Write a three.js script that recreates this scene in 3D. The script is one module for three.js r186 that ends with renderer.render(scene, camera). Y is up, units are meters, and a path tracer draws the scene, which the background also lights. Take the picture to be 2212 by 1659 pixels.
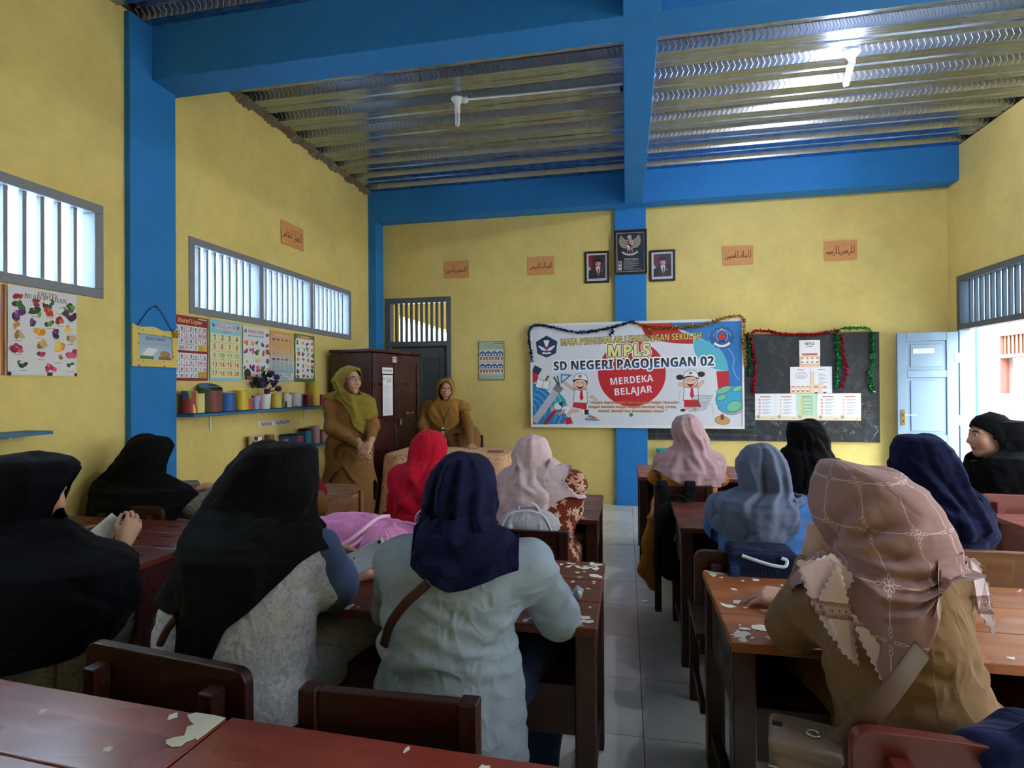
import * as THREE from 'three';
import { RoundedBoxGeometry } from 'three/addons/geometries/RoundedBoxGeometry.js';
import { mergeGeometries, mergeVertices } from 'three/addons/utils/BufferGeometryUtils.js';

// ---------------------------------------------------------------- camera, sky, exposure
const scene = new THREE.Scene();
const camera = new THREE.PerspectiveCamera(68.87, 2212 / 1659, 0.05, 80);
camera.rotation.order = 'YXZ';
camera.position.set(3.0805, 1.3639, 6.5587);
camera.rotation.set(0.0043, 0.2014, -0.0063);
scene.add(camera);
const renderer = new THREE.WebGLRenderer({ antialias: true });
renderer.toneMapping = THREE.LinearToneMapping;
renderer.toneMappingExposure = 4.3;
renderer.shadowMap.enabled = true;
scene.background = new THREE.Color(0.78, 0.9, 1.0);      // an even, overcast sky
scene.backgroundIntensity = 6.0;

// ---------------------------------------------------------------- helpers
const V = (x, y, z) => new THREE.Vector3(x, y, z);
const PI = Math.PI, lerp = THREE.MathUtils.lerp, clamp = THREE.MathUtils.clamp, sstep = THREE.MathUtils.smoothstep;
function rng(seed) { let s = seed >>> 0; return () => { s = (s + 0x6d2b79f5) | 0; let t = Math.imul(s ^ (s >>> 15), 1 | s); t = (t + Math.imul(t ^ (t >>> 7), 61 | t)) ^ t; return ((t ^ (t >>> 14)) >>> 0) / 4294967296; }; }
function hash3(i, j, k) { let h = Math.imul(i, 374761393) ^ Math.imul(j, 668265263) ^ Math.imul(k, 2147483629 >> 1); h = Math.imul(h ^ (h >>> 13), 1274126177); return ((h ^ (h >>> 16)) >>> 0) / 4294967296; }
function noise3(x, y, z) {
  const i = Math.floor(x), j = Math.floor(y), k = Math.floor(z); let a = x - i, b = y - j, c = z - k;
  a = a * a * (3 - 2 * a); b = b * b * (3 - 2 * b); c = c * c * (3 - 2 * c);
  const h = (p, q, r) => hash3(i + p, j + q, k + r);
  return lerp(lerp(lerp(h(0, 0, 0), h(1, 0, 0), a), lerp(h(0, 1, 0), h(1, 1, 0), a), b), lerp(lerp(h(0, 0, 1), h(1, 0, 1), a), lerp(h(0, 1, 1), h(1, 1, 1), a), b), c) * 2 - 1;
}
const fbm = (x, y, z, n = 4) => { let s = 0, a = 0.5; for (let i = 0; i < n; i++) { s += a * noise3(x, y, z); x *= 2.03; y *= 2.03; z *= 2.03; a *= 0.5; } return s; };
const used = new Map();
function numbered(name) { const n = used.get(name) ?? 0; used.set(name, n + 1); return n ? `${name}_${String(n).padStart(3, '0')}` : name; }
function thing(name, label, category, [x, y, z] = [0, 0, 0], turn = 0, group) {
  const o = new THREE.Group(); o.name = numbered(name); scene.add(o);
  o.position.set(x, y, z); o.rotation.y = turn; o.userData = { label, category }; if (group) o.userData.group = group;
  return o;
}
function structure(name, x = 0, y = 0, z = 0) { const o = new THREE.Group(); o.name = numbered(name); o.position.set(x, y, z); o.userData = { kind: 'structure' }; scene.add(o); return o; }
function part(parent, name, geo, mat, pos, rot) {
  const m = new THREE.Mesh(geo, mat); m.name = name; m.castShadow = m.receiveShadow = true;
  if (pos) m.position.set(...pos); if (rot) m.rotation.set(...rot);
  parent.add(m); return m;
}
// metre uv by the dominant axis of each normal
function uvBox(g, s = 1, ox = 0, oy = 0) {
  const p = g.attributes.position, n = g.attributes.normal, uv = new Float32Array(p.count * 2);
  for (let i = 0; i < p.count; i++) {
    const ax = Math.abs(n.getX(i)), ay = Math.abs(n.getY(i)), az = Math.abs(n.getZ(i)), x = p.getX(i), y = p.getY(i), z = p.getZ(i);
    const [a, b] = ay >= ax && ay >= az ? [x, z] : ax >= az ? [z, y] : [x, y];
    uv[2 * i] = a * s + ox; uv[2 * i + 1] = b * s + oy;
  }
  g.setAttribute('uv', new THREE.BufferAttribute(uv, 2)); return g;
}
const boxCache = new Map();
function box(w, h, d, r = 0.004) {
  const key = [w, h, d, r].map((x) => x.toFixed(4)).join();
  if (!boxCache.has(key)) boxCache.set(key, uvBox(r > 0 ? new RoundedBoxGeometry(w, h, d, 1, Math.min(r, w / 2.1, h / 2.1, d / 2.1)) : new THREE.BoxGeometry(w, h, d)));
  return boxCache.get(key);
}
// a box between two corners
function slab(parent, name, a, b, mat, r = 0.004) { return part(parent, name, box(Math.abs(b[0] - a[0]), Math.abs(b[1] - a[1]), Math.abs(b[2] - a[2]), r), mat, [(a[0] + b[0]) / 2, (a[1] + b[1]) / 2, (a[2] + b[2]) / 2]); }
function tube(pts, r, seg = 24, rad = 8, closed = false) { return new THREE.TubeGeometry(new THREE.CatmullRomCurve3(pts.map((p) => V(...p)), closed, 'centripetal'), seg, r, rad, closed); }
const lathe = (pts, seg = 32) => new THREE.LatheGeometry(pts.map(([x, y]) => new THREE.Vector2(x, y)), seg);
const merged = (list) => mergeGeometries(list.map((g) => { const h = g.index ? g.toNonIndexed() : g.clone(); for (const k of Object.keys(h.attributes)) if (!['position', 'normal', 'uv'].includes(k)) h.deleteAttribute(k); if (!h.attributes.uv) h.setAttribute('uv', new THREE.BufferAttribute(new Float32Array(h.attributes.position.count * 2), 2)); return h; }));
const placed = (g, x, y, z, rx = 0, ry = 0, rz = 0) => g.clone().applyMatrix4(new THREE.Matrix4().compose(V(x, y, z), new THREE.Quaternion().setFromEuler(new THREE.Euler(rx, ry, rz)), V(1, 1, 1)));

// ---------------------------------------------------------------- textures
function canvasTex(w, h, draw, { repeat, wrap = false, srgb = true } = {}) {
  const c = document.createElement('canvas'); c.width = w; c.height = h; draw(c.getContext('2d'), w, h);
  const t = new THREE.CanvasTexture(c); if (srgb) t.colorSpace = THREE.SRGBColorSpace; t.magFilter = THREE.LinearFilter;
  if (wrap) t.wrapS = t.wrapT = THREE.RepeatWrapping; if (repeat) t.repeat.set(...repeat); return t;
}
// periodic value noise on an n x n lattice
function tileNoise(seed) { const r = rng(seed), N = 64, T = new Float32Array(N * N).map(() => r()); return (x, y, p) => { const i = Math.floor(x), j = Math.floor(y); let a = x - i, b = y - j; a = a * a * (3 - 2 * a); b = b * b * (3 - 2 * b); const m = (q) => ((q % p) + p) % p, at = (u, v) => T[(m(v) % N) * N + (m(u) % N)]; return lerp(lerp(at(i, j), at(i + 1, j), a), lerp(at(i, j + 1), at(i + 1, j + 1), a), b); }; }
function dataTex(n, fn, srgb = false, m = n) {   // fn(u, v) -> [r, g, b] in 0..1
  const d = new Uint8Array(n * m * 4);
  for (let y = 0; y < m; y++) for (let x = 0; x < n; x++) { const c = fn(x / n, y / m), o = (y * n + x) * 4; d[o] = clamp(c[0], 0, 1) * 255; d[o + 1] = clamp(c[1], 0, 1) * 255; d[o + 2] = clamp(c[2], 0, 1) * 255; d[o + 3] = 255; }
  const t = new THREE.DataTexture(d, n, m); t.magFilter = THREE.LinearFilter; t.wrapS = t.wrapT = THREE.RepeatWrapping; if (srgb) t.colorSpace = THREE.SRGBColorSpace; t.needsUpdate = true; return t;
}
const scaled = (t, u, v = u) => { const c = t.clone(); c.repeat.set(u, v); return c; };
const css = (h) => { const c = new THREE.Color(h); return [c.r, c.g, c.b].map((x) => (x <= 0.0031308 ? x * 12.92 : 1.055 * x ** (1 / 2.4) - 0.055)); };
const std = (color, roughness = 0.7, more = {}) => new THREE.MeshStandardMaterial({ color, roughness, ...more });

// plaster: soft blotches of tone, fine trowel relief
const nA = tileNoise(11), nB = tileNoise(23), nC = tileNoise(37);
const blot = (u, v) => nA(u * 4, v * 4, 4) * 0.5 + nB(u * 9, v * 9, 9) * 0.3 + nC(u * 21, v * 21, 21) * 0.2;
function plaster(hex, amount = 0.1) {
  const base = css(hex);
  const map = dataTex(512, (u, v) => { const k = 1 + (blot(u, v) - 0.5) * amount * 2 + (nC(u * 60, v * 60, 60) - 0.5) * 0.03; const w = (nB(u * 6 + 3, v * 6, 6) - 0.5) * amount * 0.5; return [base[0] * k, base[1] * (k + w * 0.3), base[2] * (k + w * 1.6)]; }, true);
  map.repeat.set(0.42, 0.42);
  const bump = plasterBump;
  return new THREE.MeshStandardMaterial({ map, roughness: 0.78, bumpMap: bump, bumpScale: 0.006 });
}
const plasterBump = dataTex(512, (u, v) => { const k = nA(u * 7, v * 7, 7) * 0.55 + nB(u * 17, v * 17, 17) * 0.25 + nC(u * 43, v * 43, 43) * 0.12 + nA(u * 61, v * 61, 61) * 0.08; return [k, k, k]; });
plasterBump.repeat.set(0.5, 0.5);
const woodBump = dataTex(256, (u, v) => { const k = nA(u * 4, v * 50, 50) * 0.6 + nB(u * 9, v * 60, 60) * 0.4; return [k, k, k]; });
const woodRough = dataTex(256, (u, v) => { const k = clamp(0.42 + (nC(u * 8, v * 20, 20) - 0.5) * 0.3, 0.08, 1); return [k, k, k]; });
// painted wood: streaks along u, worn through along the grain
function wood(hex, dark, { wear = 0, wearHex = '#b0763f', rough = 0.45, seed = 1, coat = 0 } = {}) {
  const a = css(hex), b = css(dark), w = css(wearHex), n1 = tileNoise(seed * 7 + 1), n2 = tileNoise(seed * 7 + 2), n3 = tileNoise(seed * 7 + 3);
  const map = dataTex(512, (u, v) => {
    let k = n1(u * 3, v * 40, 40) * 0.5 + n2(u * 7, v * 63, 63) * 0.25 + n3(u * 5, v * 5, 5) * 0.35; k = clamp((k - 0.25) * 1.5, 0, 1);
    const worn = wear ? sstep(n3(u * 6 + 1, v * 14, 14) * 0.6 + n2(u * 12, v * 48, 48) * 0.4, 1 - wear, 1 - wear + 0.18) : 0;
    return [0, 1, 2].map((i) => lerp(lerp(b[i], a[i], k), w[i], worn * 0.85));
  }, true);
  return new THREE.MeshPhysicalMaterial({ map, roughness: rough / 0.42, roughnessMap: woodRough, bumpMap: woodBump, bumpScale: 0.0012, clearcoat: coat, clearcoatRoughness: 0.28 });
}
// woven cloth
const weave = dataTex(128, (u, v) => { const k = 0.5 + 0.25 * Math.sin(u * PI * 2 * 32) + 0.25 * Math.sin(v * PI * 2 * 32) + (nA(u * 40, v * 40, 40) - 0.5) * 0.4; return [k, k, k]; });
weave.repeat.set(12, 12);
const creases = dataTex(256, (u, v) => { const a = nA(u * 5 + nB(u * 3, v * 3, 3), v * 8 + nC(u * 4, v * 4, 4) * 2, 8), b = nB(u * 11 + nA(u * 4, v * 4, 4) * 2, v * 15, 15); const k = (1 - Math.abs(a * 2 - 1)) * 0.7 + (1 - Math.abs(b * 2 - 1)) * 0.3; return [k, k, k]; });
creases.repeat.set(3, 3);
const cloth = (hex, { rough = 0.92, bump = 0.004, sheen = 0.25, map } = {}) => { const m = new THREE.MeshPhysicalMaterial({ color: map ? '#ffffff' : hex, roughness: rough, sheen, sheenRoughness: 0.6, specularIntensity: 0.35, sheenColor: new THREE.Color(hex).lerp(new THREE.Color('#ffffff'), 0.3), bumpMap: creases, bumpScale: bump, side: THREE.DoubleSide }); if (map) m.map = map; return m; };

const M = {
  wall: plaster('#dcc679', 0.075), blue: plaster('#1f78c2', 0.06), white: plaster('#f2f2f0', 0.04), outside: plaster('#e8e6e2', 0.05), concrete: plaster('#8a8780', 0.2),
  greyPaint: std('#7d8089', 0.5), greyDark: std('#575b62', 0.5), doorDark: std('#4b5056', 0.45), doorPale: std('#8199b4', 0.45),
  steel: std('#c9ccd0', 0.3, { metalness: 1 }), brass: std('#c9a45a', 0.3, { metalness: 1 }), black: std('#0c0c0e', 0.5), darkPlastic: std('#17181c', 0.45),
  whitePaint: std('#e9e9e6', 0.55), paper: std('#eceaf2', 0.85), whitePlastic: std('#f2f2f2', 0.4), mortar: plaster('#6f6353', 0.3),
  deskBrown: wood('#6e3421', '#4a2015', { wear: 0.18, wearHex: '#8a5a32', rough: 0.42, seed: 2 }), deskDark: wood('#3d1612', '#26100d', { rough: 0.45, seed: 3 }), deskRed: wood('#6c241d', '#5c1d18', { rough: 0.34, seed: 4, coat: 0.3, wear: 0.06, wearHex: '#9a6b66' }),
  deskGloss: wood('#963c30', '#7a3027', { rough: 0.3, seed: 4, coat: 0.9 }), deskOrange: wood('#a5602f', '#7e4420', { wear: 0.25, wearHex: '#a8703a', rough: 0.4, seed: 5 }), deskRose: wood('#8d4a42', '#73372f', { rough: 0.4, seed: 6 }), maroon: wood('#4a1a1b', '#331113', { rough: 0.38, seed: 8, coat: 0.2 }), chairDark: wood('#40170f', '#28100c', { rough: 0.42, seed: 9, wear: 0.1, wearHex: '#6b3a22' }), woodRaw: wood('#9a6a3c', '#6e4424', { rough: 0.6, seed: 10 }), woodPale: wood('#8a5a36', '#6a3f22', { rough: 0.5, seed: 12, wear: 0.2, wearHex: '#b58352' }),
  chip: std('#d9d6d0', 0.7), pinkFrame: std('#a0655e', 0.6), slatBrown: std('#6e4230', 0.6), ply: std('#9cc2d6', 0.6),
};
const frosted = new THREE.MeshPhysicalMaterial({ color: '#e4f1fa', roughness: 0.82, transmission: 0.9, thickness: 0, ior: 1.45, side: THREE.DoubleSide });
const bluePane = new THREE.MeshPhysicalMaterial({ color: '#c6d6e2', roughness: 0.85, transmission: 0.85, thickness: 0, side: THREE.DoubleSide });
const clearGlass = new THREE.MeshPhysicalMaterial({ color: '#ffffff', roughness: 0.05, transmission: 1, thickness: 0, ior: 1.5, side: THREE.DoubleSide });
// ---------------------------------------------------------------- the room
const W = 6.34, HB = 3.39, HC = 3.743, ZB = 7.7;
{ // floor of separate tiles on a bed
  const floor = structure('floor');
  slab(floor, 'tile_bed', [-0.15, -0.12, -0.15], [W + 0.15, -0.006, ZB + 0.1], std('#3c3a38', 0.9), 0);
  const T = 0.44, n = 3, looks = [];
  for (let i = 0; i < n; i++) {
    const base = css(['#c9cac6', '#c4c4c0', '#cfcfcb'][i]);
    const map = dataTex(256, (u, v) => { const k = 1 + (blot(u + i * 0.31, v) - 0.5) * 0.14; return base.map((x) => x * k); }, true); map.repeat.set(2.2, 2.2);
    looks.push(new THREE.MeshPhysicalMaterial({ map, roughness: 0.26, specularIntensity: 0.9 }));
  }
  const geos = new Map(), r = rng(4), x0 = 3.1366, z0 = 4.3255 - T * 10;
  for (let i = -8; i < 8; i++) for (let k = -1; k < 18; k++) {
    const a = Math.max(0, x0 + i * T) + 0.0015, b = Math.min(W, x0 + (i + 1) * T) - 0.0015, c = Math.max(0, z0 + k * T) + 0.0015, d = Math.min(ZB, z0 + (k + 1) * T) - 0.0015;
    if (b - a < 0.02 || d - c < 0.02) continue;
    const key = [(b - a).toFixed(3), (d - c).toFixed(3)].join(); if (!geos.has(key)) geos.set(key, uvBox(new THREE.BoxGeometry(b - a, 0.006, d - c)));
    part(floor, 'floor_tile', geos.get(key), looks[(r() * n) | 0], [(a + b) / 2, -0.003, (c + d) / 2]);
  }
}
// a wall in the plane x = const or z = const, pierced by rectangles: boxes round the openings
function wallWith(name, axis, at, thick, u0, u1, y1, holes, mat) {
  const w = structure(name), list = [];
  const us = [...new Set([u0, u1, ...holes.flatMap((h) => [h[0], h[1]])])].sort((a, b) => a - b), ys = [...new Set([-0.1, y1, ...holes.flatMap((h) => [h[2], h[3]])])].sort((a, b) => a - b);
  for (let i = 0; i + 1 < us.length; i++) {
    let run = null;
    const emit = () => { if (!run) return; const g = new THREE.BoxGeometry(axis === 'x' ? thick : us[i + 1] - us[i], run[1] - run[0], axis === 'x' ? us[i + 1] - us[i] : thick); const c = (us[i] + us[i + 1]) / 2; g.translate(...(axis === 'x' ? [at, (run[0] + run[1]) / 2, c] : [c, (run[0] + run[1]) / 2, at])); list.push(g); run = null; };
    for (let j = 0; j + 1 < ys.length; j++) {
      const u = (us[i] + us[i + 1]) / 2, y = (ys[j] + ys[j + 1]) / 2, open = holes.some((h) => u > h[0] && u < h[1] && y > h[2] && y < h[3]);
      if (open) emit(); else run = run ? [run[0], ys[j + 1]] : [ys[j], ys[j + 1]];
    }
    emit();
  }
  const g = merged(list); uvBox(g); part(w, 'plaster', g, mat); return w;
}
wallWith('wall_left', 'x', -0.075, 0.15, -0.15, ZB + 0.15, HC + 0.02, [[0.66, 3.078, 1.905, 2.464], [3.752, 6.2, 1.905, 2.464]], M.wall);
wallWith('wall_front', 'z', -0.075, 0.15, -0.15, W + 0.15, HC, [[0.125, 0.985, 0, 2.47]], M.wall);
wallWith('wall_right', 'x', W + 0.075, 0.15, -0.15, ZB + 0.15, HC - 0.005, [[0.16, 1.42, 0, 2.44], [1.7, 3.1, 0.85, 2.75], [3.7, 6.6, 0.85, 2.75]], M.wall);
wallWith('wall_back', 'z', ZB + 0.075, 0.15, -0.15, W + 0.15, HC, [], M.wall);
{ // corrugated steel deck under a concrete slab: each fold of the sheet is a panel of its own
  const ceil = structure('ceiling');
  for (const x of [-0.13, W + 0.13]) slab(ceil, 'edge_beam', [x - 0.02, HC - 0.02, -0.15], [x + 0.02, HC + 0.08, ZB + 0.15], M.concrete, 0);
  slab(ceil, 'concrete_slab', [-0.15, HC + 0.075, -0.15], [W + 0.15, HC + 0.2, ZB + 0.15], M.concrete, 0);
  const map = dataTex(512, (u, v) => { const k = 0.68 + (blot(u, v) - 0.5) * 0.2 + (nC(u * 50, v * 8, 50) - 0.5) * 0.06; return [k * 0.9, k * 0.97, k * 1.12]; }, true); map.repeat.set(0.5, 1.3);
  const rmap = dataTex(256, (u, v) => { const k = 0.24 + (nB(u * 6, v * 30, 30) - 0.5) * 0.2; return [k, k, k]; });
  const deck = new THREE.MeshStandardMaterial({ map, metalness: 1, roughness: 1, roughnessMap: rmap, side: THREE.DoubleSide });
  // embossed web: small chevrons pressed into the flank of the rib
  const emb = dataTex(128, (u, v) => { const f = ((u * 4 + Math.abs(v - 0.5) * 0.8) % 1 + 1) % 1, k = f < 0.45 ? 1 : 0; return [k, k, k]; }); emb.repeat.set(6, 1);
  const web = new THREE.MeshStandardMaterial({ color: '#b9bbc0', metalness: 1, roughness: 0.3, bumpMap: emb, bumpScale: 0.006, side: THREE.DoubleSide });
  const P = 0.355, prof = [[0, 0], [0.07, 0], [0.078, 0.014], [0.092, 0.014], [0.1, 0], [0.205, 0], [0.225, 0.064], [0.325, 0.064], [0.355, 0]];
  const strip = (pts, L) => { const pos = [], uv = [], idx = []; let s = 0; pts.forEach(([z, y], i) => { if (i) s += Math.hypot(z - pts[i - 1][0], y - pts[i - 1][1]); pos.push(0, y, z, L, y, z); uv.push(0, s / 0.063, L, s / 0.063); if (i) { const b = i * 2; idx.push(b - 2, b - 1, b, b - 1, b + 1, b); } }); const g = new THREE.BufferGeometry(); g.setAttribute('position', new THREE.Float32BufferAttribute(pos, 3)); g.setAttribute('uv', new THREE.Float32BufferAttribute(uv, 2)); g.setIndex(idx); const n = g.toNonIndexed(); n.computeVertexNormals(); return n; };
  for (const [xa, xb] of [[0, 3.09], [3.26, W + 0.1]]) {
    const L = xb - xa, pan = strip(prof.slice(0, 6), L), up = strip(prof.slice(5, 7), L), top = strip(prof.slice(6, 8), L), down = strip(prof.slice(7, 9), L);
    for (let z = 0.1; z < ZB; z += P) {
      const s = new THREE.Mesh(pan, deck); s.name = 'deck_panel'; s.position.set(xa, HC, z); ceil.add(s);
      part(s, 'embossed_flank', up, web); part(s, 'rib_crest', top, deck); part(s, 'rib_flank', down, deck);
    }
  }
  // ragged mortar where the deck meets the left wall
  const r = rng(8), pos = [], idx = []; const N = 150;
  for (let i = 0; i <= N; i++) { const z = 0.21 + (i / N) * 3.0, ph = ((z - 0.1) / P) % 1, d = 0.02 + 0.03 * (ph > 0.5 ? 1 : 0.2) * (0.6 + 0.8 * r()) + 0.012 * r(); pos.push(0.004, HC - d, z, 0.05 + 0.03 * r(), HC + 0.002, z); if (i) { const b = i * 2; idx.push(b - 2, b, b - 1, b - 1, b, b + 1); } }
  const g = new THREE.BufferGeometry(); g.setAttribute('position', new THREE.Float32BufferAttribute(pos, 3)); g.setIndex(idx); const gn = g.toNonIndexed(); gn.computeVertexNormals(); uvBox(gn);
  const mm = M.mortar.clone(); mm.side = THREE.DoubleSide; part(ceil, 'mortar_joint', gn, mm);
}
{ // concrete beams and columns
  const b = (name, a, c) => { const o = structure(name); slab(o, 'concrete', a, c, M.blue, 0.006); return o; };
  b('beam_front', [0, HB, 0], [W, HC + 0.06, 0.213]);
  b('beam_middle', [0, HB, 3.2], [W, HC + 0.06, 3.434]);
  b('beam_long', [3.076, HB, 0.2], [3.276, HC + 0.06, 3.21]);
  b('beam_long', [3.076, HB, 3.42], [3.276, HC + 0.06, ZB]);
  b('column_left', [-0.02, 0, 3.236], [0.042, HC, 3.602]);
  b('column_corner', [-0.02, 0, -0.02], [0.1, HB + 0.01, 0.205]);
  b('column_front', [2.958, 0, -0.02], [3.31, HB + 0.01, 0.06]);
  b('column_right', [W - 0.04, 0, 3.236], [W + 0.02, HC, 3.602]);
}
// high windows with upright wooden bars before a milky sheet
function barWindow(name, x, z0, z1, y0, y1, bays, bars, pane, inward, mat = M.greyPaint) {
  const w = structure(name, x, 0, 0), f = 0.055, d = 0.07, s = inward, X0 = -0.075 * s - d / 2, X1 = X0 + d + 0.045;
  const xa = Math.min(-s * 0.09, s * 0.008), xb = Math.max(-s * 0.09, s * 0.008);
  slab(w, 'window_frame', [xa, y1 - f, z0], [xb, y1, z1], mat); slab(w, 'window_frame', [xa, y0, z0], [xb, y0 + f, z1], mat);
  const L = (z1 - z0 - f) / bays;
  for (let i = 0; i <= bays; i++) slab(w, 'window_frame', [xa, y0 + f, z0 + i * L], [xb, y1 - f, z0 + i * L + f], mat);
  for (let i = 0; i < bays; i++) for (let k = 1; k <= bars; k++) { const z = z0 + i * L + f + (L - f) * k / (bars + 1); slab(w, 'window_bar', [-s * 0.045 - 0.012, y0 + f, z - 0.011], [-s * 0.045 + 0.02, y1 - f, z + 0.011], mat, 0.003); }
  if (pane) for (let i = 0; i < bays; i++) slab(w, 'window_pane', [-s * 0.1 - 0.003, y0 + f - 0.01, z0 + i * L + f - 0.01], [-s * 0.1 + 0.003, y1 - f + 0.01, z0 + (i + 1) * L + 0.01], pane, 0);
  return w;
}
barWindow('window_1', 0, 0.66, 3.078, 1.905, 2.464, 3, 8, frosted, 1);
barWindow('window_2', 0, 3.752, 6.2, 1.905, 2.464, 3, 7, frosted, 1);
barWindow('window_3', W, 0.16, 1.42, 1.9, 2.44, 1, 13, bluePane, -1, M.greyDark);
barWindow('window_4', W, 1.7, 3.1, 0.85, 2.75, 2, 4, null, -1, M.greyDark);
barWindow('window_5', W, 3.7, 6.6, 0.85, 2.75, 3, 5, null, -1, M.greyDark);
{ // back door in the front wall, slatted light above it
  const d = structure('door_1'), g = M.greyDark;
  slab(d, 'door_frame', [0.125, 0, -0.1], [0.195, 2.47, 0.012], g); slab(d, 'door_frame', [0.925, 0, -0.1], [0.985, 2.47, 0.012], g);
  slab(d, 'door_frame', [0.195, 2.405, -0.1], [0.925, 2.47, 0.012], g); slab(d, 'door_frame', [0.195, 1.865, -0.1], [0.925, 1.93, 0.012], g);
  for (let k = 1; k <= 10; k++) { const x = 0.195 + 0.73 * k / 11; slab(d, 'slat', [x - 0.016, 1.93, -0.05], [x + 0.016, 2.405, -0.02], g, 0.002); }
  const leaf = slab(d, 'door_leaf', [0.195, 0.01, -0.075], [0.925, 1.865, -0.045], M.doorDark); leaf.position.z = -0.06;
  for (const [x0, x1, y0, y1] of [[0.215, 0.3, 0.02, 1.85], [0.52, 0.6, 0.02, 1.72], [0.83, 0.905, 0.02, 1.85], [0.3, 0.83, 1.72, 1.85], [0.3, 0.83, 1.0, 1.12], [0.3, 0.83, 0.02, 0.2]]) slab(d, 'door_rail', [x0, y0, -0.046], [x1, y1, -0.03], M.doorDark);
}
{ // open door leaf folded against the front wall, and the frame it hangs in
  const fr = structure('door_2'), g = M.greyDark;
  slab(fr, 'door_frame', [W - 0.012, 0, 0.16], [W + 0.09, 1.9, 0.215], M.doorPale); slab(fr, 'door_frame', [W - 0.012, 0, 1.365], [W + 0.09, 1.9, 1.42], M.doorPale);
  const hx = 6.325, hz = 0.19, fx = 5.80, fz = 0.135, L = Math.hypot(hx - fx, hz - fz), a = Math.atan2(hz - fz, hx - fx);
  const t = thing('door_leaf', 'pale blue panelled door leaf standing open against the yellow front wall', 'door', [fx, 0, fz], -a);
  const st = (n, x0, x1, y0, y1, z0, z1, m = M.doorPale) => slab(t, n, [x0, y0, z0], [x1, y1, z1], m, 0.005);
  st('stile', 0, 0.085, 0.02, 1.885, -0.018, 0.018); st('stile', L - 0.1, L, 0.02, 1.885, -0.018, 0.018);
  st('rail', 0.085, L - 0.1, 1.8, 1.885, -0.018, 0.018); st('rail', 0.085, L - 0.1, 1.43, 1.5, -0.018, 0.018); st('rail', 0.085, L - 0.1, 0.75, 0.85, -0.018, 0.018); st('rail', 0.085, L - 0.1, 0.02, 0.2, -0.018, 0.018);
  for (const [y0, y1] of [[1.5, 1.8], [0.85, 1.43], [0.2, 0.75]]) { st('panel_board', 0.085, L - 0.1, y0, y1, -0.008, 0.002); const p = st('raised_panel', 0.12, L - 0.135, y0 + 0.035, y1 - 0.035, 0.002, 0.011); }
  const pl = st('lock_plate', 0.028, 0.066, 0.94, 1.1, 0.018, 0.024, M.brass); part(pl, 'keyhole', box(0.008, 0.02, 0.004, 0.002), M.black, [0, -0.035, 0.003]);
  part(t, 'door_handle', merged([placed(new THREE.CylinderGeometry(0.007, 0.007, 0.04, 12), 0.047, 1.05, 0.04, PI / 2), placed(new THREE.CapsuleGeometry(0.007, 0.1, 4, 10), 0.1, 1.05, 0.058, 0, 0, PI / 2)]), M.steel);
  for (const y of [1.62, 1.0, 0.3]) part(t, 'hinge', merged([placed(new THREE.CylinderGeometry(0.008, 0.008, 0.1, 10), L + 0.004, y, 0.02), placed(box(0.03, 0.1, 0.003, 0), L - 0.016, y, 0.02)]), M.whitePlastic);
  const sg = st('sign_plate', 0.14, 0.32, 1.672, 1.722, 0.011, 0.016, M.whitePlastic);
  part(sg, 'lettering', new THREE.PlaneGeometry(0.17, 0.042), new THREE.MeshStandardMaterial({ roughness: 0.6, map: canvasTex(512, 128, (c) => { c.fillStyle = '#eef0f2'; c.fillRect(0, 0, 512, 128); c.strokeStyle = '#5c6068'; c.lineWidth = 9; c.font = 'bold 110px sans-serif'; c.textAlign = 'center'; c.textBaseline = 'middle'; c.lineWidth = 6; c.strokeText('DOOR', 256, 68, 470); }) }), [0.002, 0, 0.0032]);
}
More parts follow.
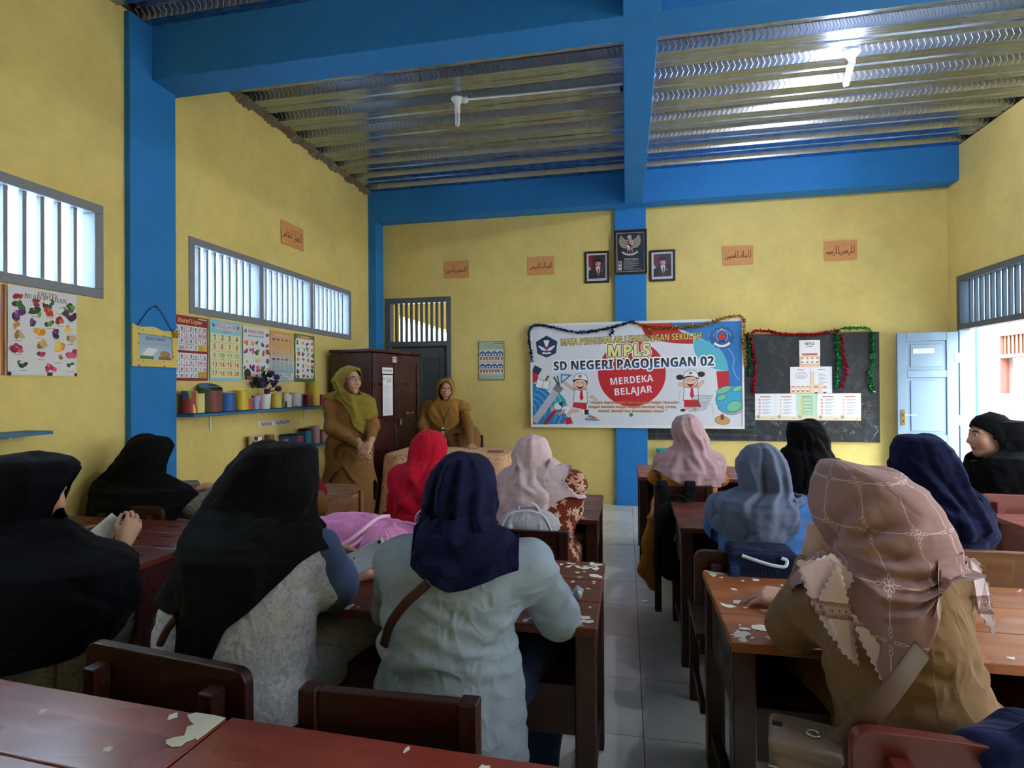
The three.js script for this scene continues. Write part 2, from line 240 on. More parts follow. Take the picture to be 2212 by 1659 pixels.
{ // the yard beyond the door
  const ground = structure('ground'); slab(ground, 'paving', [W + 0.15, -0.2, -14], [20, -0.02, 14], M.concrete, 0); slab(ground, 'earth', [-20, -0.3, -16], [-0.15, -0.22, 16], M.concrete, 0);
  const t = thing('neighbour_building', 'white plastered building across the yard with a pink framed window', 'building', [9.5, 0, -4]);
  const list = [[0, 1.2, -12, 12, 0.75], [0, 0, 0, 0, 0]];
  const wallM = M.outside;
  // wall round one window opening: z from -0.74 to 0.62, y 1.13 to 2.24
  slab(t, 'wall', [0, -0.1, -9], [0.2, 4, -0.76], wallM, 0); slab(t, 'wall', [0, -0.1, 0.9], [0.2, 4, 14], wallM, 0); slab(t, 'wall', [0, -0.1, -0.76], [0.2, 1.13, 0.9], wallM, 0); slab(t, 'wall', [0, 2.25, -0.76], [0.2, 4, 0.9], wallM, 0);
  const wn = slab(t, 'window_frame', [-0.04, 2.18, -0.76], [0.1, 2.25, 0.9], M.pinkFrame); slab(t, 'window_frame', [-0.04, 1.13, -0.76], [0.1, 1.19, 0.9], M.pinkFrame); slab(t, 'window_frame', [-0.04, 1.8, -0.7], [0.1, 1.86, 0.84], M.pinkFrame); slab(t, 'window_frame', [-0.04, 1.19, -0.76], [0.1, 2.18, -0.7], M.pinkFrame); slab(t, 'window_frame', [-0.04, 1.19, 0.84], [0.1, 2.18, 0.9], M.pinkFrame); slab(t, 'window_frame', [-0.03, 1.19, 0.05], [0.1, 1.8, 0.1], M.pinkFrame);
  for (let z = -0.64; z < 0.82; z += 0.1) slab(t, 'slat', [0, 1.86, z - 0.03], [0.03, 2.18, z + 0.03], M.slatBrown, 0.003);
  slab(t, 'window_pane', [0.06, 1.19, -0.7], [0.066, 1.8, 0.84], clearGlass, 0);
  slab(t, 'back_wall', [1.8, 0, -9], [1.9, 4, 14], std('#6d625c', 0.8), 0); slab(t, 'roof_slab', [0, 4, -9], [1.9, 4.15, 14], M.concrete, 0);
  const col = structure('pillar_1'); slab(col, 'concrete', [7.48, 0, -2.03], [7.61, 3.2, -1.875], std('#2f8fc4', 0.7), 0.01);
}
{ // the classroom behind the front wall, seen through the slats over the door
  const n = wallWith('wall_beyond', 'x', -0.075, 0.15, -7, -0.15, HC, [[-6.2, -0.75, 1.7, 2.36]], M.wall);
  wallWith('wall_beyond_right', 'x', W + 0.075, 0.15, -7, -0.15, HC, [[-5, -1, 1.0, 2.4]], M.wall);
  wallWith('wall_beyond_back', 'z', -7, 0.15, -0.15, W + 0.15, HC, [], M.wall);
  const c = structure('ceiling_beyond'); slab(c, 'concrete_slab', [-0.15, HC, -7], [W + 0.15, HC + 0.2, -0.15], M.white, 0); const f = structure('floor_beyond'); slab(f, 'floor_slab', [-0.15, -0.12, -7], [W + 0.15, 0, -0.15], M.concrete, 0);
}
// ---------------------------------------------------------------- desks and chairs
function desk(label, x0, x1, z0, z1, top, body, { h = 0.68, group = 'double pupil desks', turn = 0, planks = 3, chips = 0, seed = 1, open = true } = {}) {
  const w = x1 - x0, d = z1 - z0, t = thing('school_desk', label, 'desk', [(x0 + x1) / 2, 0, (z0 + z1) / 2], turn, group), X = w / 2, Z = d / 2;
  for (let i = 0; i < planks; i++) { const a = -Z + d * i / planks, b = -Z + d * (i + 1) / planks; slab(t, 'top_plank', [-X, h - 0.026, a + 0.0012], [X, h, b - 0.0012], top, 0.004); }
  for (const [sx, sz] of [[-1, -1], [1, -1], [-1, 1], [1, 1]]) slab(t, 'leg', [sx * (X - 0.035) - 0.03, 0, sz * (Z - 0.05) - 0.03], [sx * (X - 0.035) + 0.03, h - 0.026, sz * (Z - 0.05) + 0.03], body, 0.005);
  for (const s of [-1, 1]) { slab(t, 'side_panel', [s * (X - 0.03) - 0.009, h - 0.25, -Z + 0.08], [s * (X - 0.03) + 0.009, h - 0.026, Z - 0.08], body, 0.003); slab(t, 'foot_rail', [s * (X - 0.035) - 0.018, 0.09, -Z + 0.08], [s * (X - 0.035) + 0.018, 0.13, Z - 0.08], body, 0.004); }
  slab(t, 'front_panel', [-X + 0.065, h - 0.33, -Z + 0.03], [X - 0.065, h - 0.026, -Z + 0.048], body, 0.003);
  slab(t, 'book_shelf', [-X + 0.04, h - 0.2, -Z + 0.05], [X - 0.04, h - 0.185, Z - 0.07], body, 0.002);
  slab(t, 'apron', [-X + 0.065, h - 0.33, Z - 0.06], [X - 0.065, h - 0.185, Z - 0.04], body, 0.003);
  slab(t, 'divider', [-0.01, h - 0.185, -Z + 0.05], [0.01, h - 0.026, Z - 0.05], body, 0.002);
  if (chips) {   // flakes where the varnish is gone, proud by a fraction of a millimetre
    const r = rng(seed * 131), list = [];
    for (let i = 0; i < chips; i++) {
      const s = new THREE.Shape(), n = 7 + ((r() * 5) | 0), R = 0.004 + 0.012 * r() ** 3, sx = 1 + r() * 1.2;
      for (let k = 0; k < n; k++) { const a = k / n * PI * 2, q = R * (0.5 + r()); s[k ? 'lineTo' : 'moveTo'](Math.cos(a) * q * sx, Math.sin(a) * q); }
      const edge = r() < 0.5, x = r() < 0.5 ? lerp(-X + 0.02, X - 0.02, r()) : (label.includes('right') || X < 0.4 ? 1 : -1) * (X - 0.02 - 0.2 * r() ** 2), z = edge ? (r() < 0.5 ? -1 : 1) * (Z - 0.02 - 0.06 * r()) : lerp(-Z + 0.03, Z - 0.03, r());
      const g = new THREE.ExtrudeGeometry(s, { depth: 0.0005, bevelEnabled: false }); g.rotateX(-PI / 2); g.rotateY(r() * 6); g.translate(clamp(x, -X + 0.03, X - 0.03), h + i * 4e-6, z); list.push(g);
    }
    part(t, 'bare_flecks', merged(list), M.chip).userData.kind = 'stuff';
  }
  return t;
}
const DK = {};
DK.LF = desk('pale brown double desk at the far left against the yellow wall', 0.2, 1.28, 2.89, 3.5, M.woodPale, M.woodPale);
DK.LL = desk('reddish double desk by the left wall under the hands of a woman in black', 0.02, 1.215, 4.06, 4.72, M.deskRed, M.maroon);
DK.L1 = desk('brown double desk of the middle column before the cloth covered table', 1.76, 2.935, 3.0, 3.68, M.deskBrown, M.deskDark, { chips: 60, seed: 3 });
DK.L2 = desk('brown double desk with white flecks under the pink backpack, right end at the aisle', 1.8, 2.995, 4.36, 4.97, M.deskBrown, M.deskDark, { chips: 90, seed: 5 });
DK.R1 = desk('rosy double desk closest to the blackboard, right of the aisle', 3.165, 4.35, 1.58, 2.25, M.deskRose, M.deskDark);
DK.R2 = desk('reddish brown double desk before the woman in a grey blue veil', 3.33, 4.5, 3.12, 3.76, M.deskBrown, M.deskDark);
DK.R3 = desk('orange brown double desk with a white paint spot under the woman in a beige veil', 3.35, 4.56, 4.385, 4.985, M.deskOrange, M.deskDark, { chips: 70, seed: 9 });
DK.RR = desk('dull rose double desk at the right edge, behind the red chair', 4.93, 6.1, 3.16, 3.76, M.deskRose, M.deskRose);
DK.N1 = desk('glossy maroon double desk at the bottom left with a worn white corner', 1.055, 2.25, 5.5, 6.1, M.deskGloss, M.maroon, { turn: -0.06, h: 0.68, chips: 14, seed: 12 });
DK.N2 = desk('narrow maroon desk at the bottom centre, right of the glossy desk', 2.262, 2.965, 5.54, 6.13, M.deskGloss, M.maroon, { turn: -0.03, chips: 12, seed: 14, group: undefined });
{ // bare patches
  const blob = (t, name, pts, y, mat) => { const s = new THREE.Shape(); pts.forEach(([x, z], i) => s[i ? 'lineTo' : 'moveTo'](x, -z)); const g = new THREE.ExtrudeGeometry(s, { depth: 0.0009, bevelEnabled: false }); g.rotateX(-PI / 2); return part(t, name, uvBox(g), mat, [0, y, 0]); };
  const r = rng(5), ring = (cx, cz, rx, rz, n, j) => Array.from({ length: n }, (_, i) => { const a = i / n * PI * 2, q = 1 + (r() - 0.5) * j; return [cx + Math.cos(a) * rx * q, cz + Math.sin(a) * rz * q]; });
  blob(DK.R3, 'bare_spot', ring(-0.5, 0.19, 0.036, 0.02, 26, 0.2), 0.681, M.chip); blob(DK.R3, 'bare_spot', ring(-0.555, 0.205, 0.016, 0.009, 16, 0.2), 0.681, M.chip);
  const cream = plaster('#d6d2bf', 0.25);
  blob(DK.N1, 'bare_corner', [[0.594, -0.297], [0.56, -0.299], [0.518, -0.297], [0.508, -0.285], [0.53, -0.27], [0.548, -0.262], [0.54, -0.252], [0.549, -0.242], [0.559, -0.227], [0.545, -0.218], [0.536, -0.208], [0.545, -0.198], [0.565, -0.193], [0.58, -0.2], [0.578, -0.212], [0.588, -0.226], [0.595, -0.222]], 0.681, cream);
  const ringT = (cx, cz, q) => part(DK.L2, 'chalk_ring', tube(ring(cx, cz, q, q, 14, 0.25).map(([x, z]) => [x, 0.681, z]), 0.0012, 60, 5, true), M.chip);
  ringT(0.44, 0.0, 0.045); ringT(0.43, 0.01, 0.05);
}
function chair(label, x, z, turn, h, style, mat, { w = 0.4, bh = 0.2, name = 'school_chair' } = {}) {
  const t = thing(name, label, 'chair', [x, 0, z], turn, 'wooden school chairs'), X = w / 2;
  if (style === 'posts') {
    for (const s of [-1, 1]) slab(t, 'rear_post', [s * (X - 0.02) - 0.02, 0, -0.02], [s * (X - 0.02) + 0.02, h, 0.022], mat, 0.005);
    slab(t, 'back_board', [-X + 0.04, h - bh, -0.013], [X - 0.04, h - 0.003, 0.012], mat, 0.004);
  } else {
    for (const s of [-1, 1]) slab(t, 'rear_post', [s * (X - 0.07) - 0.02, 0, 0.0], [s * (X - 0.07) + 0.02, h - 0.035, 0.042], mat, 0.004);
    const s = new THREE.Shape(), q = 0.035; s.moveTo(-X, h - bh); s.lineTo(X, h - bh); s.lineTo(X, h - q); s.quadraticCurveTo(X, h, X - q, h); s.lineTo(-X + q, h); s.quadraticCurveTo(-X, h, -X, h - q); s.closePath();
    const g = new THREE.ExtrudeGeometry(s, { depth: 0.02, bevelEnabled: true, bevelSize: 0.003, bevelThickness: 0.003, bevelSegments: 2 }); g.translate(0, 0, -0.024); part(t, 'back_board', uvBox(g), mat);
  }
  slab(t, 'seat', [-X, 0.405, -0.38], [X, 0.43, 0.0], mat, 0.006);
  for (const s of [-1, 1]) { slab(t, 'front_leg', [s * (X - 0.025) - 0.02, 0, -0.365], [s * (X - 0.025) + 0.02, 0.405, -0.325], mat, 0.004); slab(t, 'side_stretcher', [s * (X - 0.025) - 0.011, 0.13, -0.33], [s * (X - 0.025) + 0.011, 0.165, 0.0], mat, 0.003); slab(t, 'seat_rail', [s * (X - 0.025) - 0.011, 0.355, -0.33], [s * (X - 0.025) + 0.011, 0.405, 0.0], mat, 0.003); }
  slab(t, 'front_stretcher', [-X + 0.04, 0.2, -0.355], [X - 0.04, 0.235, -0.335], mat, 0.003);
  return t;
}
chair('dark brown chair with square posts behind the woman in a pale blue shirt', 2.595, 5.475, 0.03, 0.735, 'posts', M.chairDark, { w: 0.385 });
chair('dark chair with a rounded back behind the woman in the longest black veil', 1.99, 5.42, -0.12, 0.725, 'round', M.chairDark, { w: 0.5 });
chair('reddish chair with a rounded back under the folded navy cloth', 3.7, 5.45, -0.06, 0.735, 'round', M.deskRed, { w: 0.44 });
chair('dark chair with a rounded back standing by the yellow left wall', 0.43, 4.0, 0, 0.725, 'round', M.chairDark, { w: 0.42 });
chair('dark square posted chair behind the pale pink veil, next to the aisle', 2.63, 4.13, 0, 0.735, 'posts', M.chairDark, { w: 0.4 });
chair('chair behind the woman in the red veil, mostly hidden by the navy veil', 2.09, 4.13, 0, 0.735, 'posts', M.chairDark, { w: 0.4 });
chair('dark chair with the black backpack hanging on its back', 3.41, 3.05, 0.02, 0.765, 'posts', M.chairDark, { w: 0.34, bh: 0.3 });
chair('chair with the navy backpack hung over its rounded back', 3.52, 4.36, -0.02, 0.74, 'round', M.chairDark, { w: 0.38 });
chair('light brown chair with a rounded back behind the woman in the navy gown', 4.43, 4.24, 0, 0.755, 'round', M.woodPale, { w: 0.4 });
chair('red chair with a rounded back at the right edge, behind the woman in black', 5.17, 3.06, 0, 0.76, 'round', M.deskRose, { w: 0.4 });
chair('dark chair behind the woman in the black veil and ochre uniform', 4.17, 3.1, 0, 0.74, 'posts', M.chairDark, { w: 0.4 });
chair('small dark chair by the front wall beside the standing woman in mustard', 1.27, 0.25, 0.05, 0.80, 'round', M.maroon, { w: 0.34 });

// ---------------------------------------------------------------- cupboard
{
  const t = thing('cupboard', 'dark maroon two door wooden cupboard beside the grey back door', 'cupboard', [0.57, 0, 1.35], 1.352);
  // local x runs along the doors (away from the viewer), local +z is the front
  const w = 0.86, d = 0.5, h = 1.72, m = M.maroon;
  slab(t, 'side_panel', [0, 0.06, -d], [0.02, h, 0], m); slab(t, 'side_panel', [w - 0.02, 0.06, -d], [w, h, 0], m); slab(t, 'back_panel', [0.02, 0.06, -d], [w - 0.02, h, -d + 0.015], m);
  slab(t, 'top_board', [-0.025, h, -d - 0.01], [w + 0.025, h + 0.035, 0.03], m, 0.008); slab(t, 'base_board', [0, 0, -d], [w, 0.08, 0], m);
  for (const [a, b, n] of [[0.01, w / 2 - 0.003, 0], [w / 2 + 0.003, w - 0.01, 1]]) {
    const door = slab(t, 'door', [a, 0.09, 0], [b, h - 0.01, 0.02], m);
    const c = (a + b) / 2, dy = (0.09 + h - 0.01) / 2, q = (b - a) / 2;
    const on = (name, x0, x1, y0, y1, z0, z1, mm = m) => slab(door, name, [x0 - c, y0 - dy, z0 - 0.01], [x1 - c, y1 - dy, z1 - 0.01], mm, 0.003);
    on('stile', a, a + 0.065, 0.09, h - 0.01, 0.02, 0.032); on('stile', b - 0.065, b, 0.09, h - 0.01, 0.02, 0.032);
    for (const [y0, y1] of [[h - 0.11, h - 0.01], [0.92, 1.0], [0.09, 0.2]]) on('rail', a + 0.065, b - 0.065, y0, y1, 0.02, 0.032);
    if (n) { part(door, 'bolt', merged([placed(new THREE.CapsuleGeometry(0.006, 0.16, 4, 8), 0.04, 0, 0, 0, 0, PI / 2), placed(box(0.03, 0.03, 0.012, 0.003), 0, 0, 0), placed(box(0.03, 0.03, 0.012, 0.003), 0.09, 0, 0)]), M.brass, [-0.06, 1.08 - dy, 0.03]); part(door, 'padlock', merged([placed(box(0.035, 0.045, 0.018, 0.004), 0, 0, 0), placed(new THREE.TorusGeometry(0.013, 0.004, 8, 16), 0, 0.025, 0)]), M.steel, [-q + 0.02, 0.98 - dy, 0.035]); }
  }
  const label = (name, text, lab, x, y, w2, h2, draw) => { const o = thing(name, lab, 'paper', [0.57, 0, 1.35], 1.352); part(o, 'sheet', new THREE.PlaneGeometry(w2, h2), new THREE.MeshStandardMaterial({ roughness: 0.85, side: THREE.DoubleSide, map: canvasTex(256, Math.round(256 * h2 / w2), draw) }), [x, y, 0.034]); };
  label('name_sign', '', 'white sign lettered CUPBOARD on the maroon cupboard door', 0.24, 1.535, 0.185, 0.065, (c, W2, H2) => { c.fillStyle = '#e8e6ee'; c.fillRect(0, 0, W2, H2); c.fillStyle = '#33343c'; c.font = 'bold 40px sans-serif'; c.textAlign = 'center'; c.textBaseline = 'middle'; c.fillText('CUPBOARD', W2 / 2, H2 / 2, W2 - 16); });
  label('inventory_list', '', 'long white printed list hanging on the maroon cupboard door', 0.24, 1.28, 0.17, 0.42, (c, W2, H2) => { c.fillStyle = '#e2e0ea'; c.fillRect(0, 0, W2, H2); c.fillStyle = '#3a3a44'; c.fillRect(22, 50, 22, 26); const r = rng(2); for (let y = 44; y < 110; y += 16) c.fillRect(80 + r() * 20, y, 120 + r() * 20, 5); c.fillStyle = '#8e8d98'; for (let y = 150; y < H2 - 40; y += 15) c.fillRect(30, y, 170 * (0.5 + r() * 0.5), 3); });
  label('small_label', '', 'small pale label at the top of the cupboard doors', 0.36, 1.655, 0.07, 0.06, (c, W2, H2) => { c.fillStyle = '#dcd8c8'; c.fillRect(0, 0, W2, H2); c.fillStyle = '#4e6a4a'; c.fillRect(40, 50, 170, 40); c.fillRect(40, 120, 170, 12); });
}
// ---------------------------------------------------------------- cloth covered table
{
  const t = thing('teacher_table', 'low wooden table hidden under a flowered cloth before the cupboard', 'table', [1.44, 0, 1.38]);
  slab(t, 'tabletop', [-0.52, 0.715, -0.3], [0.52, 0.742, 0.3], M.deskDark); for (const [sx, sz] of [[-1, -1], [1, -1], [-1, 1], [1, 1]]) slab(t, 'leg', [sx * 0.47 - 0.025, 0, sz * 0.26 - 0.025], [sx * 0.47 + 0.025, 0.715, sz * 0.26 + 0.025], M.deskDark);
  const map = canvasTex(1024, 1024, (c) => {
    const r = rng(21); c.fillStyle = '#d9ab83'; c.fillRect(0, 0, 1024, 1024);
    for (let i = 0; i < 420; i++) { const x = r() * 1024, y = r() * 1024; c.fillStyle = ['#7a3f52', '#5b4a7a', '#a4583e', '#c98a4e', '#8a3b44', '#e7cfae'][(r() * 6) | 0]; for (let k = 0; k < 5; k++) { c.beginPath(); c.ellipse(x + Math.cos(k * 1.26) * 6, y + Math.sin(k * 1.26) * 6, 5, 3, k * 1.26, 0, 7); c.fill(); } c.strokeStyle = '#7d7a4c'; c.lineWidth = 2; c.beginPath(); c.moveTo(x, y); c.quadraticCurveTo(x + 14, y + 8, x + 10, y + 24); c.stroke(); }
  }, { wrap: true, repeat: [1.6, 1.6] });
  const o = thing('tablecloth', 'peach flowered tablecloth draped over the table before the cupboard', 'tablecloth', [1.44, 0, 1.38]);
  // draped sheet: rounded rectangle rings falling from the top, pleats at the corners
  const N = 220, rows = [[0, 0, 0], [0.3, 0, 0], [0.6, 0, 0], [0.9, 0, 0], [0.97, 0.001, 0], [1, 0.006, 0.2], [1.008, 0.02, 0.4], [1.012, 0.06, 0.7], [1.018, 0.14, 1], [1.025, 0.25, 1.2], [1.032, 0.36, 1.5], [1.04, 0.48, 1.9], [1.045, 0.58, 2.2]];
  const pos = [], uv = [], idx = [];
  rows.forEach(([k, drop, f], j) => { for (let i = 0; i <= N; i++) { const a = i / N * PI * 2, ca = Math.cos(a), sa = Math.sin(a), q = 9, rr = 1 / Math.pow(Math.abs(ca / 0.575) ** q + Math.abs(sa / 0.355) ** q, 1 / q); const pl = f * (0.012 * Math.sin(a * 13 + 0.4) + 0.009 * Math.sin(a * 29 + 1) + 0.022 * Math.max(0, Math.cos(a * 4 + PI)) * 1); const R = rr * k + pl; const x = ca * R, z = sa * R, y = 0.747 - drop - (f ? 0.01 * Math.sin(a * 7) * f * 0.3 : 0.002 * noise3(x * 6, 0, z * 6)); pos.push(x, y, z); uv.push((x + (j > 4 ? ca * drop : 0)), (z + (j > 4 ? sa * drop : 0))); if (i && j) { const b = j * (N + 1) + i; idx.push(b, b - 1, b - N - 1, b - 1, b - N - 2, b - N - 1); } } });
  const g = new THREE.BufferGeometry(); g.setAttribute('position', new THREE.Float32BufferAttribute(pos, 3)); g.setAttribute('uv', new THREE.Float32BufferAttribute(uv, 2)); g.setIndex(idx); g.computeVertexNormals();
  part(o, 'cloth', g, cloth('#d9ab83', { map, bump: 0.003 }));
  const b = thing('notebook', 'thin crimson notebook lying on the flowered tablecloth', 'book', [1.87, 0.75, 1.42], 0.2); slab(b, 'cover', [-0.075, 0, -0.05], [0.075, 0.004, 0.05], std('#8e2b3c', 0.6), 0.002); slab(b, 'page_block', [-0.073, 0.004, -0.048], [0.073, 0.007, 0.048], M.paper, 0.001); slab(b, 'cover', [-0.075, 0.007, -0.05], [0.075, 0.01, 0.05], std('#9c2f42', 0.6), 0.002);
}
// ---------------------------------------------------------------- lamps under the deck
function spiralLamp(label, x, z, lit, tilt) {
  const t = thing('ceiling_lamp', label, 'lamp', [x, HC, z]);
  part(t, 'ceiling_rose', lathe([[0, 0], [0.05, 0], [0.052, -0.012], [0.036, -0.03], [0.024, -0.05], [0.022, -0.085], [0, -0.085]]), M.whitePlastic);
  const b = new THREE.Group(); b.name = 'bulb'; b.position.set(0, -0.06, 0); b.rotation.set(...tilt); t.add(b);
  part(b, 'bulb_base', lathe([[0, 0], [0.017, 0], [0.018, -0.02], [0.024, -0.03], [0.024, -0.06], [0.018, -0.07], [0, -0.07]]), M.whitePlastic);
  const glow = lit ? new THREE.MeshStandardMaterial({ color: '#ffffff', emissive: '#f4f6ff', emissiveIntensity: 14 }) : new THREE.MeshPhysicalMaterial({ color: '#f4f4f2', roughness: 0.3 });
  for (let k = 0; k < 3; k++) { const a = k * PI * 2 / 3, x1 = Math.cos(a) * 0.015, z1 = Math.sin(a) * 0.015, x2 = Math.cos(a + 0.9) * 0.015, z2 = Math.sin(a + 0.9) * 0.015; part(b, 'glass_tube', tube([[x1, -0.07, z1], [x1, -0.14, z1], [x1 * 0.98, -0.16, z1 * 0.98], [(x1 + x2) / 2, -0.168, (z1 + z2) / 2], [x2, -0.16, z2], [x2, -0.14, z2], [x2, -0.07, z2]], 0.0058, 28, 8), glow); }
  if (lit) { const p = new THREE.PointLight('#f6f7ff', 1.0); p.position.set(0, -0.12, 0); p.castShadow = true; p.shadow.radius = 2; b.add(p); }
  return t;
}
spiralLamp('unlit white bulb hanging under the corrugated ceiling of the left bay', 1.732, 2.131, false, [0, 0, 0]);
spiralLamp('glowing white bulb under the corrugated ceiling of the right bay', 4.678, 2.15, true, [0.15, 0, -0.2]);
spiralLamp('glowing bulb under the ceiling behind the viewer', 4.7, 5.6, true, [0, 0, 0]);
{ const t = thing('cable_conduit', 'white cable conduit running along the ceiling to the unlit bulb', 'pipe', [0, HC, 0]); part(t, 'conduit', tube([[1.75, -0.012, 2.12], [2.4, -0.012, 2.1], [3.07, -0.012, 2.09]], 0.009, 30), M.whitePlastic); part(t, 'junction_box', lathe([[0, 0.0], [0.03, 0], [0.03, -0.03], [0, -0.03]]), M.whitePlastic, [1.79, 0, 2.12]); part(t, 'clip', box(0.02, 0.02, 0.03, 0.003), M.darkPlastic, [3.06, -0.012, 2.0]); }
// ---------------------------------------------------------------- things on the walls
const printed = (w, h, draw, rough = 0.7) => new THREE.MeshStandardMaterial({ roughness: rough, side: THREE.DoubleSide, map: canvasTex(w, h, draw) });
let sheetSeed = 1;
function sheetGeo(w, h, wave = 0.003) { const g = new THREE.PlaneGeometry(w, h, 14, 14), p = g.attributes.position, s = sheetSeed++ * 7.3; for (let i = 0; i < p.count; i++) p.setZ(i, wave * (0.7 + noise3(p.getX(i) * 9 + s, p.getY(i) * 9, s))); g.computeVertexNormals(); return g; }
// side 'f' front wall (x, y given), 'l' left wall (z, y given)
function wallSheet(name, label, category, side, [u0, u1, y0, y1], draw, { px = 512, off = 0.006, group, wave = 0.003, turn = 0 } = {}) {
  const w = Math.abs(u1 - u0), h = y1 - y0, c = (u0 + u1) / 2, t = thing(name, label, category, side === 'f' ? [c, (y0 + y1) / 2, off] : [off, (y0 + y1) / 2, c], side === 'f' ? 0 : PI / 2, group);
  const s = part(t, 'sheet', sheetGeo(w, h, wave), printed(px, Math.round(px * h / w), draw)); s.rotation.z = turn; return t;
}
const txt = (c, s, x, y, font, fill, max, stroke, lw = 4) => { c.font = font; c.textAlign = 'center'; c.textBaseline = 'middle'; c.lineJoin = 'round'; if (stroke) { c.strokeStyle = stroke; c.lineWidth = lw; c.strokeText(s, x, y, max); } c.fillStyle = fill; c.fillText(s, x, y, max); };
const blobs = (c, r, x, y, s, cols) => { for (let i = 0; i < 5; i++) { c.fillStyle = cols[(r() * cols.length) | 0]; c.beginPath(); c.ellipse(x + (r() - 0.5) * s, y + (r() - 0.5) * s * 0.7, s * (0.25 + r() * 0.3), s * (0.2 + r() * 0.2), r() * 3, 0, 7); c.fill(); } c.fillStyle = 'rgba(255,255,255,.5)'; c.beginPath(); c.ellipse(x - s * 0.1, y - s * 0.15, s * 0.12, s * 0.06, 0.6, 0, 7); c.fill(); };
const FRUIT = [['#c23a2e', '#e06a3a', '#8f2a2a'], ['#3e6b2f', '#6f9a3e', '#2b4a24'], ['#5b2a63', '#7d3b86', '#3c1f4d'], ['#e0a32e', '#d98324', '#f0c65a'], ['#c9a877', '#8e6a3e', '#e9dcc0'], ['#b02a55', '#d8587a', '#7d1d3a'], ['#2a3a2a', '#4a5a3a', '#dfe6d2']];
wallSheet('poster', 'white poster of fruits headed FRUITS BUAH-BUAHAN below the left window', 'poster', 'l', [4.288, 3.924, 1.437, 1.9], (c, w, h) => {
  c.fillStyle = '#d9d9de'; c.fillRect(0, 0, w, h); txt(c, 'FRUITS', w * 0.55, h * 0.055, 'bold 40px serif', '#8a4a52', w * 0.4); txt(c, 'BUAH-BUAHAN', w * 0.53, h * 0.1, 'bold 46px serif', '#7a4650', w * 0.62);
  const r = rng(31), at = [[0.13, 0.1], [0.13, 0.22], [0.12, 0.32], [0.12, 0.43], [0.14, 0.55], [0.13, 0.7], [0.2, 0.88], [0.37, 0.17], [0.37, 0.26], [0.37, 0.4], [0.44, 0.5], [0.46, 0.62], [0.46, 0.75], [0.57, 0.16], [0.58, 0.25], [0.58, 0.38], [0.68, 0.5], [0.7, 0.64], [0.7, 0.78], [0.58, 0.9], [0.74, 0.19], [0.74, 0.34], [0.9, 0.16], [0.9, 0.28], [0.88, 0.42], [0.9, 0.55], [0.92, 0.71], [0.9, 0.88]];
  at.forEach(([x, y], i) => { blobs(c, r, x * w, y * h, 50 + (i % 3) * 10, FRUIT[i % 7]); c.fillStyle = '#8a8a92'; c.fillRect(x * w - 26, y * h + 40, 52, 4); });
  c.fillStyle = '#16161a'; c.fillRect(0, h - 26, 24, 26); c.fillRect(w * 0.54, h - 26, 40, 26); c.fillRect(w - 20, h - 26, 20, 26);
});
wallSheet('poster', 'poster with an orange and violet grid cut by the left edge, beside the fruit poster', 'poster', 'l', [4.66, 4.3, 1.436, 1.895], (c, w, h) => {
  const g = c.createLinearGradient(0, 0, 0, h); g.addColorStop(0, '#d8b27c'); g.addColorStop(0.3, '#b98aa6'); g.addColorStop(0.6, '#d79a54'); g.addColorStop(1, '#d8a96a'); c.fillStyle = g; c.fillRect(0, 0, w, h); c.fillStyle = '#a06a3a'; c.fillRect(w - 26, 0, 26, h); c.fillStyle = '#7c3f4a'; c.fillRect(w - 14, 0, 14, h);
  txt(c, 'A', w - 90, 60, 'bold 90px sans-serif', '#a5504a'); for (const y of [0.22, 0.62]) { c.fillStyle = '#e4d6c2'; c.fillRect(20, y * h - 60, w - 70, 70); txt(c, y < 0.5 ? '1' : '5', w - 110, y * h - 20, 'bold 70px sans-serif', '#3c4a58'); for (let k = 1; k < 9; k++) { c.fillStyle = 'rgba(80,50,60,.5)'; c.fillRect(40, y * h + 20 + k * 18, w - 130, 5); } }
});
wallSheet('poster', 'red bordered alphabet poster headed Huruf Lepas beside the blue column', 'poster', 'l', [3.23, 2.9, 1.42, 1.882], (c, w, h) => {
  c.fillStyle = '#8a2730'; c.fillRect(0, 0, w, h); txt(c, 'Huruf Lepas', w * 0.46, 54, 'italic bold 62px serif', '#e4c35a', w * 0.7); c.fillStyle = '#e6e6ea'; c.fillRect(w * 0.7, 14, w * 0.26, 10);
  const COL = ['#2c3f6e', '#b32b33', '#3d4450', '#2c5a9a', '#c24a5a', '#3f6a58'];
  const grid = (rows, y0) => rows.forEach((row, j) => [...row].forEach((ch, i) => { const q = (w - 36) / 7, x = 18 + i * q, y = y0 + j * 70; c.fillStyle = '#dcdce4'; c.fillRect(x + 2, y + 2, q - 4, 66); if (ch !== ' ') txt(c, ch, x + q / 2, y + 37, 'bold 58px sans-serif', COL[(i * 2 + j * 3) % 6], q - 8); }));
  grid(['ABCDEFG', 'HIJKLMN', 'OPQRSTU', 'VWXYZ  '], 104); c.fillStyle = '#d6b455'; c.fillRect(w - 18 - (w - 36) * 2 / 7 + 2, 316, (w - 36) * 2 / 7 - 4, 66); txt(c, '!?.,:', w - 92, 350, 'bold 52px sans-serif', '#7a2530', 120);
  grid(['abcdefg', 'hijklmn', 'opqrstu', 'vwxyz  '], 408); c.fillStyle = '#d6b455'; c.fillRect(w - 18 - (w - 36) * 2 / 7 + 2, 620, (w - 36) * 2 / 7 - 4, 66); c.fillStyle = '#8a6a2e'; for (let k = 0; k < 5; k++) c.fillRect(w - 150, 632 + k * 11, 120, 4);
});
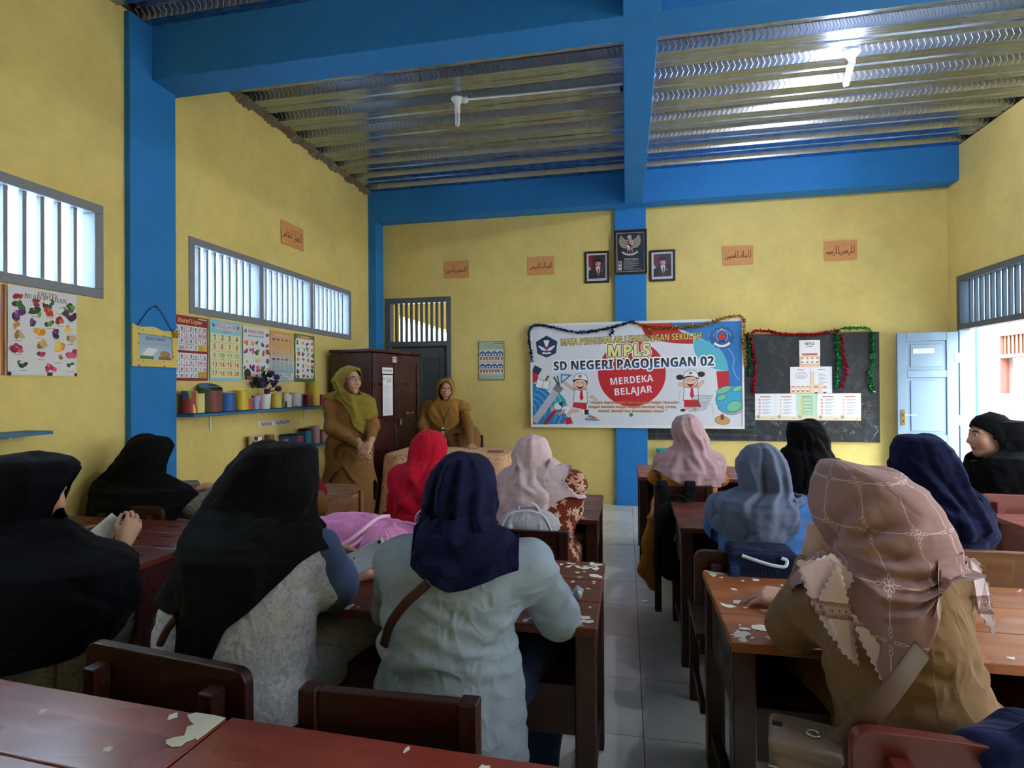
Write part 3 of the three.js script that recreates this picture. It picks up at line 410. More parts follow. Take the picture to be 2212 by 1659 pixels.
wallSheet('poster', 'pale blue number poster headed ANGKA with numerals one to twenty', 'poster', 'l', [2.882, 2.532, 1.42, 1.888], (c, w, h) => {
  c.fillStyle = '#8fc3d8'; c.fillRect(0, 0, w, h); txt(c, 'ANGKA', w * 0.5, 66, 'bold 84px serif', '#c0434a', w * 0.58, '#f0f0f4', 10); txt(c, 'Numbers', w * 0.5, 122, 'italic 30px serif', '#5a6aa0'); blobs(c, rng(4), 50, 60, 34, ['#3a4a8a', '#2c3a6a']); blobs(c, rng(5), w - 50, 60, 34, ['#c05a4a', '#b0453a']);
  for (let i = 0; i < 20; i++) { const x = 14 + (i % 4) * (w - 28) / 4, y = 150 + Math.floor(i / 4) * (h - 180) / 5, q = (w - 28) / 4, s = (h - 180) / 5; c.fillStyle = '#e3d9a2'; c.fillRect(x + 3, y + 3, q - 6, s - 6); txt(c, String(i + 1), x + q / 2, y + s * 0.45, `bold ${i > 8 ? 74 : 80}px sans-serif`, ['#3a4058', '#c23b3b', '#6a9a38', '#c2434a', '#bf4a3a'][Math.floor(i / 4)], q - 4); c.fillStyle = '#a8a070'; c.fillRect(x + 24, y + s * 0.85, q - 48, 4); }
});
wallSheet('poster', 'white poster of tropical fruits between the number poster and an orange table poster', 'poster', 'l', [2.508, 2.158, 1.422, 1.878], (c, w, h) => {
  c.fillStyle = '#d6d8e0'; c.fillRect(0, 0, w, h); txt(c, 'TROPICAL FRUITS', w * 0.48, 60, 'bold 56px sans-serif', '#b5493a', w * 0.6); txt(c, 'BUAH-BUAHAN TROPIS', w * 0.48, 112, 'bold 34px sans-serif', '#3a72b0', w * 0.6); const r = rng(17);
  blobs(c, r, 50, 60, 40, ['#8a7a5a', '#6a6a4a']); blobs(c, r, w - 46, 80, 40, ['#8a2a3a', '#5a2a4a']);
  for (let j = 0; j < 5; j++) for (let i = 0; i < 5; i++) if (j < 2 || i % 2 === 0 || r() < 0.6) blobs(c, r, 55 + i * (w - 100) / 4, 190 + j * 105 + r() * 20, 44 + r() * 24, FRUIT[(i * 3 + j * 2) % 7]);
  c.fillStyle = '#24382a'; c.beginPath(); c.arc(80, h - 90, 62, 0, 7); c.fill(); c.fillStyle = '#c03b3a'; c.beginPath(); c.arc(120, h - 60, 52, 0, PI); c.fill();
});
wallSheet('poster', 'orange and blue multiplication table poster beside the vegetable poster', 'poster', 'l', [2.152, 1.79, 1.422, 1.875], (c, w, h) => {
  const g = c.createLinearGradient(0, 0, 0, h); g.addColorStop(0, '#d99a62'); g.addColorStop(0.35, '#d9ad78'); g.addColorStop(0.6, '#b9c1c4'); g.addColorStop(1, '#8fb4d4'); c.fillStyle = g; c.fillRect(0, 0, w, h); txt(c, 'PERKALIAN', w / 2, 54, 'bold 54px sans-serif', '#e8dcc8', w * 0.6, '#8a5a3a', 6);
  for (let b = 0; b < 2; b++) for (let i = 0; i < 5; i++) { const x = 34 + i * (w - 60) / 5, y = 108 + b * 250; c.fillStyle = ['#5a4a9a', '#7a5a9a', '#6a9a6a', '#c0523a', '#9aa0b0'][i]; c.beginPath(); c.ellipse(x + 40, y, 34, 14, 0, 0, 7); c.fill(); c.fillStyle = 'rgba(70,70,90,.55)'; for (let k = 0; k < 10; k++) for (const [a, q] of [[2, 12], [20, 12], [44, 16]]) c.fillRect(x + a + 4, y + 28 + k * 19, q, 6); }
  c.fillStyle = '#cfd4da'; c.fillRect(16, h - 110, w - 32, 90); c.fillStyle = '#3a3f4a'; for (let k = 0; k < 4; k++) for (let j = 0; j < 8; j++) if ((k * 3 + j) % 4) c.fillRect(40 + j * 52, h - 96 + k * 18, 36, 7);
});
wallSheet('poster', 'green bordered vegetable poster next to the maroon cupboard', 'poster', 'l', [1.782, 1.434, 1.42, 1.879], (c, w, h) => {
  c.fillStyle = '#3d7a45'; c.fillRect(0, 0, w, h); c.fillStyle = '#dfe2e4'; c.beginPath(); c.roundRect(24, 60, w - 48, h - 110, 40); c.fill(); c.fillStyle = '#c0764a'; c.fillRect(60, 14, w - 120, 40); txt(c, 'VEGETABLES', w / 2, 36, 'bold 34px sans-serif', '#ead9b0', w - 150); const r = rng(12);
  for (let j = 0; j < 7; j++) for (let i = 0; i < 4; i++) blobs(c, r, 80 + i * (w - 150) / 3 + r() * 20, 120 + j * 78 + r() * 20, 36 + r() * 22, FRUIT[(i * 2 + j * 3 + 1) % 7]);
});
wallSheet('calendar', 'narrow school prayer calendar poster on the front wall right of the back door', 'poster', 'f', [1.33, 1.652, 1.44, 1.907], (c, w, h) => {
  c.fillStyle = '#b9c3b4'; c.fillRect(0, 0, w, h); c.strokeStyle = '#5a6b3a'; c.lineWidth = 16; c.strokeRect(6, 6, w - 12, h - 12); c.fillStyle = '#a8c0a0'; c.fillRect(16, 30, w - 32, 110); c.fillStyle = '#3a4a3a'; c.fillRect(w * 0.6, 34, w * 0.34, 12); c.fillStyle = '#b05a4a'; c.fillRect(w * 0.7, 110, w * 0.22, 10);
  for (const y of [200, 440]) { c.fillStyle = '#d8dcdc'; c.fillRect(16, y - 30, w - 32, 210); for (let i = 0; i < 4; i++) { const x = 24 + i * (w - 48) / 4, q = (w - 48) / 4; c.fillStyle = '#4a68a0'; c.beginPath(); c.moveTo(x, y + 80); c.lineTo(x, y + 20); c.quadraticCurveTo(x + q / 2, y - 50, x + q, y + 20); c.lineTo(x + q, y + 80); c.fill(); c.fillStyle = '#d9dde2'; c.fillRect(x + 18, y + 34, q - 36, 60); c.fillStyle = '#a8662e'; c.fillRect(x + 8, y + 96, q - 16, 60); c.fillStyle = '#e0d6c4'; c.beginPath(); c.ellipse(x + q / 2, y + 130, 18, 30, 0, 0, 7); c.fill(); c.fillStyle = '#3a3f5a'; c.fillRect(x + q / 2 - 18, y + 50, 36, 26); } }
  c.fillStyle = '#8fa08a'; for (let k = 0; k < 5; k++) c.fillRect(30, h - 80 + k * 14, w - 60, 5);
});
// calligraphy on orange paper: words built stroke by stroke, right to left
const GL = {
  A: [0.2, [[[0.1, 0], [0.1, -1.05]]]], L: [0.3, [[[0.3, 0], [0.16, 0], [0.14, -1.05]]]], l: [0.34, [[[0.34, 0], [0.12, 0], [0.1, -0.95]]]],
  m: [0.34, [[[0.34, 0], [0.24, 0], [0.2, -0.2], [0.08, -0.16], [0.06, 0.02], [0.2, 0.04], [0, 0]]]], n: [0.46, [[[0.46, 0], [0.42, 0.18], [0.22, 0.3], [0.04, 0.16], [0.02, -0.08]], 'd', [0.22, -0.12]]],
  r: [0.26, [[[0.26, -0.1], [0.22, 0.1], [0.04, 0.3], [-0.06, 0.3]]]], z: [0.26, [[[0.26, -0.1], [0.22, 0.1], [0.04, 0.3], [-0.06, 0.3]], 'd', [0.2, -0.34]]],
  h: [0.36, [[[0.02, -0.3], [0.28, -0.26], [0.1, -0.06], [0, 0]], [[0.36, 0], [0.1, 0]]]], j: [0.36, [[[0.02, -0.3], [0.28, -0.26], [0.1, -0.06], [0, 0]], [[0.36, 0], [0.1, 0]], 'd', [0.18, 0.16]]],
  s: [0.5, [[[0.5, 0], [0.48, -0.18], [0.44, 0], [0.34, 0], [0.32, -0.18], [0.28, 0], [0.16, 0], [0.14, -0.18], [0.1, 0], [0, 0]]]], S: [0.6, [[[0.6, 0], [0.58, -0.18], [0.54, 0], [0.46, 0], [0.44, -0.18], [0.4, 0], [0.38, 0.2], [0.2, 0.3], [0.04, 0.18], [0.02, -0.02]]]],
  w: [0.3, [[[0.3, 0], [0.24, -0.2], [0.12, -0.18], [0.12, -0.02], [0.26, 0], [0.2, 0.2], [0, 0.3]]]], k: [0.42, [[[0.42, 0], [0, 0]], [[0.06, 0], [0.3, -0.36], [0.36, -0.7]]]], K: [0.46, [[[0.44, -0.95], [0.42, 0], [0.02, 0], [0, -0.16]], [[0.26, -0.36], [0.18, -0.26], [0.26, -0.2]]]],
  q: [0.3, [[[0.3, 0], [0.24, -0.22], [0.1, -0.2], [0.1, -0.02], [0.22, 0], [0, 0]], 'd', [0.12, -0.42], 'd', [0.24, -0.42]]], d: [0.28, [[[0.06, -0.36], [0.24, -0.08], [0.2, 0.0], [0, 0]]]], y: [0.2, [[[0.2, 0], [0.12, -0.22], [0.1, 0], [0, 0]], 'd', [0.06, 0.16], 'd', [0.16, 0.16]]],
  t: [0.2, [[[0.2, 0], [0.12, -0.22], [0.1, 0], [0, 0]], 'd', [0.06, -0.4], 'd', [0.16, -0.4]]], b: [0.2, [[[0.2, 0], [0.12, -0.22], [0.1, 0], [0, 0]], 'd', [0.1, 0.18]]], E: [0.32, [[[0.28, -0.26], [0.1, -0.24], [0.24, -0.06], [0.32, 0], [0, 0]]]], e: [0.3, [[[0.3, 0], [0.22, -0.16], [0.06, -0.18], [0.16, 0.02], [0, 0]]]], i: [0.34, [[[0.34, 0], [0.28, -0.1], [0.14, -0.12], [0.1, 0.02], [0, 0]], [[0.18, -0.1], [0.2, -0.2], [0.1, -0.2]]]], M: [0.36, [[[0.36, 0], [0.24, 0], [0.2, -0.18], [0.08, -0.12], [0.12, 0.04], [0.06, 0.3]]]], ' ': [0.16, []],
};
function calligraphy(c, word, x, y, size, lw) {
  c.strokeStyle = c.fillStyle = '#4a2712'; c.lineWidth = lw; c.lineCap = 'round'; c.lineJoin = 'round';
  for (const ch of word) { const [w, st] = GL[ch]; x -= w * size; for (let i = 0; i < st.length; i++) { if (st[i] === 'd') { const [a, b] = st[++i]; c.beginPath(); c.arc(x + a * size, y + b * size, lw * 0.75, 0, 7); c.fill(); continue; } c.beginPath(); st[i].forEach(([a, b], k) => c[k ? 'lineTo' : 'moveTo'](x + a * size, y + b * size)); c.stroke(); } }
}
const nameSheet = (label, side, r4, words) => wallSheet('calligraphy_sheet', label, 'paper', side, r4, (c, w, h) => {
  c.fillStyle = '#d3935a'; c.fillRect(0, 0, w, h); const r = rng(words.length * 91); for (let i = 0; i < 300; i++) { c.fillStyle = `rgba(${r() < 0.5 ? '255,220,170' : '120,70,30'},.05)`; c.fillRect(r() * w, r() * h, 60, 8); }
  let tot = 0; for (const ch of words) tot += GL[ch][0]; const size = Math.min(w * 0.86 / tot, h * 0.5); calligraphy(c, words, w / 2 + tot * size / 2, h * 0.62, size, size * 0.085); c.lineWidth = 3; for (let i = 0; i < 4; i++) { const x = w * (0.2 + 0.18 * i); c.beginPath(); c.moveTo(x, h * 0.24); c.lineTo(x + 18, h * 0.2); c.stroke(); }
}, { wave: 0.004, off: 0.005 });
nameSheet('orange calligraphy sheet on the left wall above the long barred window', 'l', [1.98, 1.622, 2.688, 2.905], 'AljbAr Almtkbr');
nameSheet('orange calligraphy sheet on the front wall high above the back door side', 'f', [0.908, 1.216, 2.688, 2.897], 'AlmiymnAlEzyz');
nameSheet('orange calligraphy sheet left of the framed portraits', 'f', [1.942, 2.256, 2.682, 2.897], 'AlslAM AlmwmS');
nameSheet('orange calligraphy sheet on the front wall between the portraits and another sheet', 'f', [4.138, 4.456, 2.692, 2.901], 'AlmlK AlqdwS');
nameSheet('orange calligraphy sheet furthest right on the front wall above the door', 'f', [5.168, 5.49, 2.685, 2.895], 'AlrhmnAlrhym');
// framed pictures
function framed(name, label, category, [x0, x1, y0, y1], z, fw, draw, px = 384, group) {
  const w = x1 - x0, h = y1 - y0, t = thing(name, label, category, [(x0 + x1) / 2, (y0 + y1) / 2, z], 0, group), X = w / 2, Y = h / 2, m = M.maroonFrame ??= std('#2a1210', 0.35);
  for (const s of [-1, 1]) { slab(t, 'frame_rail', [s * X, -Y, 0], [s * (X - fw), Y, 0.026], m, 0.005); slab(t, 'frame_rail', [-X + fw, s * Y, 0], [X - fw, s * (Y - fw), 0.026], m, 0.005); }
  part(t, 'print', new THREE.PlaneGeometry(w - fw * 2, h - fw * 2), printed(px, Math.round(px * (h - fw * 2) / (w - fw * 2)), draw, 0.5), [0, 0, 0.008]);
  slab(t, 'glass_pane', [-X + fw, -Y + fw, 0.012], [X - fw, Y - fw, 0.014], clearGlass, 0); return t;
}
const portrait = (lean) => (c, w, h) => {
  c.fillStyle = '#d6d6de'; c.fillRect(0, 0, w, h); const m = w * 0.09, W2 = w - 2 * m, H2 = h - m * 1.0 - m * 1.4; c.save(); c.beginPath(); c.rect(m, m, W2, H2); c.clip(); const g = c.createLinearGradient(0, 0, w, 0); g.addColorStop(0, '#6a2420'); g.addColorStop(0.35, '#53221f'); g.addColorStop(1, '#43302a'); c.fillStyle = g; c.fillRect(0, 0, w, h); c.fillStyle = '#7e2a30'; c.fillRect(m, m, W2 * 0.24, H2 * 0.56); c.fillStyle = '#c9c5cc'; c.beginPath(); c.moveTo(m, h * 0.42); c.lineTo(m + W2 * 0.16, h * 0.6); c.lineTo(m, h * 0.66); c.fill();
  const cx = w * (0.53 + lean * 0.02), fy = h * 0.37; c.fillStyle = '#20242e'; c.beginPath(); c.moveTo(m, h); c.lineTo(m, h * 0.62); c.quadraticCurveTo(w * 0.3, h * 0.55, cx - 20, h * 0.52); c.lineTo(cx + 26, h * 0.52); c.quadraticCurveTo(w * 0.78, h * 0.56, w - m, h * 0.6); c.lineTo(w, h); c.fill();
  c.fillStyle = '#cf9f86'; c.fillRect(cx - 28, fy + 20, 56, 60); c.fillStyle = '#dcdce4'; c.beginPath(); c.moveTo(cx - 50, h * 0.5); c.lineTo(cx + 44, h * 0.5); c.lineTo(cx + 20, h * 0.78); c.lineTo(cx - 6, h * 0.76); c.fill(); c.fillStyle = '#a02a34'; c.beginPath(); c.moveTo(cx - 8, h * 0.55); c.lineTo(cx + 16, h * 0.55); c.lineTo(cx + 22, h * 0.82); c.lineTo(cx - 4, h * 0.84); c.fill();
  c.fillStyle = '#d3a48c'; c.beginPath(); c.ellipse(cx, fy, w * 0.125, h * 0.115, 0, 0, 7); c.fill(); c.fillStyle = '#b9846c'; c.beginPath(); c.ellipse(cx - 24, fy + 6, 16, 34, 0, 0, 7); c.fill(); c.fillStyle = '#3a2a26'; c.fillRect(cx - 30, fy - 14, 20, 5); c.fillRect(cx + 10, fy - 14, 20, 5); c.fillRect(cx - 16, fy + 30, 32, 5);
  c.fillStyle = '#15171d'; c.beginPath(); c.moveTo(cx - w * 0.135, fy - h * 0.05); c.lineTo(cx - w * 0.125, fy - h * 0.15); c.quadraticCurveTo(cx, fy - h * 0.175, cx + w * 0.125, fy - h * 0.15); c.lineTo(cx + w * 0.135, fy - h * 0.05); c.quadraticCurveTo(cx, fy - h * 0.075, cx - w * 0.135, fy - h * 0.05); c.fill(); c.fillStyle = '#dcdce4'; c.fillRect(cx + 60, h * 0.6, 8, 40); c.restore(); c.fillStyle = '#8a8a94'; c.fillRect(w * 0.34, h - m * 0.9, w * 0.3, 5);
};
framed('framed_portrait', 'dark framed portrait of a man in suit and black cap, left of the eagle emblem', 'picture', [2.617, 2.897, 2.556, 2.922], 0.001, 0.022, portrait(1));
framed('framed_portrait', 'dark framed portrait of a man in suit and black cap, right of the eagle emblem', 'picture', [3.349, 3.63, 2.545, 2.897], 0.001, 0.022, portrait(0));
framed('framed_emblem', 'tall dark framed eagle emblem with PANCASILA text on the blue column', 'picture', [2.954, 3.32, 2.628, 3.131], 0.061, 0.026, (c, w, h) => {
  c.fillStyle = '#1a1f2c'; c.fillRect(0, 0, w, h); c.strokeStyle = '#b9b29a'; c.lineWidth = 9; c.strokeRect(8, 8, w - 16, h - 16); const cx = w * 0.48, tan = '#9d937c', lt = '#b9b09a';
  for (const s of [-1, 1]) { c.fillStyle = tan; c.beginPath(); c.moveTo(cx + s * 28, h * 0.2); c.quadraticCurveTo(cx + s * 70, h * 0.2, cx + s * 118, h * 0.06); c.quadraticCurveTo(cx + s * 176, h * 0.22, cx + s * 120, h * 0.36); c.quadraticCurveTo(cx + s * 80, h * 0.42, cx + s * 40, h * 0.4); c.fill(); c.strokeStyle = '#6d654f'; c.lineWidth = 3; for (let k = 0; k < 6; k++) { c.beginPath(); c.moveTo(cx + s * (44 + k * 4), h * (0.24 + k * 0.024)); c.quadraticCurveTo(cx + s * 90, h * (0.2 + k * 0.03), cx + s * (128 + k * 3 - k * k), h * (0.12 + k * 0.045)); c.stroke(); } }
  c.fillStyle = tan; c.beginPath(); c.ellipse(cx, h * 0.27, 34, 100, 0, 0, 7); c.fill(); c.fillStyle = lt; c.beginPath(); c.ellipse(cx - 4, h * 0.115, 30, 26, 0, 0, 7); c.fill(); c.beginPath(); c.moveTo(cx - 30, h * 0.11); c.lineTo(cx - 46, h * 0.13); c.lineTo(cx - 20, h * 0.14); c.fill(); for (const s of [-1, 0, 1]) { c.beginPath(); c.moveTo(cx + s * 20 - 16, h * 0.36); c.lineTo(cx + s * 38, h * 0.52); c.lineTo(cx + s * 20 + 16, h * 0.36); c.fill(); }
  c.save(); c.beginPath(); c.moveTo(cx - 40, h * 0.22); c.lineTo(cx + 40, h * 0.22); c.lineTo(cx + 40, h * 0.34); c.quadraticCurveTo(cx + 20, h * 0.42, cx, h * 0.43); c.quadraticCurveTo(cx - 20, h * 0.42, cx - 40, h * 0.34); c.closePath(); c.clip(); c.fillStyle = '#a33040'; c.fillRect(cx - 40, h * 0.2, 40, h * 0.12); c.fillStyle = '#d9d6d2'; c.fillRect(cx, h * 0.2, 40, h * 0.12); c.fillRect(cx - 40, h * 0.32, 40, h * 0.12); c.fillStyle = '#a33040'; c.fillRect(cx, h * 0.32, 40, h * 0.12); c.fillStyle = '#15171d'; c.beginPath(); c.arc(cx, h * 0.325, 17, 0, 7); c.fill(); c.beginPath(); c.arc(cx + 22, h * 0.265, 11, 0, 7); c.fill(); c.restore();
  c.strokeStyle = '#c9c2ae'; c.lineWidth = 26; c.beginPath(); c.moveTo(cx - 108, h * 0.49); c.quadraticCurveTo(cx, h * 0.64, cx + 108, h * 0.49); c.stroke(); txt(c, 'PANCASILA', cx + 18, h * 0.68, 'bold 40px sans-serif', '#c9c4b4', w * 0.5);
  c.fillStyle = '#a9a598'; const r = rng(6); for (let k = 0; k < 8; k++) c.fillRect(w * 0.25, h * (0.73 + k * 0.028), w * (0.35 + r() * 0.3), 6); c.fillStyle = '#d9d5d8'; c.fillRect(w * 0.07, h * 0.72, w * 0.11, h * 0.23); c.fillStyle = '#a02a3a'; c.fillRect(w * 0.09, h * 0.74, w * 0.07, h * 0.06); c.beginPath(); c.arc(w * 0.125, h * 0.87, 12, 0, 7); c.fill();
});
// ---------------------------------------------------------------- blackboard and its papers
{
  const map = canvasTex(1024, 512, (c, w, h) => {
    c.fillStyle = '#1c1f26'; c.fillRect(0, 0, w, h); const r = rng(44);
    for (let i = 0; i < 900; i++) { const x = r() * w, y = r() * h; c.strokeStyle = `rgba(170,180,200,${0.015 + r() * 0.05})`; c.lineWidth = 4 + r() * 22; c.lineCap = 'round'; c.beginPath(); c.moveTo(x, y); c.quadraticCurveTo(x + (r() - 0.5) * 70, y + (r() - 0.5) * 90, x + (r() - 0.5) * 60, y + (r() - 0.5) * 120); c.stroke(); }
    c.strokeStyle = 'rgba(200,205,215,.35)'; c.lineWidth = 2; const xs = 490; for (let y = 300; y < h; y += 26) { c.beginPath(); c.moveTo(0, y); c.lineTo(xs, y + 3); c.stroke(); } for (const x of [40, xs]) { c.beginPath(); c.moveTo(x, 200); c.lineTo(x, h); c.stroke(); }
    for (let i = 0; i < 60; i++) { const x = 480 + r() * 540, y = 330 + r() * 180; c.strokeStyle = `rgba(215,220,230,${0.2 + r() * 0.35})`; c.lineWidth = 1.5; c.beginPath(); c.moveTo(x, y); for (let k = 0; k < 4; k++) c.lineTo(x + (r() - 0.5) * 40, y + (r() - 0.5) * 40); c.stroke(); }
  });
  const t = thing('blackboard', 'scuffed blackboard with chalk traces right of the banner', 'blackboard', [4.507, 1.333, 0.002]); slab(t, 'backing', [-1.18, -0.583, 0], [1.18, 0.583, 0.022], std('#1d1f24', 0.7), 0.003); part(t, 'writing_surface', new THREE.PlaneGeometry(2.354, 1.16), new THREE.MeshStandardMaterial({ map, roughness: 0.62 }), [0, 0, 0.0235]);
  const paper = (label, x0, x1, y0, y1, draw) => wallSheet('paper_sheet', label, 'paper', 'f', [x0, x1, y0, y1], draw, { px: 256, off: 0.028, wave: 0.003 });
  const kids = (c, w, y, n, s) => { for (let i = 0; i < n; i++) { const x = w * (i + 0.6) / (n + 0.2); c.fillStyle = '#3a2c2c'; c.beginPath(); c.arc(x, y, s, PI, 0); c.fill(); c.fillStyle = '#ecc9b0'; c.beginPath(); c.arc(x, y + 2, s * 0.75, 0, 7); c.fill(); c.fillStyle = '#f2f0f2'; c.fillRect(x - s * 0.7, y + s, s * 1.4, s * 1.2); c.fillStyle = '#5a3030'; c.fillRect(x - s * 0.7, y + s * 2.1, s * 1.4, s * 0.8); } };
  paper('top paper of the pyramid on the blackboard, printed MPLS over a row of children', 4.908, 5.114, 1.555, 1.84, (c, w, h) => { c.fillStyle = '#ebe5ec'; c.fillRect(0, 0, w, h); c.fillStyle = '#e6bf9e'; c.fillRect(0, h * 0.6, w, h * 0.4); txt(c, 'MPLS', w / 2, h * 0.13, 'bold 48px sans-serif', '#55535c', w * 0.5); c.fillStyle = '#8a8892'; c.fillRect(w * 0.36, h * 0.22, w * 0.28, 9); c.fillStyle = '#b3635e'; c.beginPath(); c.roundRect(w * 0.12, h * 0.5, w * 0.76, 26, 12); c.fill(); c.fillStyle = '#f0eaee'; c.fillRect(w * 0.08, h * 0.64, w * 0.84, h * 0.24); kids(c, w, h * 0.7, 4, 18); });
  paper('left paper in the middle row on the blackboard, with a speech cloud', 4.815, 5.017, 1.27, 1.555, (c, w, h) => { c.fillStyle = '#ebe6ee'; c.fillRect(0, 0, w, h); c.fillStyle = '#e8cdb6'; c.fillRect(0, h * 0.72, w, h * 0.28); c.fillStyle = '#6a6872'; c.fillRect(w * 0.36, h * 0.1, w * 0.34, 8); c.strokeStyle = '#8a8a96'; c.lineWidth = 5; c.beginPath(); for (let k = 0; k <= 60; k++) { const a = k / 60 * PI * 2, q = 1 + 0.09 * Math.cos(a * 8); c[k ? 'lineTo' : 'moveTo'](w * 0.55 + Math.cos(a) * 72 * q, h * 0.33 + Math.sin(a) * 42 * q); } c.stroke(); c.fillStyle = '#a9b3cc'; for (let k = 0; k < 4; k++) c.fillRect(w * 0.38, h * 0.27 + k * 16, w * 0.34, 6); kids(c, w, h * 0.78, 4, 19); });
  paper('right paper in the middle row on the blackboard, with a list and two children', 5.019, 5.228, 1.27, 1.555, (c, w, h) => { c.fillStyle = '#e9e6f0'; c.fillRect(0, 0, w, h); c.fillStyle = '#ecccb2'; c.fillRect(0, h * 0.66, w * 0.55, h * 0.34); c.fillStyle = '#e8c9ad'; c.fillRect(0, h * 0.18, 44, h * 0.5); c.fillStyle = '#6a6872'; c.fillRect(w * 0.34, h * 0.1, w * 0.34, 8); c.fillStyle = '#8f94a6'; for (let k = 0; k < 9; k++) c.fillRect(w * 0.36, h * 0.25 + k * 17, w * (0.2 + 0.3 * ((k * 7) % 5) / 5), 5); kids(c, w * 0.9, h * 0.8, 2, 24); });
  const list = (green, mark) => (c, w, h) => { c.fillStyle = green ? '#bfdcc2' : '#ecebf4'; c.fillRect(0, 0, w, h); c.fillStyle = green ? '#8fae7a' : '#d9908c'; c.fillRect(w * 0.25, h * 0.09, w * 0.5, 18); c.fillStyle = '#e6d2b8'; c.fillRect(0, h * 0.85, w, h * 0.15); for (let k = 0; k < 5; k++) { const y = h * (0.22 + k * 0.125); if (green) { c.strokeStyle = '#6c8a66'; c.lineWidth = 5; c.strokeRect(w * 0.3, y - 10, w * 0.46, 32); c.fillStyle = '#e2bf72'; c.fillRect(w * 0.2, y - 8, 26, 30); } else { c.fillStyle = '#e2a08a'; c.beginPath(); if (mark === 's') for (let q = 0; q < 10; q++) { const a = q * PI / 5 - PI / 2, rr = q % 2 ? 7 : 16; c.lineTo(w * 0.22 + Math.cos(a) * rr, y + 6 + Math.sin(a) * rr); } else c.arc(w * 0.22, y + 6, 14, 0, 7); c.fill(); c.fillStyle = '#9aa0b4'; c.fillRect(w * 0.36, y - 4, w * 0.42, 5); c.fillRect(w * 0.36, y + 10, w * 0.3, 5); } } c.fillStyle = '#8ab08e'; c.beginPath(); c.arc(w * 0.16, h * 0.87, 22, 0, 7); c.fill(); c.fillStyle = '#b59a86'; c.fillRect(w * 0.15, h * 0.9, 6, 26); c.fillStyle = '#d3a3a0'; c.fillRect(w * 0.78, h * 0.92, 34, 14); };
  [['leftmost paper of the bottom row on the blackboard, round bullet marks', 4.457, 4.668, list(0, 'o')], ['second paper of the bottom row on the blackboard, star bullet marks', 4.669, 4.876, list(0, 's')], ['green tinted middle paper of the bottom row on the blackboard', 4.877, 5.078, list(1)], ['fourth paper of the bottom row, right of the green paper', 5.079, 5.292, list(0, 'o')], ['rightmost paper of the bottom row on the blackboard', 5.293, 5.505, list(0, 's')]].forEach(([l, a, b, f]) => paper(l, a, b, 0.98, 1.268, f));
}
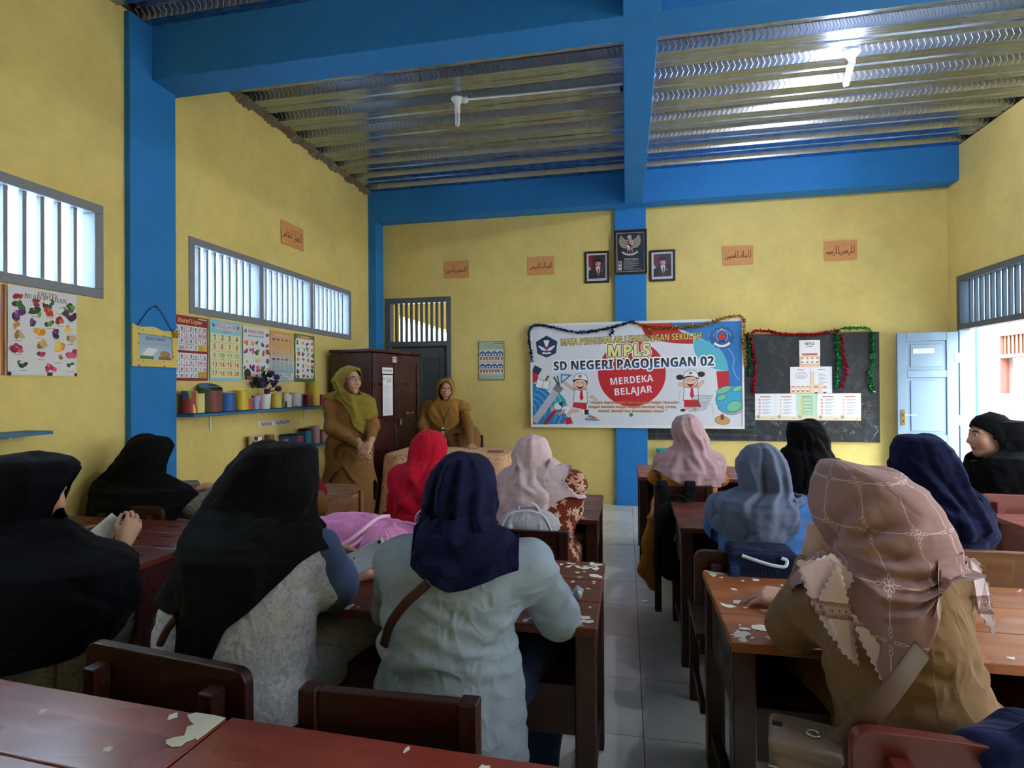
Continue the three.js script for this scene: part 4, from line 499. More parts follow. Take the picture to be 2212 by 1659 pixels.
// ---------------------------------------------------------------- the banner
{
  const x0 = 1.981, x1 = 4.336, y0 = 0.885, y1 = 2.092, t = thing('banner', 'large printed welcome banner lettered MPLS SD NEGERI PAGOJENGAN 02 on the front wall', 'banner', [(x0 + x1) / 2, (y0 + y1) / 2, 0.064]);
  const w = x1 - x0, h = y1 - y0, X = w / 2, Y = h / 2; slab(t, 'board', [-X, -Y, 0], [X, Y, 0.02], M.whitePaint, 0.003);
  for (const s of [-1, 1]) { slab(t, 'frame_rail', [s * X, -Y, 0.02], [s * (X - 0.022), Y, 0.03], M.whitePaint, 0.003); slab(t, 'frame_rail', [-X + 0.022, s * Y, 0.02], [X - 0.022, s * (Y - 0.03), 0.03], M.whitePaint, 0.003); }
  const mat = printed(2048, 1040, (c, w, h) => {
    const RED = '#c4202f', S = w / 1958, px = (x) => (x - 120) * S, py = (y) => (y - 150) * h / 960;   // laid out on the crop's own grid
    c.fillStyle = '#d9dbe6'; c.fillRect(0, 0, w, h);
    // blue corner with red band and pale disc
    c.fillStyle = '#2276bf'; c.beginPath(); c.moveTo(px(1430), 0); c.bezierCurveTo(px(1500), py(260), px(1900), py(200), px(1965), py(740)); c.lineTo(w, py(760)); c.lineTo(w, 0); c.fill();
    c.fillStyle = RED; c.beginPath(); c.moveTo(px(1160), 0); c.lineTo(px(1450), 0); c.bezierCurveTo(px(1490), py(200), px(1560), py(260), px(1650), py(280)); c.lineTo(px(1650), py(350)); c.bezierCurveTo(px(1450), py(345), px(1300), py(320), px(1210), py(250)); c.fill();
    c.fillStyle = '#55b4cc'; c.beginPath(); c.moveTo(px(1660), py(310)); c.bezierCurveTo(px(1830), py(300), px(1950), py(420), px(1965), py(605)); c.bezierCurveTo(px(1760), py(600), px(1620), py(470), px(1660), py(310)); c.fill(); c.fillStyle = RED; c.beginPath(); c.moveTo(px(1855), py(605)); c.lineTo(px(1965), py(605)); c.lineTo(px(1965), py(740)); c.lineTo(px(1870), py(780)); c.fill(); c.strokeStyle = '#b8dcf2'; c.lineWidth = 4; c.beginPath(); c.moveTo(px(1960), py(400)); c.quadraticCurveTo(px(2040), py(480), px(2000), py(570)); c.quadraticCurveTo(px(2010), py(640), px(2060), py(690)); c.stroke();
    // red disc
    c.fillStyle = RED; c.beginPath(); c.ellipse(px(1082), py(620), 318 * S, 312 * h / 960, 0, 0, 7); c.fill();
    // blue waves, ruler and pens at the lower left
    c.fillStyle = '#1f7fc0'; c.beginPath(); c.moveTo(0, py(705)); c.bezierCurveTo(px(260), py(720), px(320), py(850), px(520), py(1100)); c.lineTo(0, h); c.fill(); c.fillStyle = '#2f9fb8'; c.beginPath(); c.moveTo(px(380), py(800)); c.quadraticCurveTo(px(470), py(870), px(470), py(960)); c.lineTo(px(300), py(940)); c.fill(); c.strokeStyle = '#cfe3f2'; c.lineWidth = 4; for (let k = 0; k < 7; k++) { c.beginPath(); c.arc(px(90), py(960), (60 + k * 52) * S, -1.3, 0.5); c.stroke(); }
    c.save(); c.translate(px(265), py(905)); c.rotate(-0.95); c.fillStyle = '#b9bac4'; c.fillRect(-230 * S, -36 * S, 400 * S, 72 * S); c.fillStyle = '#7a7b86'; c.fillRect(150 * S, -42 * S, 70 * S, 84 * S); c.restore();
    c.fillStyle = RED; c.beginPath(); c.arc(px(110), py(640), 66 * S, 0, 7); c.fill(); c.save(); c.translate(px(160), py(580)); c.rotate(0.5); c.fillStyle = '#26305a'; c.fillRect(-40 * S, -40 * S, 80 * S, 70 * S); c.restore();
    c.save(); c.translate(px(222), py(715)); c.rotate(0.2); c.fillStyle = '#f1f1f4'; c.strokeStyle = '#3a3a44'; c.lineWidth = 4; c.fillRect(-66 * S, -40 * S, 132 * S, 84 * S); c.strokeRect(-66 * S, -40 * S, 132 * S, 84 * S); c.beginPath(); c.moveTo(0, -40 * S); c.lineTo(0, 44 * S); c.stroke(); c.restore();
    const stick = (x, y, a, L, q, col, tip) => { c.save(); c.translate(px(x), py(y)); c.rotate(a); c.fillStyle = col; c.fillRect(-L / 2 * S, -q / 2 * S, L * S, q * S); c.fillStyle = tip; c.beginPath(); c.moveTo(L / 2 * S, -q / 2 * S); c.lineTo((L / 2 + 24) * S, 0); c.lineTo(L / 2 * S, q / 2 * S); c.fill(); c.restore(); };
    stick(265, 655, 2.1, 50, 20, '#8a3a34', '#c98a5a'); stick(355, 685, 1.05, 100, 16, '#3a3f4e', RED); stick(376, 680, 1.35, 100, 14, '#2e6a5a', RED); c.strokeStyle = '#2f86b8'; c.lineWidth = 15; c.lineJoin = 'miter'; c.beginPath(); c.moveTo(px(408), py(624)); c.lineTo(px(496), py(630)); c.lineTo(px(408), py(700)); c.closePath(); c.stroke();
    stick(290, 1040, -0.95, 190, 34, '#a02530', '#d9a07c'); stick(330, 950, -0.95, 60, 30, '#d9a07c', '#d9a07c'); c.fillStyle = '#e6e6ee'; c.beginPath(); c.arc(px(375), py(930), 36 * S, 0, 7); c.fill(); c.fillStyle = '#2b3348'; c.beginPath(); c.moveTo(px(372), py(905)); c.lineTo(px(425), py(880)); c.lineTo(px(412), py(940)); c.fill(); c.fillStyle = '#e6e6ee'; c.beginPath(); c.arc(px(450), py(965), 38 * S, 0, 7); c.fill(); stick(400, 995, -0.6, 70, 26, '#d08e70', '#d08e70'); stick(700, 1058, 0.06, 130, 26, '#4f97d0', '#e0b090'); stick(690, 1030, 0.35, 110, 24, '#c06a50', '#e0b090'); c.save(); c.translate(px(540), py(1050)); c.rotate(-0.35); c.fillStyle = '#d9dae2'; c.fillRect(-40 * S, -34 * S, 110 * S, 66 * S); c.fillStyle = RED; c.fillRect(-100 * S, -34 * S, 62 * S, 66 * S); c.restore();
    // emblem left: dark pentagon, white wings and torch
    c.fillStyle = '#22305c'; c.beginPath(); [[262, 243], [366, 300], [352, 410], [262, 452], [172, 412], [158, 300]].forEach(([x, y], i) => c[i ? 'lineTo' : 'moveTo'](px(x), py(y))); c.closePath(); c.fill(); c.strokeStyle = '#1a2038'; c.lineWidth = 6; c.stroke(); c.fillStyle = '#e6e6e8'; for (const s of [-1, 1]) { c.beginPath(); c.moveTo(px(262), py(388)); c.quadraticCurveTo(px(262 + s * 40), py(395), px(262 + s * 80), py(335)); c.quadraticCurveTo(px(262 + s * 50), py(345), px(262 + s * 24), py(360)); c.fill(); for (let k = 0; k < 3; k++) { c.beginPath(); c.ellipse(px(262 + s * (48 + k * 9)), py(372 - k * 10), 22 * S, 7 * S, -s * 0.7, 0, 7); c.fill(); } } for (let k = -2; k <= 2; k++) { c.save(); c.translate(px(262), py(360)); c.rotate(k * 0.16); c.fillRect(-6 * S, -80 * S, 11 * S, 74 * S); c.restore(); } c.fillStyle = RED; c.beginPath(); c.moveTo(px(262), py(335)); c.lineTo(px(274), py(368)); c.lineTo(px(262), py(388)); c.lineTo(px(250), py(368)); c.fill(); c.fillStyle = '#e6e6e8'; c.beginPath(); c.moveTo(px(218), py(404)); c.quadraticCurveTo(px(240), py(394), px(262), py(408)); c.quadraticCurveTo(px(284), py(394), px(306), py(404)); c.lineTo(px(304), py(422)); c.quadraticCurveTo(px(284), py(412), px(262), py(424)); c.quadraticCurveTo(px(240), py(412), px(220), py(422)); c.fill();
    // emblem right: scalloped blue roundel with a red jar
    c.fillStyle = '#1d5ea0'; c.strokeStyle = '#173a6e'; c.lineWidth = 5; c.beginPath(); for (let k = 0; k <= 90; k++) { const a = k / 90 * PI * 2, q = 100 + 7 * Math.cos(a * 12); c[k ? 'lineTo' : 'moveTo'](px(1908) + Math.cos(a) * q * S, py(298) + Math.sin(a) * q * S); } c.fill(); c.stroke(); c.strokeStyle = '#dfe6ee'; c.lineWidth = 9; c.setLineDash([4, 7]); c.beginPath(); c.arc(px(1908), py(298), 78 * S, -0.2, 3.34, true); c.stroke(); c.setLineDash([]); c.lineWidth = 4; c.beginPath(); c.ellipse(px(1908), py(285), 48 * S, 58 * S, 0, 0, 7); c.stroke(); c.fillStyle = RED; c.beginPath(); c.ellipse(px(1908), py(294), 34 * S, 27 * S, 0, 0, 7); c.fill(); c.fillRect(px(1894), py(250), 26 * S, 30 * S); c.fillStyle = '#16285a'; c.fillRect(px(1880), py(324), 56 * S, 18 * S); c.strokeStyle = '#e4e6ea'; c.lineWidth = 24; c.beginPath(); c.arc(px(1908), py(290), 88 * S, 0.7, 2.45); c.stroke(); c.fillStyle = '#d9a44a'; c.beginPath(); c.arc(px(1906), py(214), 9, 0, 7); c.fill();
    // lettering, rising slightly to the right as it was hung
    const line = (s, x, y, max, font, fill, stroke, lw, rot, white) => { c.save(); c.translate(px(x), py(y)); c.rotate(rot); if (white) { c.font = font; c.textAlign = 'center'; c.textBaseline = 'middle'; c.lineJoin = 'round'; c.strokeStyle = '#f2f2f6'; c.lineWidth = white; c.strokeText(s, 0, 0, max * S); } txt(c, s, 0, 0, font, fill, max * S, stroke, lw); c.restore(); };
    line('MASA PENGENALAN LINGKUNGAN SEKOLAH', 1064, 292, 1330, 'bold 92px sans-serif', '#d9c25c', '#3a3a34', 10, -0.028);
    line('MPLS', 1056, 400, 545, '900 168px sans-serif', '#ecdf92', '#4a4a52', 16, -0.012, 34);
    const grad = c.createLinearGradient(0, -46, 0, 46); grad.addColorStop(0, '#1c2330'); grad.addColorStop(0.5, '#22304a'); grad.addColorStop(1, '#2f6aa6'); line('SD NEGERI PAGOJENGAN 02', 1082, 526, 1510, '900 128px sans-serif', grad, undefined, 0, -0.02, 26);
    line('MERDEKA', 1078, 680, 410, 'bold 100px sans-serif', '#ece6ec', undefined, 0, -0.08); line('BELAJAR', 1094, 782, 362, 'bold 100px sans-serif', '#ece6ec', undefined, 0, -0.08);
    line('" Dengan Kegiatan MPLS Kita Ciptakan Pelajar Pancasila', 1090, 894, 840, 'italic bold 34px sans-serif', '#c88a3a', '#8a4a2a', 3, 0); line('Dengan Merdeka Belajar Menjadi Generasi Yang Cerdas,', 1082, 936, 830, 'italic bold 34px sans-serif', '#c88a3a', '#8a4a2a', 3, 0); line('Kreatif, Mandiri Dan Berwawasan Global "', 1080, 976, 640, 'italic bold 34px sans-serif', '#c88a3a', '#8a4a2a', 3, 0); c.fillStyle = '#2f8a4a'; c.beginPath(); c.arc(px(1076), py(1012), 18 * S, 0, 7); c.fill();
    // two cheering pupils in red and white
    const pupil = (x, y, girl) => {
      c.save(); c.translate(px(x), py(y)); c.scale(S, S); c.lineWidth = 4; c.strokeStyle = '#3a2a2a'; c.lineCap = 'round'; const skin = '#e6b8a2';
      const limb = (pts, q, col) => { c.strokeStyle = '#3a2a2a'; c.lineWidth = q + 5; c.beginPath(); pts.forEach(([a, b], i) => c[i ? 'lineTo' : 'moveTo'](a, b)); c.stroke(); c.strokeStyle = col; c.lineWidth = q; c.stroke(); };
      if (!girl) { limb([[-50, 60], [-100, 20], [-150, -20]], 22, skin); limb([[60, 90], [110, 120]], 26, '#e8e8ee'); limb([[110, 120], [150, 150]], 20, skin); limb([[-30, 260], [-80, 262], [-110, 290]], 26, skin); limb([[30, 260], [40, 300], [70, 300]], 26, '#f0f0f2'); c.fillStyle = '#1c1c22'; c.fillRect(40, 252, 40, 48); } else { limb([[-40, 60], [-70, 30], [-100, 20]], 22, skin); limb([[50, 60], [90, 20], [110, 0]], 22, skin); limb([[-20, 240], [-60, 270]], 22, skin); limb([[20, 240], [40, 270]], 18, skin); c.fillStyle = '#1c1c22'; c.fillRect(-92, 262, 40, 22); }
      c.fillStyle = '#e4e4ec'; c.strokeStyle = '#3a3a40'; c.lineWidth = 4; c.beginPath(); c.moveTo(-56, 50); c.lineTo(66, 50); c.lineTo(70, 185); c.lineTo(-66, 180); c.closePath(); c.fill(); c.stroke(); c.fillStyle = RED; c.beginPath(); if (girl) { c.moveTo(-60, 172); c.lineTo(70, 172); c.lineTo(96, 240); c.lineTo(-62, 240); } else { c.moveTo(-66, 180); c.lineTo(64, 184); c.lineTo(60, 250); c.lineTo(-76, 226); } c.fill(); c.beginPath(); c.moveTo(4, 58); c.lineTo(22, 58); c.lineTo(30, 140); c.lineTo(10, 160); c.lineTo(-6, 130); c.fill();
      if (girl) { c.fillStyle = '#2c1e1c'; for (const s of [-1, 1]) { c.beginPath(); c.ellipse(s * 96, -60 - s * 14, 34, 26, 0, 0, 7); c.fill(); } }
      c.fillStyle = '#2c1e1c'; c.beginPath(); c.ellipse(0, -30, 72, 70, 0, PI, 0); c.fill(); if (!girl) c.fillRect(40, -50, 32, 50); c.fillStyle = skin; c.strokeStyle = '#3a2a2a'; c.beginPath(); c.ellipse(0, 0, 64, 58, 0, 0, 7); c.fill(); c.stroke(); c.beginPath(); for (const s of [-1, 1]) { c.moveTo(s * 24 - 14, -16); c.quadraticCurveTo(s * 24, -26, s * 24 + 14, -16); } c.stroke(); c.fillStyle = '#7a2428'; c.beginPath(); c.moveTo(-38, 8); c.quadraticCurveTo(0, 16, 38, 8); c.quadraticCurveTo(20, 50, 0, 48); c.quadraticCurveTo(-24, 46, -38, 8); c.fill(); c.fillStyle = '#f0eef0'; c.fillRect(-28, 10, 56, 8);
      c.fillStyle = '#eceaf0'; c.strokeStyle = '#3a3a40'; c.beginPath(); c.moveTo(-66, -46); c.quadraticCurveTo(-60, -112, 6, -114); c.quadraticCurveTo(72, -110, 74, -30); c.quadraticCurveTo(30, -62, -30, -56); c.closePath(); c.fill(); c.stroke(); c.fillStyle = '#1e1e24'; c.beginPath(); c.moveTo(-70, -42); c.quadraticCurveTo(-20, -70, 30, -52); c.quadraticCurveTo(-20, -52, -70, -36); c.fill(); c.fillStyle = '#a06a3a'; c.fillRect(-14, -96, 30, 22); c.restore();
    };
    pupil(590, 722, false); pupil(1624, 704, true); c.strokeStyle = '#4a4a54'; c.lineWidth = 3; for (let k = 0; k < 14; k++) { c.beginPath(); c.moveTo(px(1600 + k * 3), py(985 - k * 12)); c.lineTo(px(1760 + k * 5), py(960 - k * 10)); c.stroke(); } c.setLineDash([16, 12]); c.beginPath(); c.moveTo(px(1530), py(780)); c.quadraticCurveTo(px(1500), py(900), px(1550), py(960)); c.moveTo(px(1720), py(890)); c.quadraticCurveTo(px(1850), py(900), px(1820), py(1010)); c.stroke(); c.setLineDash([]);
    // globe
    c.strokeStyle = '#8a5a48'; c.lineWidth = 8; c.beginPath(); c.arc(px(1985), py(868), 142 * S, 0.3, 2.6); c.stroke(); c.fillStyle = '#3aa6d0'; c.beginPath(); c.arc(px(1980), py(866), 132 * S, 0, 7); c.fill(); c.strokeStyle = '#2b5a6e'; c.lineWidth = 4; c.stroke(); c.fillStyle = '#79c49c'; for (const [x, y, a, b] of [[1920, 780, 70, 30], [1900, 850, 44, 26], [2010, 930, 70, 50], [2040, 770, 50, 24]]) { c.beginPath(); c.ellipse(px(x), py(y), a * S, b * S, -0.4, 0, 7); c.fill(); c.stroke(); } c.fillStyle = '#d99a54'; c.beginPath(); c.ellipse(px(1905), py(1060), 66 * S, 40 * S, 0.1, 0, 7); c.fill(); c.stroke(); c.fillStyle = '#7a3a34'; c.fillRect(px(1890), py(1005), 30 * S, 50 * S);
  }, 0.5);
  const g = new THREE.PlaneGeometry(w - 0.05, h - 0.066, 60, 30), p = g.attributes.position; for (let i = 0; i < p.count; i++) { const x = p.getX(i), y = p.getY(i); p.setZ(i, 0.004 * Math.max(0, noise3(x * 5, y * 7, 1)) + 0.0035 * Math.abs(noise3(x * 14 + y * 5, y * 6, 3))); } g.computeVertexNormals(); part(t, 'printed_vinyl', g, mat, [0, 0, 0.022]);
}
// ---------------------------------------------------------------- tinsel
function garland(label, pts, col, seed, { r = 0.024, tails = [], group = 'tinsel garlands' } = {}) {
  const t = thing('tinsel_garland', label, 'garland', pts[0], 0, group), m = new THREE.MeshStandardMaterial({ color: col, roughness: 0.25, metalness: 0.85, side: THREE.DoubleSide }), rnd = rng(seed), pos = [];
  const lines = [pts, ...tails].map((l) => l.map((p) => [p[0] - pts[0][0], p[1] - pts[0][1], p[2] - pts[0][2]]));
  for (const l of lines) {
    const c = new THREE.CatmullRomCurve3(l.map((p) => V(...p)), false, 'centripetal'), L = c.getLength(), n = Math.round(L * 700);
    part(t, 'garland_cord', new THREE.TubeGeometry(c, Math.max(8, Math.round(L * 60)), 0.006, 6), m);
    for (let i = 0; i < n; i++) { const q = c.getPointAt(rnd()), d = V(rnd() - 0.5, rnd() - 0.5, (rnd() - 0.3) * 0.8).normalize(), e = V(rnd() - 0.5, rnd() - 0.5, rnd() - 0.5).cross(d).normalize().multiplyScalar(0.0035), k = r * (0.6 + 0.7 * rnd()), f = q.clone().addScaledVector(d, k); pos.push(q.x - e.x, q.y - e.y, q.z - e.z, q.x + e.x, q.y + e.y, q.z + e.z, f.x + e.x, f.y + e.y, f.z + e.z, q.x - e.x, q.y - e.y, q.z - e.z, f.x + e.x, f.y + e.y, f.z + e.z, f.x - e.x, f.y - e.y, f.z - e.z); }
  }
  const g = new THREE.BufferGeometry(); g.setAttribute('position', new THREE.Float32BufferAttribute(pos, 3)); g.computeVertexNormals(); part(t, 'tinsel_fringe', g, m).userData.kind = 'stuff';
}
garland('blue tinsel garland along the left half of the banner top', [[2.002, 1.658, 0.11], [2, 2.058, 0.11], [2.548, 1.979, 0.11], [2.905, 2.022, 0.11], [3.152, 2.089, 0.11]], '#20386f', 51, { tails: [[[2.925, 2.032, 0.11], [2.935, 1.979, 0.115], [2.894, 1.938, 0.115]]] });
garland('gold tinsel garland along the right half of the banner top', [[3.152, 2.083, 0.11], [3.323, 2.021, 0.11], [3.82, 2.013, 0.11], [4.31, 2.1, 0.11], [4.327, 1.823, 0.11], [4.349, 1.572, 0.11]], '#b8862b', 52, { tails: [[[3.339, 2.026, 0.11], [3.348, 1.958, 0.115], [3.337, 1.896, 0.115]]] });
garland('red tinsel garland hanging at the left side and top of the blackboard', [[4.43, 1.27, 0.045], [4.461, 1.573, 0.045], [4.436, 1.937, 0.045], [4.782, 1.908, 0.045], [5.058, 1.901, 0.045], [5.275, 1.935, 0.045]], '#b3162c', 53);
garland('short green tinsel strand beside the banner edge', [[4.383, 1.938, 0.045], [4.405, 1.725, 0.05], [4.399, 1.462, 0.045]], '#1d7a3c', 54);
garland('green tinsel garland over the right top corner of the blackboard', [[5.265, 1.326, 0.045], [5.286, 1.66, 0.045], [5.293, 1.935, 0.045], [5.462, 1.955, 0.045], [5.594, 1.932, 0.045], [5.613, 1.605, 0.045], [5.588, 1.46, 0.05], [5.611, 1.285, 0.045]], '#1f9a4a', 55);
garland('short red tinsel strand hanging beside the green one on the blackboard', [[5.317, 1.894, 0.05], [5.333, 1.659, 0.05], [5.364, 1.536, 0.05], [5.313, 1.326, 0.05]], '#b8202f', 56);
// ---------------------------------------------------------------- hanging motto board on the blue column
{
  const zc = 3.42, t = thing('motto_sign', 'small yellow framed sign lettered BUDAYAKAN hanging on the blue column', 'sign', [0.046, 1.638, zc], PI / 2);
  const s = new THREE.Shape(); s.moveTo(-0.18, -0.13); s.lineTo(0.18, -0.13); s.lineTo(0.18, 0.1); s.bezierCurveTo(0.12, 0.13, 0.08, 0.09, 0, 0.125); s.bezierCurveTo(-0.06, 0.14, -0.1, 0.1, -0.18, 0.135); s.closePath(); const hole = new THREE.Path(); hole.moveTo(-0.135, -0.085); hole.lineTo(-0.135, 0.08); hole.lineTo(0.135, 0.075); hole.lineTo(0.135, -0.085); hole.closePath(); s.holes.push(hole);
  part(t, 'sign_frame', uvBox(new THREE.ExtrudeGeometry(s, { depth: 0.01, bevelEnabled: true, bevelSize: 0.002, bevelThickness: 0.002, bevelSegments: 1 })), new THREE.MeshStandardMaterial({ roughness: 0.7, map: canvasTex(256, 256, (c) => { c.fillStyle = '#d8c268'; c.fillRect(0, 0, 256, 256); const r = rng(3); for (let i = 0; i < 26; i++) { c.fillStyle = ['#c0562f', '#8a5a36', '#6aa0b8', '#b8432f'][(r() * 4) | 0]; c.beginPath(); c.arc(r() * 256, r() * 256, 4 + r() * 5, 0, 7); c.fill(); } }, { wrap: true, repeat: [5, 5] }) }));
  part(t, 'picture_sheet', new THREE.PlaneGeometry(0.275, 0.17), printed(512, 320, (c, w, h) => { const g = c.createLinearGradient(0, 0, 0, h); g.addColorStop(0, '#7fa6cc'); g.addColorStop(1, '#b4c8da'); c.fillStyle = g; c.fillRect(0, 0, w, h); txt(c, 'BUDAYAKAN', w / 2, 56, 'bold 56px sans-serif', '#7a3a6a', w * 0.56); txt(c, 'Senyum, Salam, Sapa', w / 2, 118, 'bold italic 44px serif', '#c9924a', w * 0.84); c.fillStyle = '#dfe3e6'; c.beginPath(); c.moveTo(60, 260); c.lineTo(150, 170); c.lineTo(300, 180); c.lineTo(200, 270); c.fill(); c.fillStyle = '#a87a5a'; c.beginPath(); c.ellipse(400, 240, 80, 40, 0, 0, 7); c.fill(); c.fillStyle = '#5a7a4a'; c.fillRect(30, 270, 200, 40); c.fillStyle = '#8a6a4a'; c.fillRect(300, 270, 190, 40); }), [0, -0.003, 0.003]);
  part(t, 'hanging_string', tube([[-0.15, 0.12, 0.006], [0.0, 0.265, 0.003], [0.14, 0.11, 0.006]], 0.0025, 20, 6), M.darkPlastic); part(t, 'nail', new THREE.CylinderGeometry(0.004, 0.004, 0.03, 8), M.darkPlastic, [0, 0.266, 0.004], [PI / 2, 0, 0]);
  const petals = []; for (let k = 0; k < 7; k++) petals.push(placed(new THREE.SphereGeometry(0.017, 8, 6).scale(1, 0.45, 0.4), 0.15 + Math.cos(k * 0.9) * 0.016, 0.1 + Math.sin(k * 0.9) * 0.016, 0.02, 0, 0, k * 0.9)); part(t, 'ribbon_bow', merged(petals), std('#b0842f', 0.35, { metalness: 0.6 }));
}
// ---------------------------------------------------------------- shelves on the left wall and the crafts on them
function shelf(label, z0, z1, y, d = 0.17, rise = 0) { const t = thing('wall_shelf', label, 'shelf', [0, y, (z0 + z1) / 2]), L = z0 - z1; const b = slab(t, 'shelf_board', [0, -0.018, -L / 2], [d, 0, L / 2], std('#2d6f9e', 0.5), 0.003); b.rotation.x = rise; for (const k of [-0.32, 0.32]) { slab(t, 'bracket', [0.0, -0.14, k * L - 0.006], [0.012, -0.018, k * L + 0.006], M.whitePaint, 0.002); slab(t, 'bracket_arm', [0.0, -0.03, k * L - 0.006], [d * 0.8, -0.018, k * L + 0.006], M.whitePaint, 0.002); } return t; }
shelf('upper blue wall shelf crowded with home made pencil tins', 3.23, 1.27, 1.185);
shelf('lower blue wall shelf behind the black veil with crafts', 2.5, 1.27, 0.815);
shelf('end of a blue shelf at the left picture edge', 5.2, 4.19, 1.15);
for (const [z, s, l] of [[2.2, 'PAPAN', 'small paper label lettered PAPAN under the upper shelf'], [1.97, 'PAJANGAN', 'small paper label lettered PAJANGAN under the upper shelf']]) wallSheet('paper_label', l, 'label', 'l', [z + 0.12, z - 0.11, 1.03, 1.075], (c, w, h) => { c.fillStyle = '#dcd8de'; c.fillRect(0, 0, w, h); txt(c, s, w / 2, h / 2 + 3, 'bold 76px sans-serif', '#3a3a44', w - 20); }, { px: 384, wave: 0.001 });
const pat = (draw) => canvasTex(256, 256, draw, { wrap: true });
function tin(label, [x, y, z], r, h, draw, { box: square, slant = 0, rim = '#c9c9cc' } = {}) {
  const t = thing('pencil_holder', label, 'pencil holder', [x, y, z], 0, 'home made pencil holders on the shelf'), m = new THREE.MeshStandardMaterial({ roughness: 0.6, map: pat(draw), side: THREE.DoubleSide });
  const prof = [[0, 0.003], [r - 0.004, 0.003], [r, 0.006], [r, h - 0.003], [r - 0.003, h], [r - 0.005, h - 0.004], [r - 0.005, 0.01], [0, 0.01]], g = square ? lathe(prof, 4) : lathe(prof, 28);
  if (slant) { const p = g.attributes.position; for (let i = 0; i < p.count; i++) if (p.getY(i) > h * 0.5) p.setY(i, p.getY(i) + slant * -p.getZ(i) / r * 0.5); g.computeVertexNormals(); }
  const b = part(t, 'tin_body', g, m); b.rotation.y = square ? PI / 4 : 1.2; if (!square) part(t, 'rim', new THREE.TorusGeometry(r, 0.002, 6, 28), std(rim, 0.35, { metalness: 0.4 }), [0, h, 0], [PI / 2, 0, 0]); return t;
}
const dots = (bg, cols, n = 26, s = 20, seed = 1) => (c) => { c.fillStyle = bg; c.fillRect(0, 0, 256, 256); const r = rng(seed); for (let i = 0; i < n; i++) { c.fillStyle = cols[(r() * cols.length) | 0]; c.beginPath(); c.ellipse(r() * 256, r() * 256, s * (0.4 + r() * 0.8), s * (0.4 + r() * 0.6), r() * 3, 0, 7); c.fill(); } };
const bands = (...st) => (c) => { const g = c.createLinearGradient(0, 0, 0, 256); st.forEach((q, i) => g.addColorStop(i / (st.length - 1), q)); c.fillStyle = g; c.fillRect(0, 0, 256, 256); };
const onTop = (u, x = 0.085) => { const z = u; return [x, 1.186, z]; };
const zs = [3.172, 3.09, 2.967, 2.807, 2.704, 2.64, 2.557, 2.459, 2.344, 2.185, 2.022, 1.878, 1.779, 1.693, 1.563, 1.436];
tin('red patterned pencil tin with a green foot, first on the upper shelf', onTop(zs[0]), 0.05, 0.16, dots('#9a3430', ['#c24a2e', '#3a5a9a', '#d9c24a', '#6a9a4a'], 26, 22, 2));
tin('cream pencil tin with red hearts beside the first red tin', onTop(zs[1]), 0.042, 0.14, dots('#d9c98a', ['#c2432e', '#d97a3a', '#6a8ab0'], 22, 20, 3));
tin('tall slanted craft holder in dark red, green and blue', onTop(zs[2]), 0.08, 0.19, (c) => { const g = c.createLinearGradient(0, 0, 256, 0); ['#7a2e2a', '#3a6a4a', '#2e5a8a', '#3a7a5a', '#8a3a3a'].forEach((q, i) => g.addColorStop(i / 4, q)); c.fillStyle = g; c.fillRect(0, 0, 256, 256); c.fillStyle = '#d8d2da'; c.fillRect(110, 130, 50, 70); }, { slant: 0.06 });
tin('wide blue pencil tin with white stickers on the upper shelf', onTop(zs[3]), 0.066, 0.145, (c) => { c.fillStyle = '#2458a0'; c.fillRect(0, 0, 256, 256); c.fillStyle = '#dfe2ea'; for (const [x, y] of [[40, 60], [150, 50], [60, 150], [150, 150]]) c.fillRect(x, y, 40, 46); });
tin('small navy pencil tin squeezed between the blue and yellow ones', onTop(zs[4], 0.06), 0.024, 0.11, bands('#26304a', '#1c2438'));
tin('yellow box shaped holder with brown squares', onTop(zs[5]), 0.058, 0.16, (c) => { c.fillStyle = '#d9c13a'; c.fillRect(0, 0, 256, 256); c.fillStyle = '#8a5a2e'; for (let i = 0; i < 9; i++) c.fillRect(30 + (i % 3) * 80, 30 + ((i / 3) | 0) * 80, 34, 34); }, { box: true });
tin('short red pencil tin left of the pink and blue tin', onTop(zs[6], 0.09), 0.04, 0.095, dots('#b8404a', ['#d96a5a', '#8a2a3a'], 20, 24, 5));
tin('blue tin with a pink swirl in front of the flower pot', onTop(zs[7], 0.09), 0.038, 0.115, dots('#4a7ab0', ['#d98ab0', '#c94a7a', '#8ab0d8'], 12, 44, 6));
tin('mustard and brown pencil tin right of the flower pot', onTop(zs[9]), 0.05, 0.13, bands('#8a5a3a', '#d9a83a', '#c9b04a', '#6a8a4a'));
tin('white tin with a black leaf print, left of its twin', onTop(zs[10]), 0.042, 0.135, dots('#d9d6d2', ['#3a3a40', '#55505a', '#8a8a8a'], 60, 12, 8));
tin('white tin with a black leaf print, right of its twin', onTop(zs[11]), 0.046, 0.13, dots('#d9d6d2', ['#3a3a40', '#55505a', '#5a6a5a'], 60, 12, 9));
tin('plain blue tin half hidden behind the white printed ones', onTop(zs[12], 0.06), 0.03, 0.12, bands('#3a6a9a', '#2e5580'));
tin('dark red pencil tin beside the tall green and yellow one', onTop(zs[13]), 0.04, 0.115, dots('#8a2a30', ['#b8453a', '#6a1c26'], 30, 20, 10));
tin('tallest holder, green fading to yellow with a red foot', onTop(zs[14]), 0.046, 0.235, (c) => { const g = c.createLinearGradient(0, 0, 0, 256); ['#4fae4a', '#b8c84a', '#d9b84a', '#b0502e'].forEach((q, i) => g.addColorStop(i / 3, q)); c.fillStyle = g; c.fillRect(0, 0, 256, 256); });
tin('slim red tin at the end of the upper shelf behind the woman in brown', onTop(zs[15]), 0.022, 0.11, dots('#9a2a34', ['#c9564a', '#7a1c2a'], 20, 18, 11));
